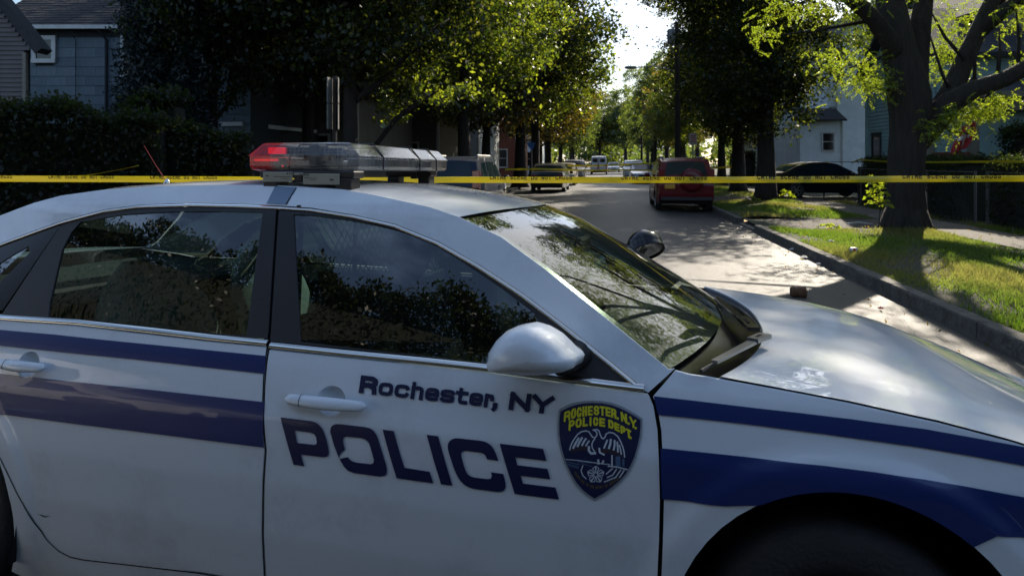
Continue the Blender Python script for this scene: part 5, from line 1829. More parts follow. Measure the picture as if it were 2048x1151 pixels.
# ------------------------------------------------------------------ hedges
def hedge(name, label, p0, p1, h0, h1, w, n, leaf, m, seed, cat='hedge', bump_=.18, dens_core=True, group=None):
    g = np.random.default_rng(seed)
    p0, p1 = Vector(p0), Vector(p1)
    d = (p1 - p0); L = d.length; d.normalize()
    pd = Vector((-d.y, d.x, 0))
    u = g.random(n)
    hh = h0 + (h1 - h0) * u + bump_ * np.sin(u * L * 2.1 + seed) * .6 + bump_ * np.sin(u * L * 5.3) * .4
    face = g.random(n)
    z = hh * g.random(n) ** .8
    y = np.where(face < .42, -w / 2, np.where(face < .55, w / 2, g.uniform(-w / 2, w / 2, n)))
    z = np.where(face >= .55, hh, z)
    P = np.outer(u * L, np.array(d)) + np.outer(y, np.array(pd))
    P[:, 2] = z
    P += g.normal(size=(n, 3)) * np.array([.07, .07, .08])
    root = empty(name, p0)
    tag(root, label, cat, group)
    leaf_obj('foliage', P, leaf, m, root, seed=seed, droop=-.3)
    # woody core: dark, uneven
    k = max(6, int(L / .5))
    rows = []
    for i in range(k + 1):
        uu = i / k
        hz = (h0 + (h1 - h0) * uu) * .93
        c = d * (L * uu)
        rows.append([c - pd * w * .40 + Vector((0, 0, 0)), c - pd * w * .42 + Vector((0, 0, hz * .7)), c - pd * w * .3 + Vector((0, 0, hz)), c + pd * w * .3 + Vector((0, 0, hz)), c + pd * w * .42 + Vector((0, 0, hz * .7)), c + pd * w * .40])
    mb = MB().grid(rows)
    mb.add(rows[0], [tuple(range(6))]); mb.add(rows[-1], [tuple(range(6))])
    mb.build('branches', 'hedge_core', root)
    return root

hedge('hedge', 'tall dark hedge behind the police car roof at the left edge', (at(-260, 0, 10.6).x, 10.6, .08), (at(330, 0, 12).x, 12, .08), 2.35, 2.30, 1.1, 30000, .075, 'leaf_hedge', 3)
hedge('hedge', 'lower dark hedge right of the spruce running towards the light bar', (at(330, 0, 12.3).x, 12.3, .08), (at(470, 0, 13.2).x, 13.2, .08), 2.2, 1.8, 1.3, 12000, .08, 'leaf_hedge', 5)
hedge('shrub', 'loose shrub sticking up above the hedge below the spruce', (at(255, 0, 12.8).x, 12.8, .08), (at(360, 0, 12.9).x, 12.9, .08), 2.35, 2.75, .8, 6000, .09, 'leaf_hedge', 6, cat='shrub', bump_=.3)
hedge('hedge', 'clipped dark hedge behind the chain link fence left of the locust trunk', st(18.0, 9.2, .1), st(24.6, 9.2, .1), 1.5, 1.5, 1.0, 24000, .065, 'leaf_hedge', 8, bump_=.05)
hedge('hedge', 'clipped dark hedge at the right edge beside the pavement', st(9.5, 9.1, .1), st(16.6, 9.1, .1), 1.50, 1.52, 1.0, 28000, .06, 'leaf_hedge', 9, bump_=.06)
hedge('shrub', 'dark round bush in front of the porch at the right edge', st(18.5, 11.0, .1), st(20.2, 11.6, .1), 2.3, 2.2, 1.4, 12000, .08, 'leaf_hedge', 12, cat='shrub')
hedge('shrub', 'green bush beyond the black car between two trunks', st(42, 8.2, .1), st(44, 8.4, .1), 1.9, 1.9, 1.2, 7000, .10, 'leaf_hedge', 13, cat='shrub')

# ------------------------------------------------------------------ grass, weeds, fallen leaves
def grass_patch(name, t0, t1, r0, r1, n, h, seed, zf):
    g = np.random.default_rng(seed)
    t = t0 + (t1 - t0) * g.random(n) ** 1.35 if t0 < 12 else g.uniform(t0, t1, n)
    r = g.uniform(r0, r1, n)
    dens = np.sin(t * 2.1 + 3 * np.sin(r * 1.9)) + np.sin(r * 3.7 - t * 1.1) + g.normal(size=n) * 1.0
    ok = dens > (0.15 if t0 < 20 else -.4)
    t, r = t[ok], r[ok]
    n = len(t)
    base = np.outer(t, np.array(TD)) + np.outer(r, np.array(RD))
    base[:, 2] = [zf(a, b) for a, b in zip(t, r)]
    hh = h * (0.45 + .9 * g.random(n)) * (1 + .35 * np.sin(t * 1.7 + r * 2.3))
    d = g.normal(size=(n, 3)) * .55; d[:, 2] = 1
    d /= np.linalg.norm(d, axis=1)[:, None]
    w = np.cross(d, g.normal(size=(n, 3))); w /= np.linalg.norm(w, axis=1)[:, None]
    wd = (.0045 + .004 * g.random(n))[:, None] * (1 + np.maximum(0, t - 8) * .06)[:, None]
    V = np.stack([base - w * wd, base + w * wd, base + d * hh[:, None]], 1).reshape(-1, 3)
    me = bpy.data.meshes.new(name)
    me.vertices.add(3 * n); me.loops.add(3 * n); me.polygons.add(n)
    me.vertices.foreach_set('co', V.astype(np.float32).ravel())
    me.loops.foreach_set('vertex_index', np.arange(3 * n, dtype=np.int32))
    me.polygons.foreach_set('loop_start', np.arange(0, 3 * n, 3, dtype=np.int32))
    me.polygons.foreach_set('loop_total', np.full(n, 3, dtype=np.int32))
    me.update(calc_edges=True)
    a = me.attributes.new('tint', 'FLOAT', 'FACE')
    dry = .5 + .5 * np.sin(t * .8 + 1.3 * np.sin(r * 1.3) + 1)
    a.data.foreach_set('value', (g.random(n) * .45 + dry ** 1.5 * .6).clip(0, 1).astype(np.float32))
    me.materials.append(MATS['grass'])
    o = link(bpy.data.objects.new(name, me))
    return tag(o, kind='stuff')
def ztop(t, r): return verge_z(t, r) - .004
grass_patch('grass', 3.2, DR1[0] - .05, R_RIGHT + .17, 6.74, 190000, .07, 1, ztop)
grass_patch('grass', DR1[1] + .05, DR2[0], R_RIGHT + .2, 6.7, 40000, .09, 2, ztop)
grass_patch('grass', 28.8, 45, R_RIGHT + .2, 6.7, 20000, .1, 4, ztop)
grass_patch('grass', 9, 26, 8.0, 8.8, 14000, .10, 5, lambda t, r: .12)
# fallen leaves and crumbs
g = np.random.default_rng(77)
n = 1500
t = g.uniform(4, 30, n); r = np.where(g.random(n) < .85, g.uniform(R_RIGHT + .2, 8, n), R_RIGHT - np.abs(g.normal(size=n)) * .35 - .02)
P = np.outer(t, np.array(TD)) + np.outer(r, np.array(RD))
P[:, 2] = np.where(r > R_RIGHT, .185, [road_z(a) + .012 for a in r])
fl = leaf_obj('fallen_leaves', P, .034, 'leaf_rust', None, seed=9, tintbias=.3, droop=0)
tag(fl, kind='stuff')

def sapling(name, label, x, y0, y1, Y, k, seed, cat='sapling'):
    b = at(x, y0, Y)
    root = empty(name, b)
    tag(root, label, cat)
    h = at(x, y1, Y).z - b.z
    MB().tube([(0, 0, 0), (.03, 0, h * .4), (-.02, 0, h * .75), (-.10, 0, h)], [.014, .010, .007, .003], 6).build('stem', 'bark_grey', root)
    g = np.random.default_rng(seed)
    C, N = [], []
    for i in range(k):
        z = h * (.38 + .62 * i / k)
        a = i * 2.4 + g.uniform(-.3, .3)
        L = .24 * (1.1 - .5 * i / k)
        for j in range(7):
            u = (j + 1) / 7
            for s in (-1, 1):
                C.append([math.cos(a) * L * u - math.sin(a) * s * .05 - .08 * i / k, math.sin(a) * L * u + math.cos(a) * s * .05, z + .06 * math.sin(u * 2.6) - .04 * u])
    leaf_obj('leaves', np.array(C) + g.normal(size=(len(C), 3)) * .006, .10, 'leaf_locust', root, seed=seed, aspect=.5, droop=0, tintbias=.2)
    return root
sapling('sapling', 'slender sapling with bright pinnate leaves in front of the locust trunk', 1758, 450, 352, 13.6, 13, 3)
sapling('weed', 'small bright weed at the foot of the second trunk', 1575, 400, 380, 24, 5, 4, 'weed')
sapling('weed', 'small leafy weed on the near grass edge by the dirt crossing', 1660, 462, 448, 14.5, 3, 5, 'weed')
sapling('weed', 'little weed left of the second trunk', 1507, 404, 392, 23.5, 3, 6, 'weed')

# ================================================================== HOUSES
def house_root(name, label, t, r):
    o = empty(name, st(t, r, .1), -STA)
    return tag(o, label, 'house')
def window(parent, x0, x1, z0, z1, y, frame='white_trim', fw=.10, pane='window_dark', mull=True, blind=False):
    w = empty('window', (0, 0, 0), parent=parent)
    y = y - .035
    f = MB()
    f.box(x0 - fw, x1 + fw, y - .05, y + .02, z1, z1 + fw)
    f.box(x0 - fw, x1 + fw, y - .07, y + .02, z0 - fw, z0)
    f.box(x0 - fw, x0, y - .045, y + .02, z0, z1)
    f.box(x1, x1 + fw, y - .045, y + .02, z0, z1)
    if mull:
        zm = (z0 + z1) / 2
        f.box(x0, x1, y - .035, y + .01, zm - .02, zm + .02)
    f.build('frame', frame, w)
    MB().box(x0, x1, y - .012, y + .012, z0, z1).build('pane', pane, w)
    if blind:
        b = MB()
        k = int((z1 - z0) / .07)
        for i in range(k): b.box(x0 + .02, x1 - .02, y - .02, y - .014, z0 + i * .07, z0 + i * .07 + .058)
        tag(b.build('blind', 'blind', w), kind='stuff')
    return w
def siding_sheet(parent, x0, x1, z0, z1, y, pitch, m, name='siding', axis='x'):
    """overlapping horizontal boards, joined (too fine to pick apart)"""
    mb = MB()
    rows = []
    k = int(math.ceil((z1 - z0) / pitch))
    for i in range(k):
        a, b = z0 + i * pitch, min(z1, z0 + (i + 1) * pitch)
        if axis == 'x':
            mb.add([(x0, y - .028, a), (x1, y - .028, a), (x1, y - .004, b), (x0, y - .004, b), (x0, y - .004, a), (x1, y - .004, a)], [(0, 1, 2, 3), (4, 5, 1, 0)])
        else:
            mb.add([(y - .028, x0, a), (y - .028, x1, a), (y - .004, x1, b), (y - .004, x0, b), (y - .004, x0, a), (y - .004, x1, a)], [(3, 2, 1, 0), (0, 1, 5, 4)])
    return tag(mb.build(name, m, parent), kind='stuff')
def gable_roof(parent, x0, x1, y0, y1, zt, rise, over=.35, m='roofing', ridge='x', name='roof'):
    mb = MB()
    th = .14
    if ridge == 'x':
        ym = (y0 + y1) / 2
        k = rise / (ym - y0)
        for sg in (-1, 1):
            ye = y0 - over if sg < 0 else y1 + over
            ze = zt - over * k
            a = [(x0 - over, ye, ze), (x1 + over, ye, ze), (x1 + over, ym, zt + rise), (x0 - over, ym, zt + rise)]
            b = [(p[0], p[1], p[2] + th) for p in a]
            mb.add(a + b, [(0, 3, 2, 1), (4, 5, 6, 7), (0, 1, 5, 4), (1, 2, 6, 5), (2, 3, 7, 6), (3, 0, 4, 7)])
    else:
        xm = (x0 + x1) / 2
        k = rise / (xm - x0)
        for sg in (-1, 1):
            xe = x0 - over if sg < 0 else x1 + over
            ze = zt - over * k
            a = [(xe, y0 - over, ze), (xe, y1 + over, ze), (xm, y1 + over, zt + rise), (xm, y0 - over, zt + rise)]
            b = [(p[0], p[1], p[2] + th) for p in a]
            mb.add(a + b, [(0, 3, 2, 1), (4, 5, 6, 7), (0, 1, 5, 4), (1, 2, 6, 5), (2, 3, 7, 6), (3, 0, 4, 7)])
    return mb.build(name, m, parent)
def gable_end(parent, x0, x1, y, z0, rise, m, th=.1):
    mb = MB()
    a = [(x0, y, z0), (x1, y, z0), ((x0 + x1) / 2, y, z0 + rise)]
    b = [(p[0], p[1] + th, p[2]) for p in a]
    mb.add(a + b, [(0, 1, 2), (5, 4, 3), (0, 3, 4, 1), (1, 4, 5, 2), (2, 5, 3, 0)])
    return mb.build('gable', m, parent)

# --- blue grey shingle house, left. Local x from its street-side corner going left is negative
Yh = 21.0
hb = tag(empty('house', (at(50, 0, Yh).x, Yh, .1)), 'two storey blue grey shingled house with white gutter at the upper left', 'house')
WX, WZ = (at(500, 0, Yh) - at(50, 0, Yh)).x, at(0, 60, Yh).z - .1
MB().box(-3.5, WX, .05, 8, 0, WZ).build('wall', 'wall_dark', hb)
cz_, sw_ = .300, .62
def openings(x0, x1, z0, z1):
    for a, b, c, d in wins:
        if x0 < b + .1 and x1 > a - .1 and z0 < d + .1 and z1 > c - .1: return (a, b, c, d)
def loc(x, y): p = at(x, y, Yh); return p.x - hb.location.x, p.z - .1
w1 = (*[loc(73, 0)[0], loc(104, 0)[0]], loc(0, 118)[1], loc(0, 80)[1])
w2 = (*[loc(250, 0)[0], loc(290, 0)[0]], loc(0, 150)[1], loc(0, 66)[1])
w3 = (*[loc(258, 0)[0], loc(292, 0)[0]], loc(0, 290)[1], loc(0, 226)[1])
wins = [w1, w2, w3]
meshes = {}
nsh = 0
for i in range(int(WZ / cz_)):
    z0, z1 = i * cz_, (i + 1) * cz_ + .02
    if z0 < 2.3: continue
    x = -.9 - (i % 2) * .31
    while x < WX:
        xa, xb = max(x, -.9), min(x + sw_, WX)
        segs = [(xa, xb)]
        for a, b, c, d in wins:
            if z0 < d + .06 and z1 > c - .06:
                ns = []
                for s0, s1 in segs:
                    if s1 <= a - .04 or s0 >= b + .04: ns.append((s0, s1))
                    else:
                        if s0 < a - .04: ns.append((s0, a - .04))
                        if s1 > b + .04: ns.append((b + .04, s1))
                segs = ns
        for s0, s1 in segs:
            if s1 - s0 < .05: continue
            key = (round(s1 - s0, 2), rnd.choice(['shingle_blue', 'shingle_blue_b', 'shingle_blue_c']))
            if key not in meshes:
                wv = key[0]
                mb = MB()
                nse = max(2, int(wv / .12))
                bot = [(.004 + (wv - .008) * k / nse, -.022, -.006 + .010 * ((k * 7) % 3) / 2) for k in range(nse + 1)]
                tp = [(wv - .004, -.004, cz_ + .02), (.004, -.004, cz_ + .02)]
                fr_ = bot + tp
                bk = [(p[0], 0.01, p[2]) for p in bot]
                nb_ = len(bot)
                mb.add(fr_ + bk, [tuple(range(len(fr_)))] + [(k + 1, k, len(fr_) + k, len(fr_) + k + 1) for k in range(nb_ - 1)])
                o = mb.build('shingle', key[1], hb)
                meshes[key] = o.data
                o.location = (s0, .048 + rnd.uniform(-.003, .003), z0)
            else:
                o = link(bpy.data.objects.new('shingle', meshes[key]), hb)
                o.location = (s0, .048 + rnd.uniform(-.003, .003), z0)
            nsh += 1
        x += sw_
window(hb, *w1, .03, fw=.13)
window(hb, *w2, .03, fw=.12, blind=True)
window(hb, *w3, .03, fw=.12)
MB().box(-1.2, WX + .3, -.32, -.20, WZ - .02, WZ + .10).build('gutter', 'white_trim', hb)
MB().box(-1.2, WX + .3, -.20, .05, WZ + .0, WZ + .02).build('soffit', 'wall_dark', hb)
for px_ in (213, 152):
    x = loc(px_, 0)[0]
    MB().tube([(x - .12, -.26, WZ), (x, -.02, WZ - .3), (x, -.02, 0)], [.045, .045, .045] if px_ == 213 else [.012, .012, .012], 8).build('downspout' if px_ == 213 else 'cable', 'wall_dark', hb)
rf = MB()
rf.add([(-1.2, -.28, WZ + .08), (WX + .3, -.28, WZ + .08), (WX + .3, 4.2, WZ + 3.1), (-1.2, 4.2, WZ + 3.1), (-1.2, 8.4, WZ + .08), (WX + .3, 8.4, WZ + .08)], [(0, 1, 2, 3), (3, 2, 5, 4), (0, 3, 4), (1, 5, 2)])
rfo = rf.build('roof', 'roofing', hb)
# roof shingle courses, fine relief joined
rc = MB()
for i in range(26):
    u0, u1 = i / 26, (i + 1) / 26 + .006
    a, b = Vector((0, -.28, WZ + .08)).lerp(Vector((0, 4.2, WZ + 3.1)), u0), Vector((0, -.28, WZ + .08)).lerp(Vector((0, 4.2, WZ + 3.1)), min(1, u1))
    x = -1.2
    while x < WX + .3:
        w_ = rnd.uniform(.25, .38)
        h_ = rnd.uniform(.018, .034)
        x2 = min(x + w_, WX + .3)
        rc.add([(x, a.y, a.z + h_), (x2, a.y, a.z + h_), (x2, b.y, b.z + .006), (x, b.y, b.z + .006), (x, a.y, a.z), (x2, a.y, a.z)], [(0, 1, 2, 3), (4, 5, 1, 0)])
        x = x2 + .01
tag(rc.build('roof_shingles', 'roofing', rfo), kind='stuff')

# --- dark clapboard house, left edge: gable facing the camera with a raking eave
Yg = 15.3
hg = tag(empty('house', (at(50, 0, Yg).x, Yg, .1)), 'dark brown clapboard house with steep eave at the far left edge', 'house')
MB().box(-6, -.02, .03, .2, 0, 4.1).build('wall', 'wall_dark', hg)
p_ = [loc2 for loc2 in [(at(92, 99, Yg) - Vector(hg.location)), (at(14, 0, Yg) - Vector(hg.location)), (at(-120, -160, Yg) - Vector(hg.location))]]
mesh_cb = None
for i in range(64):
    z = .8 + i * .105
    top = z + .115
    xr = -.02 if z < 4.0 else p_[0].x - .30 - (z - p_[0].z + .1) * (p_[0].x - p_[1].x) / (p_[1].z - p_[0].z)
    if xr < -3.3: break
    wv = round(xr + 3.4, 3)
    mb = MB().add([(-3.4, -.035, z), (xr, -.035, z), (xr, -.006, top), (-3.4, -.006, top), (-3.4, .0, z), (xr, .0, z)], [(0, 1, 2, 3), (4, 5, 1, 0), (1, 5, 2)])
    if mesh_cb is None or z > 3.8:
        o = mb.build('clapboard', 'siding_brown', hg); base_z = z
        if z <= 3.8: mesh_cb = o.data
    else:
        o = link(bpy.data.objects.new('clapboard', mesh_cb), hg); o.location = (0, 0, z - .8)
MB().box(-.03, .05, -.05, .03, 0, 4.0).build('corner_board', 'siding_cream', hg)
ev = MB()
def slab(mb, pts, y0, y1, th):
    for a, b in zip(pts[:-1], pts[1:]):
        d = Vector((b.x - a.x, 0, b.z - a.z)).normalized(); n = Vector((d.z, 0, -d.x)) * -th
        q = [a, b, b + n, a + n]
        mb.add([(v.x, y0, v.z) for v in q] + [(v.x, y1, v.z) for v in q], [(0, 1, 2, 3), (7, 6, 5, 4), (0, 4, 5, 1), (1, 5, 6, 2), (2, 6, 7, 3), (3, 7, 4, 0)])
slab(ev, p_, -.12, .22, .16)
ev.build('roof', 'wall_dark', hg)
fc = MB(); slab(fc, [q + Vector((.015, 0, .0)) for q in p_], -.16, -.122, .20)
fc.build('bargeboard', 'roofing_b', hg)
gp_ = [(-4.5, 3.9), (-.02, 3.9), (-.02, 4.2), (p_[0].x - .25, p_[0].z + .12), (p_[1].x - .02, p_[1].z - .05), (p_[2].x, p_[2].z - .05), (-4.5, p_[2].z - .05)]
MB().add([(a, .028, b) for a, b in gp_], [tuple(range(len(gp_)))]).build('gable', 'wall_dark', hg)

# --- further left houses glimpsed between the trunks
def plain_house(label, t, r, w, d, h, m, rise=2.4, pitch=.12, porch=False, wins_=(), roofm='roofing_b', side=1, ridge='y'):
    o = house_root('house', label, t, r)
    x0, x1 = (0, w)
    MB().box(x0, x1, 0, d, 0, h).build('wall', m, o)
    siding_sheet(o, x0, x1, 0, h, 0, pitch, m)
    siding_sheet(o, 0, d, 0, h, x0, pitch, m, axis='y')
    MB().box(x0 - .03, x0 + .10, -.045, .10, 0, h).build('corner_board', 'white_trim', o)
    MB().box(x1 - .10, x1 + .03, -.045, .10, 0, h).build('corner_board', 'white_trim', o)
    if ridge == 'y':
        gable_roof(o, x0, x1, 0, d, h, rise, m=roofm, ridge='y')
        gable_end(o, x0, x1, 0, h, rise, m)
    else:
        gable_roof(o, x0, x1, 0, d, h, rise, m=roofm, ridge='x')
    for a, b, c, e in wins_: window(o, a, b, c, e, 0)
    return o
plain_house('cream house behind the sign post with a porch post', 27, -17, 6.5, 8, 4.6, 'siding_cream', wins_=[(4.3, 5.2, 1.1, 2.6), (1.2, 2.1, 1.1, 2.6)])
plain_house('beige house with a sunlit flank right of the leaning tree', 36, -16.8, 7.5, 8, 4.4, 'siding_beige', wins_=[(5.6, 6.3, 1.0, 2.5), (3.8, 4.5, 1.0, 2.5)])
plain_house('white clapboard house glimpsed above the blue parked car', 46, -16.5, 7.5, 9, 5.2, 'siding_white', wins_=[(5.8, 6.6, 1.0, 2.6)])
plain_house('reddish house far down the left side', 62, -16, 7.5, 9, 5.0, 'wood_red', wins_=[(5.8, 6.6, 1.0, 2.6)])
plain_house('white house far down the left side', 78, -15.5, 7.5, 9, 5.4, 'siding_white', wins_=[(5.8, 6.6, 1.0, 2.6)])
po = house_root('house', 'low dark porch roof with white edge between the spruce and the kerb trees', 20, -14.2)
MB().box(0, 2.6, 0, 5, 0, 2.6).build('wall', 'wall_dark', po)
MB().box(-.2, 2.8, -.5, 5, 2.62, 2.75).build('roof_edge', 'white_trim', po)
MB().add([(-.2, -.5, 2.76), (2.8, -.5, 2.76), (2.8, 5, 4.2), (-.2, 5, 4.2)], [(0, 1, 2, 3)]).build('roof', 'roofing', po)
window(po, 1.2, 1.9, .9, 2.1, -.01)

# --- right houses
Yw = 41.0
hw = tag(empty('house', (at(1600, 0, Yw).x, Yw, .1)), 'white clapboard house with a low back wing and one small window', 'house')
def lw(x, y): p = at(x, y, Yw); return p.x - hw.location.x, p.z - .1
ax1, az1 = lw(1683, 238); bx1, bz1 = lw(1790, 130)
MB().box(0, ax1, 0, 5, 0, az1).build('wing_wall', 'siding_white', hw)
siding_sheet(hw, 0, ax1, 0, az1, 0, .105, 'siding_white')
MB().box(ax1 - .3, bx1, 1.2, 9, 0, bz1 + 1.2).build('wall', 'siding_white', hw)
siding_sheet(hw, ax1 - .3, bx1, 0, bz1 + 1.2, 1.2, .105, 'siding_white')
w0, w1_ = lw(1645, 300), lw(1666, 267)
window(hw, w0[0], w1_[0], w0[1], w1_[1], 0, fw=.08)
MB().add([(-.4, -.4, az1 - .05), (ax1 + .15, -.4, az1 - .05), (ax1 + .15, 1.1, az1 + .75), (-.4, 1.1, az1 + .75), (-.4, -.4, az1 - .15), (ax1 + .15, -.4, az1 - .15)], [(0, 1, 2, 3), (4, 5, 1, 0)]).build('wing_roof', 'roofing_b', hw)
MB().box(ax1 - .03, ax1 + .07, -.05, .08, 0, az1).build('corner_board', 'white_trim', hw)
MB().tube([(ax1 + .25, 1.1, 0), (ax1 + .25, 1.1, bz1)], .05, 8).build('downspout', 'white_trim', hw)
mt = MB(); x_, z_ = lw(1683, 217); mt.rbox(x_ - .15, x_ + .15, 1.0, 1.16, z_ - .2, z_ + .2, .02)
mt.build('meter_box', 'steel_grey', hw)
gable_roof(hw, ax1 - .3, bx1, 1.2, 9, bz1 + 1.2, 2.2, m='roofing_b', ridge='y')
gable_end(hw, ax1 - .3, bx1, 1.2, bz1 + 1.2, 2.2, 'siding_white')
hv = plain_house('white house with shuttered windows beyond the oval tree', 49, 10.8, 5, 7, 3.4, 'siding_white', wins_=[(.6, 1.1, 1.2, 2.3), (2.0, 2.5, 1.2, 2.3)])
ht = house_root('house', 'teal clapboard house whose long side faces the street behind the locust trunk', 22.3, 10.1)
MB().box(0, 2.7, 0, 5.6, 0, 4.9).build('wall', 'siding_teal', ht)
siding_sheet(ht, 0, 5.6, 0, 4.9, 0, .135, 'siding_teal', axis='y')
siding_sheet(ht, 0, 2.7, 0, 4.9, 0, .135, 'siding_teal')
MB().box(-.045, .10, 5.5, 5.64, 0, 4.9).build('corner_board', 'siding_teal', ht)
def side_window(parent, y0, y1, z0, z1, fr='white_trim'):
    w = empty('window', (0, 0, 0), parent=parent)
    f = MB()
    f.box(-.07, .02, y0 - .09, y1 + .09, z1, z1 + .1); f.box(-.08, .02, y0 - .09, y1 + .09, z0 - .08, z0)
    f.box(-.06, .02, y0 - .09, y0, z0, z1); f.box(-.06, .02, y1, y1 + .09, z0, z1)
    f.build('frame', fr, w)
    MB().box(-.034, .02, y0, y1, z0, z1).build('pane', 'window_dark', w)
side_window(ht, 4.2, 4.9, .8, 2.5, 'wall_dark')
side_window(ht, 1.6, 2.3, 3.3, 4.4, 'siding_teal')
gable_roof(ht, 0, 2.7, 0, 5.6, 4.9, 1.8, m='roofing_b', ridge='x')
MB().add([(0, 0, 4.9), (0, 5.6, 4.9), (0, 2.8, 6.7), (.1, 0, 4.9), (.1, 5.6, 4.9), (.1, 2.8, 6.7)], [(0, 2, 1), (3, 4, 5), (0, 3, 5, 2), (1, 2, 5, 4)]).build('gable', 'siding_teal', ht)
# porch of the teal house with posts, red rail and a wall coloured blue as shade
Yp = 19.6
hp = tag(empty('house', (at(1858, 0, Yp).x, Yp, .1)), 'house with blue shade painted on its teal wall, a columned porch and red railing right of the locust trunk', 'house')
def lq(x, y): p = at(x, y, Yp); return p.x - hp.location.x, p.z - .1
X1 = lq(1950, 0)[0]
MB().box(1.35, 9, 1.9, 2.2, 0, 3.4).build('wall', 'siding_teal_shade', hp)
siding_sheet(hp, 1.35, 2.5, 0, 3.0, 1.9, .14, 'siding_teal_shade')
siding_sheet(hp, 2.5, 9, 0, 3.0, 1.9, .13, 'siding_cream')
MB().box(3.0, 9, 1.9, 7, 3.0, 6.5).build('upper_wall', 'siding_cream', hp)
siding_sheet(hp, 3.0, 9, 3.0, 6.5, 1.9, .13, 'siding_cream')
MB().box(3.0, 3.12, 1.85, 1.95, 3.0, 6.5).build('corner_board', 'white_trim', hp)
MB().box(-.2, 9, -.1, 1.9, 0, .45).build('porch_floor', 'siding_brown', hp)
z_ed = lq(0, 192)[1]
MB().box(1.0, 9, -.35, 1.9, z_ed - .05, z_ed + .12).build('porch_roof_edge', 'siding_cream', hp)
MB().box(1.05, 9, -.10, 1.8, z_ed - .42, z_ed - .05).build('porch_beam', 'siding_cream', hp)
MB().add([(1.0, -.35, z_ed + .12), (9, -.35, z_ed + .12), (9, 1.9, z_ed + 1.1), (1.0, 1.9, z_ed + 1.1)], [(0, 1, 2, 3)]).build('porch_roof', 'roofing_b', hp)
for xa in (lq(1862, 0)[0], lq(1952, 0)[0], 4.4, 6.9):
    MB().rbox(xa - .12, xa + .12, 0, .24, 0, z_ed - .42, .015).build('porch_post', 'siding_cream', hp)
a_, b__ = lq(1927, 305), lq(1945, 262)
window(hp, a_[0] * 1.09, b__[0] * 1.09, a_[1], b__[1] + .1, 1.87, fw=.10)
window(hp, 3.0, 3.7, 1.0, 2.4, 1.87)
window(hp, 5.2, 6.0, 1.0, 2.4, 1.87)
window(hp, 3.6, 4.5, 3.9, 5.4, 1.87)
rl = MB()
zr = lq(0, 311)[1]
MB().box(.1, X1 - .1, .05, .15, zr, zr + .10).build('handrail', 'wood_red', hp)
for i in range(10):
    xx = .15 + i * (X1 - .3) / 9
    MB().box(xx, xx + .05, .07, .12, .45, zr).build('baluster', 'wood_red', hp)
MB().rbox(5.0, 5.4, .9, 1.2, z_ed - .50, z_ed - .44, .02).build('porch_lamp', 'wood_red', hp)
# upper gabled storey, pale, and dark roof of the neighbour
gable_roof(hp, 3.0, 9, 1.9, 7, 6.5, 2.5, m='roofing_b', ridge='y')
# flag
fg_ = empty('flag', at(1925, 262, 18.6))
tag(fg_, 'red flag with a white cross hanging below the locust leaves by the porch', 'flag')
MB().tube([(0.35, .8, .55), (-.15, -.1, .05)], .012, 6).build('flag_pole', 'siding_cream', fg_)
rows = []
for i in range(9):
    u = i / 8
    rows.append([Vector((-.02 + .45 * u - .28 * v + .05 * math.sin(v * 6 + u * 5), .06 * math.sin(u * 9 + v * 3), .12 - .75 * v + .16 * u)) for v in np.linspace(0, 1, 9)])
MB().grid(rows).build('flag_cloth', 'flag_red', fg_, smooth=True)
cr = MB()
def fpt(u, v): return Vector((-.02 + .45 * u - .28 * v + .05 * math.sin(v * 6 + u * 5), .06 * math.sin(u * 9 + v * 3) - .006, .12 - .75 * v + .16 * u))
for (u0, u1, v0, v1) in ((.42, .58, .1, .9), (.15, .42, .42, .58), (.58, .85, .42, .58)):
    cr.grid([[fpt(u, v) for v in np.linspace(v0, v1, 7)] for u in np.linspace(u0, u1, 4)])
cr.build('flag_cross', 'flag_white', fg_)

# ------------------------------------------------------------------ chain link fence right
cf = tag(empty('chain_link_fence', st(17.0, 8.65, .12)), 'chain link fence in front of the right hedges with bare metal posts', 'fence')
o0 = Vector(cf.location)
for t in (9.5, 12, 14.5, 16.7, 17.2, 19.6, 22, 24.4):
    MB().tube([st(t, 8.65, .1) - o0, st(t, 8.65, 1.38) - o0], .028, 8).build('post', 'chainlink', cf)
for a, b in ((9.5, 16.7), (17.2, 24.4)):
    MB().tube([st(a, 8.65, 1.35) - o0, st(b, 8.65, 1.35) - o0], .018, 6).build('rail', 'chainlink', cf)
ml = MB()
for a, b in ((9.5, 16.7), (17.2, 24.4)):
    k = int((b - a) / .09)
    for i in range(k):
        for sg in (1, -1):
            t = a + i * .09
            p = [(t + sg * 0, .14)]
            t2 = t + sg * 1.2
            if t2 > b: t2, z2 = b, .14 + (b - t)
            elif t2 < a: t2, z2 = a, .14 + (t - a)
            else: z2 = 1.34
            ml.tube([st(t, 8.65, .14) - o0, st(t2, 8.65, z2) - o0], .0025, 3, caps=False)
tag(ml.build('mesh_wire', 'chainlink', cf), kind='stuff')
cf2 = tag(empty('chain_link_fence', st(29.5, 9.0, .12)), 'chain link fence across the yard behind the black car in the driveway', 'fence')
o0 = Vector(cf2.location)
for r in (9.0, 10.6, 12.2, 13.8):
    MB().tube([st(29.5, r, .1) - o0, st(29.5, r, 1.6) - o0], .03, 8).build('post', 'chainlink', cf2)
MB().tube([st(29.5, 9.0, 1.58) - o0, st(29.5, 13.8, 1.58) - o0], .02, 6).build('rail', 'chainlink', cf2)
gt = MB().rbox(0, 1.1, 0, .05, .05, 1.3, .01)
o = gt.build('wooden_gate', 'pole_wood'); o.location = st(24.8, 8.7, .12); o.rotation_euler = (0, 0, -STA)
tag(o, 'dark gate panel at the end of the clipped hedge behind the sapling', 'gate')

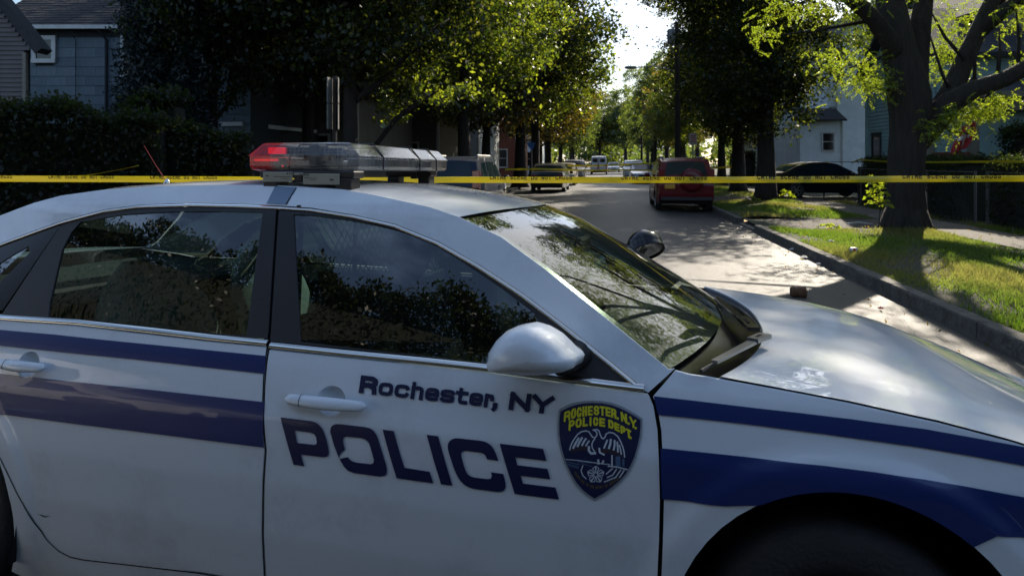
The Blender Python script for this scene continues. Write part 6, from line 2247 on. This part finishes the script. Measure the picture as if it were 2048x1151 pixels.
# ------------------------------------------------------------------ poles and signs
up = tag(empty('utility_pole', st(36.8, 3.75, .12)), 'dark wooden utility pole with a long street light arm reaching over the road', 'utility pole')
MB().tube([(0, 0, 0), (0, 0, 4), (-.05, 0, 9.0)], [.17, .15, .12], 10).build('pole', 'pole_wood', up)
MB().tube([(-.05, 0, 6.35), (-1.2, 0, 6.62), (-2.35, 0, 6.55)], [.035, .03, .03], 8).build('lamp_arm', 'steel_grey', up)
MB().rbox(-2.85, -2.25, -.12, .12, 6.48, 6.62, .04).build('lamp_head', 'steel_grey', up)
MB().tube([(-.05, 0, 5.55), (1.0, -.2, 6.1)], [.035, .03], 6).build('bracket', 'steel_grey', up)
MB().tube([(-.05, 0, 5.35), (.9, -.2, 5.95)], [.02, .02], 6).build('bracket', 'steel_grey', up)
MB().lathe([(0, 0), (.2, 0), (.22, .1), (.22, .7), (.2, .8), (0, .82)], Matrix.Translation((-.35, 0, 7.8)), 14).build('transformer', 'steel_grey', up, smooth=True)
for (z, r0, nm) in ((8.9, -.5, 'overhead_wire'), (9.0, .3, 'overhead_wire'), (7.4, 0, 'overhead_wire')):
    a = st(36.8, 3.75 + r0, z)
    b = st(64, -4.6 + r0, z + .3)
    pts = [a.lerp(b, u) - Vector((0, 0, 1.2 * (4 * u * (1 - u)))) for u in np.linspace(0, 1, 14)]
    w_ = MB().tube(pts, .016, 4).build(nm, 'ink')
    tag(w_, {8.9: 'upper thin overhead wire crossing the sky gap', 9.0: 'overhead wire just behind the upper one', 7.4: 'lowest overhead wire sagging across the sky gap'}[z], 'wire', 'overhead wires across the sky gap')
for i, (t, r, h, lab) in enumerate(((56, 3.9, 7.5, 'second utility pole, thinner, behind the first'), (78, 3.9, 7.5, 'third utility pole far down the right side'))):
    p = tag(empty('utility_pole', st(t, r, .12)), lab, 'utility pole')
    MB().tube([(0, 0, 0), (0, 0, h)], [.15, .12], 8).build('pole', 'pole_wood', p)
    MB().box(-.8, .8, -.05, .05, h - .5, h - .38).build('crossarm', 'pole_wood', p)
ns = tag(empty('parking_sign', st(30.3, 3.75, .12), -STA), 'small pale parking regulation sign on a post behind the red car', 'sign')
MB().tube([(0, 0, 0), (0, 0, 2.75)], .03, 6).build('post', 'steel_grey', ns)
MB().rbox(-.17, .17, -.05, -.03, 2.22, 2.72, .004).build('sign_plate', 'sign_face', ns)
tx = MB()
for i, (a, b) in enumerate(((-.11, .11), (-.12, .10), (-.09, .12), (-.12, .12))): tx.box(a, b, -.053, -.0505, 2.60 - i * .09, 2.64 - i * .09)
tag(tx.build('sign_print', 'sign_red', ns), kind='stuff')
ss = tag(empty('sign_post', st(13.55, -5.2, .12)), 'dark sign post with two tall narrow plates seen edge on above the light bar', 'sign')
b0 = Vector(ss.location)
top = at(670, 150, at(670, 0, 12.8).y)
x_c = at(670, 0, 12.8).x - b0.x; y_c = 12.8 - b0.y
MB().tube([(x_c, y_c, 0), (x_c, y_c, 3.12)], .045, 6).build('post', 'pole_wood', ss)
for sx, a in ((-.065, .10), (.080, -.13)):
    for (z0, z1) in ((2.10, 2.58), (2.60, 3.08)):
        M = Matrix.Translation((x_c + sx, y_c - .06, 0)) @ Matrix.Rotation(math.radians(90) - a * 1.6, 4, 'Z')
        MB().obox(M, -.16, .16, -.006, .006, z0, z1).build('sign_plate', 'sign_back', ss)
bs = tag(empty('blue_sign', st(42, -5.3, .12)), 'small bright blue sign hanging by the left kerb under the rusty tree', 'sign')
b0 = Vector(bs.location)
q = at(1062, 293, 42) - b0
MB().tube([(q.x + .05, q.y, 0), (q.x + .05, q.y, q.z + .2)], .03, 6).build('post', 'steel_grey', bs)
MB().add([(q.x - .28, q.y - .05, q.z + .22), (q.x + .28, q.y - .05, q.z + .26), (q.x + .16, q.y - .05, q.z - .1), (q.x, q.y - .05, q.z - .22), (q.x - .12, q.y - .05, q.z - .05),
          (q.x - .28, q.y - .03, q.z + .22), (q.x + .28, q.y - .03, q.z + .26), (q.x + .16, q.y - .03, q.z - .1), (q.x, q.y - .03, q.z - .22), (q.x - .12, q.y - .03, q.z - .05)],
         [(4, 3, 2, 1, 0), (5, 6, 7, 8, 9)] + [(i, (i + 1) % 5, 5 + (i + 1) % 5, 5 + i) for i in range(5)]).build('sign_plate', 'sign_blue', bs)

# ================================================================== PARKED CARS
def auto(name, label, loc, rz, spec, cat='car', group='cars parked along the kerbs'):
    """spec: L, W, side outline, glass outlines, colours"""
    root = empty(name, loc, rz)
    tag(root, label, cat, group)
    Wd = spec['W'] / 2
    belt = spec['belt']
    prof = spec['top']                      # upper outline front to rear
    xs, xe = prof[0][0], prof[-1][0]
    def half(x, z):
        w = Wd
        if z > belt: w -= (z - belt) * spec.get('tumble', .30)
        if z < .45: w -= (.45 - z) * .18
        if z > belt - .2 and z <= belt: w -= (z - belt + .2) * .10
        if z > belt: w -= .02
        fx = (xs - x) / .9
        if fx < 1: w -= .22 * (1 - max(0, fx)) ** 2
        bx = (x - xe) / .8
        if bx < 1: w -= spec.get('rear_taper', .12) * (1 - max(0, bx)) ** 2
        return w
    wr = spec['wr']
    axles = spec['axles']
    bottom = [(xe + .05, .25)]
    out = list(prof)
    # bottom with wheel arches, rear to front
    b = [(prof[-1][0] + .02, .26)]
    for ax_ in sorted(axles):
        b += [(ax_ + (wr + .05) * math.cos(math.radians(t)), .02 + wr + (wr + .05) * math.sin(math.radians(t))) for t in range(198, -19, -12)]
    b += [(prof[0][0] - .02, .26)]
    outline = out + b
    V, T = tri_polys([densify(outline, .12)], (), .14)
    mb = MB()
    for s in (1, -1):
        vs = [(v[0], s * half(v[0], v[1]), v[1]) for v in V]
        fs = [tuple(int(i) for i in t) for t in T]
        mb.add(vs, [f[::-1] for f in fs] if s > 0 else fs)
    pts = densify(prof, .12, closed=False)
    crown = spec.get('crown', .035)
    rows = []
    for x, z in pts:
        h = half(x, z)
        rows.append([(x, h * q, z + crown * (1 - q * q) * (z > .5)) for q in np.linspace(1, -1, 11)])
    mb.grid(rows)
    body = mb.build('body', spec['paint'], root)
    smooth_by_angle(body, 32)
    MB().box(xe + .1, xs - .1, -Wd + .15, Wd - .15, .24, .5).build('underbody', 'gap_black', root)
    for s in (1, -1):
        for gname, gp in spec['side_glass']:
            V, T = tri_polys([densify(gp, .15)], (), .15)
            vs = [(v[0], s * (half(v[0], v[1]) + .006), v[1]) for v in V]
            fs = [tuple(int(i) for i in t) for t in T]
            m_ = MB(); m_.add(vs, [f[::-1] for f in fs] if s > 0 else fs)
            m_.build('side_window', spec.get('glassm', 'car_glass'), root, smooth=True)
        if spec.get('shut'):
            for x in spec['shut']:
                m_ = MB()
                zz = np.linspace(.32, belt, 6)
                m_.grid([[(x + dx, s * (half(x, z) + .003), z) for z in zz] for dx in (-.006, .006)], flip=s > 0)
                m_.build('door_gap', 'gap_black', root)
        mx0, mz0 = spec['mirror']
        m_ = MB().rbox(mx0 - .05, mx0 + .07, s * (Wd + .12) - .10, s * (Wd + .12) + .08, mz0 - .05, mz0 + .11, .03)
        m_.build('wing_mirror', spec['paint'], root, smooth=True)
    for key, nm in (('ws', 'windscreen'), ('rw', 'rear_window')):
        if key not in spec: continue
        (x0, z0), (x1, z1), side_in = spec[key]
        rows = []
        for u in np.linspace(0, 1, 5):
            x, z = x0 + (x1 - x0) * u, z0 + (z1 - z0) * u
            h = half(x, z) - side_in
            nx, nz_ = (z1 - z0), -(x1 - x0)
            L = math.hypot(nx, nz_); sg = 1 if nz_ * 1 > 0 or (nz_ == 0) else -1
            ox, oz = abs(nz_) / L * 0 + (nx / L) * sg * .012, (nz_ / L) * sg * .012
            rows.append([(x + ox, h * q, z + oz + crown * (1 - q * q)) for q in np.linspace(1, -1, 9)])
        MB().grid(rows, flip=(x1 > x0) != (key == 'rw')).build(nm, spec.get('glassm', 'car_glass'), root, smooth=True)
    for ax_ in axles:
        for s in (1, -1):
            wh = empty('wheel', (0, 0, 0), parent=root)
            M = Matrix.Translation((ax_, s * (Wd - .12), wr)) @ Matrix.Rotation(math.radians(-90 * s), 4, 'X')
            MB().lathe([(wr * .62, -.09), (wr * .9, -.10), (wr, -.07), (wr, .07), (wr * .9, .10), (wr * .64, .095), (wr * .6, .06)], M, 26).build('tyre', 'rubber', wh, smooth=True)
            rim = MB()
            rim.lathe([(wr * .63, .085), (wr * .60, .092), (wr * .57, .07)], M, 26)
            rim.lathe([(wr * .16, .05), (wr * .15, .085), (.001, .09)], M, 12)
            for k in range(spec.get('spokes', 6)):
                a = k * 2 * math.pi / spec.get('spokes', 6)
                R2 = M @ Matrix.Rotation(a, 4, 'Z')
                rim.obox(R2, wr * .12, wr * .60, -.028, .028, .055, .083)
            rim.build('rim', 'alloy', wh)
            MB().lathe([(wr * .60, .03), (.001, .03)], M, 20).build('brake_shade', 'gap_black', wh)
    for nm, m_, bx in spec['boxes']:
        o = MB().rbox(*bx, .012).build(nm, m_, root)
        if nm.startswith('plate'): pass
    return root

sedan = dict(L=4.8, W=1.80, belt=.92, wr=.32, axles=(1.42, -1.33), crown=.03,
             top=[(2.36, .30), (2.40, .45), (2.36, .60), (2.22, .72), (1.6, .84), (1.15, .92), (.75, 1.14), (.30, 1.37), (-.1, 1.43), (-.75, 1.42), (-1.25, 1.30), (-1.75, 1.04), (-2.25, 1.00), (-2.36, .88), (-2.40, .55), (-2.36, .30)],
             side_glass=[('f', [(.95, .95), (.62, 1.16), (.25, 1.34), (-.22, 1.37), (-.22, .96)]), ('r', [(-.30, .96), (-.30, 1.37), (-.75, 1.35), (-1.15, 1.24), (-1.38, 1.02), (-1.30, .97)])],
             ws=((1.08, .95), (.34, 1.355), .10), rw=((-1.22, 1.31), (-1.72, 1.055), .10), mirror=(.80, .93), shut=(.95, -.26, -1.2),
             boxes=[('headlight', 'lamp_clear', (2.10, 2.31, .48, .80, .58, .72)), ('headlight', 'lamp_clear', (2.10, 2.31, -.80, -.48, .58, .72)), ('grille', 'gap_black', (2.2, 2.405, -.38, .38, .50, .64)),
                    ('tail_light', 'tail_red', (-2.40, -2.20, .50, .80, .72, .90)), ('tail_light', 'tail_red', (-2.40, -2.20, -.80, -.50, .72, .90)),
                    ('number_plate', 'plate_white', (-2.425, -2.38, -.16, .16, .52, .66)), ('number_plate', 'plate_white', (2.38, 2.425, -.16, .16, .40, .52))])
suv = dict(L=4.5, W=1.82, belt=1.02, wr=.35, axles=(1.35, -1.30), crown=.035, tumble=.22, rear_taper=.08,
           top=[(2.20, .34), (2.24, .55), (2.18, .78), (2.0, .90), (1.35, 1.02), (1.1, 1.08), (.62, 1.46), (.35, 1.60), (-.2, 1.67), (-1.5, 1.65), (-1.95, 1.56), (-2.12, 1.10), (-2.18, .90), (-2.20, .50), (-2.14, .34)],
           side_glass=[('f', [(.92, 1.08), (.50, 1.46), (.30, 1.54), (-.15, 1.56), (-.15, 1.06)]), ('m', [(-.23, 1.06), (-.23, 1.56), (-1.0, 1.56), (-1.08, 1.06)]), ('r', [(-1.16, 1.07), (-1.10, 1.55), (-1.60, 1.53), (-1.85, 1.12)])],
           ws=((1.05, 1.12), (.48, 1.545), .10), rw=((-1.965, 1.53), (-2.105, 1.14), .16), mirror=(.82, 1.06), shut=(.92, -.19, -1.12),
           boxes=[('headlight', 'lamp_clear', (1.98, 2.19, .50, .84, .72, .90)), ('headlight', 'lamp_clear', (1.98, 2.19, -.84, -.50, .72, .90)), ('grille', 'gap_black', (2.1, 2.25, -.38, .38, .60, .78)),
                  ('tail_light', 'tail_red', (-2.21, -2.02, .66, .85, .90, 1.34)), ('tail_light', 'tail_red', (-2.21, -2.02, -.85, -.66, .90, 1.34)),
                  ('roof_rail', 'steel_grey', (-1.5, .4, .62, .67, 1.67, 1.74)), ('roof_rail', 'steel_grey', (-1.5, .4, -.67, -.62, 1.67, 1.74)),
                  ('bumper', 'black_trim', (-2.27, -2.0, -.78, .78, .36, .47))])
van = dict(L=5.8, W=2.0, belt=1.25, wr=.38, axles=(1.75, -1.55), crown=.05, tumble=.16, rear_taper=.04,
           top=[(2.80, .40), (2.84, .7), (2.75, 1.0), (2.0, 1.22), (1.3, 1.75), (.9, 2.0), (.3, 2.12), (-2.5, 2.12), (-2.72, 2.05), (-2.80, 1.3), (-2.84, .8), (-2.80, .45)],
           side_glass=[('f', [(1.75, 1.28), (1.2, 1.70), (.6, 1.78), (.6, 1.28)])],
           ws=((1.9, 1.30), (1.05, 1.90), .12), mirror=(1.6, 1.30), shut=(1.75, .5),
           boxes=[('rear_pane', 'car_glass', (-2.80, -2.73, .14, .72, 1.42, 1.86)), ('rear_pane', 'car_glass', (-2.80, -2.73, -.72, -.14, 1.42, 1.86)), ('door_gap', 'gap_black', (-2.86, -2.74, -.012, .012, .5, 2.0)),
                  ('tail_light', 'tail_red', (-2.85, -2.74, .84, .95, .9, 1.35)), ('tail_light', 'tail_red', (-2.85, -2.74, -.95, -.84, .9, 1.35)), ('bumper', 'black_trim', (-2.98, -2.7, -.9, .9, .42, .58)),
                  ('reflective_strip', 'reflect_red', (-2.865, -2.82, .02, .16, .55, 1.25)), ('reflective_strip', 'reflect_red', (-2.865, -2.82, -.92, -.80, .55, 1.30)), ('headlight', 'lamp_clear', (2.6, 2.82, .6, .9, .75, .95)), ('headlight', 'lamp_clear', (2.6, 2.82, -.9, -.6, .75, .95)),
                  ('ladder_rack', 'steel_grey', (-1.8, .2, -.7, .7, 2.17, 2.20))])
def mk(base, **k):
    d = dict(base); d.update(k); return d
HD = math.pi / 2 - STA            # heading straight up the street
def place(t, r): return st(t, r, road_z(r) - .0)
# red car with the spare wheel cover
red_boxes = suv['boxes'] + [('number_plate', 'plate_gold', (-2.235, -2.195, .34, .66, .72, .86))]
rs = auto('parked_car', 'dark red sport utility car with a round spare wheel cover parked at the right kerb', place(to_st(at(1383, 428, 20.8))[0] + 2.0, 2.42), HD,
          mk(suv, paint='car_red', boxes=red_boxes), group='cars parked along the kerbs')
Mw = Matrix.Translation((-2.20, -.16, 1.00)) @ Matrix.Rotation(math.radians(-90), 4, 'Y')
sw2 = MB().lathe([(.001, .155), (.26, .155), (.33, .14), (.36, .09), (.36, .0)], Mw, 30).build('spare_wheel_cover', 'car_red', rs, smooth=True)
MB().obox(Matrix(), -2.215, -2.19, -.45, -.30, .1, .2)
auto('parked_car', 'dark blue sport utility car nearest on the left kerb behind the light bar', place(18.2, -3.95), HD, mk(suv, paint='car_navy', glassm='car_glass_blue'))
auto('parked_car', 'black saloon car with a white number plate parked on the left', place(35.0, -2.95), HD, mk(sedan, paint='car_black'))
auto('parked_car', 'tan saloon car parked beyond the black one on the left', place(44.5, -2.9), HD + math.pi, mk(sedan, paint='car_tan'))
auto('parked_car', 'silver car facing the camera beside the white van', place(55, -2.7), HD + math.pi, mk(suv, paint='car_silver'))
auto('parked_car', 'black saloon car standing side on in the driveway behind the second tree', st(DR2[0] + 3.3, 8.55, .14), 0.0, mk(sedan, paint='car_black', glassm='car_glass_blue', spokes=6))
auto('parked_van', 'white van with red reflective strips on its rear doors in the middle of the street', place(81, -1.0), HD, mk(van, paint='car_white'), cat='van')
auto('parked_car', 'white sport utility car facing the camera right of the van', place(61, 2.3), HD + math.pi, mk(suv, paint='car_white'))
auto('parked_car', 'lilac silver saloon car facing the camera in front of the white one', place(50, 2.55), HD + math.pi, mk(sedan, paint='car_silver', glassm='car_glass_blue'))
auto('parked_car', 'small white car far behind the van', place(100, .9), HD + math.pi, mk(sedan, paint='car_white'))

# ================================================================== TAPE
def tape(name, label, P, w, texts=(), m='tape_yellow', txt='CRIME SCENE DO NOT CROSS', cat='tape', twist=None, period=None, ink_h=.7, clip=1.0):
    """P: list of world points along the middle; strip of width w hanging edge-down; lettering cut by the fold"""
    P = [Vector(p) for p in P]
    # resample
    L = [0]
    for a, b in zip(P[:-1], P[1:]): L.append(L[-1] + (b - a).length)
    def pos(s):
        s = min(max(s, 0), L[-1])
        for i in range(len(P) - 1):
            if s <= L[i + 1] or i == len(P) - 2:
                u = (s - L[i]) / max(1e-6, L[i + 1] - L[i])
                return P[i].lerp(P[i + 1], u), (P[i + 1] - P[i]).normalized()
    g = random.Random(len(P) * 7 + int(w * 1000))
    n = max(10, int(L[-1] / .12))
    rows = []
    def cross(s):
        p, d = pos(s)
        a = (twist(s / L[-1]) if twist else 0) + .10 * math.sin(s * 2.3) + .07 * math.sin(s * 5.1)
        up = Vector((0, 0, 1))
        fw = d.cross(up).normalized()
        v = up * math.cos(a) + fw * math.sin(a)
        return p, v, d
    for i in range(n + 1):
        p, v, d = cross(L[-1] * i / n)
        k = .010 * math.sin(i * .9)
        rows.append([p - v * w / 2, p - v * w / 6 + d.cross(v) * (.003 + k * .3), p + v * w / 6 + d.cross(v) * .003, p + v * w / 2])
    root = MB().grid(rows)
    back = [[q + Vector((0, .0016, 0)) for q in r] for r in rows]
    root.grid(back, flip=True)
    o = root.build(name, m, smooth=True)
    tag(o, label, cat, 'yellow police tapes')
    if texts:
        polys3 = MB()
        for s0, s1 in texts:
            nW = len(txt)
            cw = (s1 - s0) / nW
            polys = []
            th = cw * .24
            for i, ch in enumerate(txt):
                if ch == ' ': continue
                for line in GL[ch]:
                    polys += stroke_polys([(s0 + cw * i + th * .5 + (cw * .80 - th) * u, v) for u, v in [(a, (w * .5 - w * ink_h * clip) + (w * ink_h) * b) for a, b in line]], th)
            V, T = tri_polys(polys)
            # keep what lies below the fold
            zt = w * .495
            V[:, 1] = np.minimum(V[:, 1], zt)
            vs = []
            for a, b in V:
                p, v, d = cross(a)
                fwd = d.cross(v)
                if fwd.y > 0: fwd = -fwd
                vs.append(p + v * b + fwd * .0055)
            fs = []
            for t in T:
                if all(V[i][1] >= zt - 1e-9 for i in t): continue
                fs.append(tuple(int(i) for i in t))
            polys3.add(vs, fs)
        tag(polys3.build('tape_lettering', 'tape_ink', o), kind='stuff')
    return o
YT = 5.2
def tp(x, y, Y=YT): return at(x, y, Y)
main = [tp(-300, 357), tp(0, 357.5), tp(430, 359, 5.25), tp(760, 361, 5.3), tp(900, 359.5, 5.3), tp(1100, 360, 5.25), tp(1400, 360, 5.2), tp(1700, 358.5, 5.15), tp(2048, 357, 5.1), tp(2400, 355, 5.0)]
Lm = [0]
for a, b in zip(main[:-1], main[1:]): Lm.append(Lm[-1] + (b - a).length)
def s_at(x):
    for i in range(len(main) - 1):
        xa, xb = PX + main[i].x / main[i].y * FPX, PX + main[i + 1].x / main[i + 1].y * FPX
        if xa <= x <= xb: return Lm[i] + (x - xa) / (xb - xa) * (Lm[i + 1] - Lm[i])
tape('police_tape', 'nearest yellow crime scene tape stretched straight across the whole street', main, .048,
     texts=[(s_at(a), s_at(b)) for a, b in ((-110, 26), (97, 228), (300, 436), (980, 1146), (1243, 1415), (1515, 1700), (1805, 2003))], ink_h=.62, clip=.62)
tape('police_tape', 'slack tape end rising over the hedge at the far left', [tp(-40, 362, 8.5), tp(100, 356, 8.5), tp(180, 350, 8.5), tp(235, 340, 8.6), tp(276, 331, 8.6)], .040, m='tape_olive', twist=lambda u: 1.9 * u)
tape('police_tape', 'second tape higher up running from the utility pole to the left kerb', [tp(1135, 331, 33), tp(1180, 332, 34), tp(1232, 330, 35), tp(1335, 325, 36)], .09)
tape('police_tape', 'third tape crossing behind the cars at door height', [tp(1010, 339, 30), tp(1080, 338, 31), tp(1180, 341, 33), tp(1250, 340, 34), tp(1320, 341, 35)], .085)
tape('police_tape', 'short piece of tape between the right hand trunks', [tp(1420, 336, 33), tp(1475, 334, 33)], .09)
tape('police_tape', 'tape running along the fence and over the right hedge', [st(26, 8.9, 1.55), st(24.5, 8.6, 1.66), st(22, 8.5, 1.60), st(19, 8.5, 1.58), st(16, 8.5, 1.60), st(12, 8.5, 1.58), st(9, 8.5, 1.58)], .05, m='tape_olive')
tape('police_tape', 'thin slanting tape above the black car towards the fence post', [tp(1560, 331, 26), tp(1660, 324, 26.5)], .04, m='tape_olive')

# ================================================================== LITTER
def litter(name, label, mb, m, x, y, z, cat, rz=0):
    Y = (CAMH - z) * FPX / (y - PY)
    o = mb.build(name, m, smooth=False)
    o.location = (at(x, y, Y).x, Y, z); o.rotation_euler = (0, 0, rz)
    tag(o, label, cat)
    return o
mb = MB().lathe([(.001, 0), (.055, .004), (.062, .02), (.058, .07), (.064, .10), (.060, .16), (.052, .175), (.02, .178), (.001, .17)], Matrix.Translation((-.09, 0, .058)) @ Matrix.Rotation(math.radians(90), 4, 'Y'), 14)
mb.tube([(-.06, .03, .03), (-.05, .05, .0)], .012, 5)
litter('wood_log', 'short dark brown log lying on the sunlit road past the bonnet', mb, 'rust', 1597, 594, .03, 'log', rz=-.2)
c1 = litter('drink_can', 'white and red drink can lying on the near grass verge', MB().lathe([(.001, 0), (.026, .003), (.033, .012), (.033, .108), (.026, .118), (.001, .116)], Matrix.Translation((-.06, 0, .04)) @ Matrix.Rotation(math.radians(90), 4, 'Y'), 14), 'can_white', 1707, 504, .17, 'can', rz=-.15)
MB().lathe([(.0338, .045), (.0338, .09)], Matrix.Translation((-.06, 0, .04)) @ Matrix.Rotation(math.radians(90), 4, 'Y'), 14).build('can_label', 'can_red', c1)
def crumple(seed, s):
    g = random.Random(seed)
    mb = MB()
    ring = [[(s * (.5 + .5 * g.random()) * math.cos(a) * f, s * (.5 + .5 * g.random()) * math.sin(a) * f, s * .5 * h + g.uniform(0, s * .2)) for a in [k * .785 for k in range(8)]] for f, h in ((.9, 0), (1, .3), (.6, .8), (.1, .9))]
    return mb.grid(ring, closed=True)
litter('paper_scrap', 'crumpled white paper farthest up the gutter', crumple(1, .07), 'litter', 1585, 500, .01, 'litter')
litter('paper_scrap', 'crumpled paper in the middle of the gutter, larger', crumple(2, .08), 'litter', 1609, 517, .01, 'litter')
litter('paper_scrap', 'small torn paper nearest in the gutter', crumple(3, .05), 'litter', 1638, 529, .01, 'litter')
litter('paper_scrap', 'flat pale wrapper on the grass left of the can', crumple(4, .06), 'litter', 1662, 483, .17, 'litter')
litter('paper_scrap', 'reddish scrap lying in the shade on the road', crumple(5, .04), 'sign_red', 1762, 617, .01, 'litter')
litter('fallen_branch', 'pale broken twig on the dirt crossing by the locust tree', MB().tube([(-.3, 0, .03), (0, .05, .06), (.25, -.05, .03)], [.02, .022, .012], 6), 'litter', 1720, 450, .15, 'branch')

# ================================================================== BEHIND THE CAMERA (seen in the windows and paint)
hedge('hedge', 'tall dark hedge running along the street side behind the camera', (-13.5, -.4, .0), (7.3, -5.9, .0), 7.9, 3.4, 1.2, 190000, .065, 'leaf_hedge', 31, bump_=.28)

auto('parked_van', 'white van parked behind the camera, facing the police car side on', (-6.9, -.55, .03), -PSI, mk(van, paint='car_white'), cat='van', group='vehicles behind the camera')
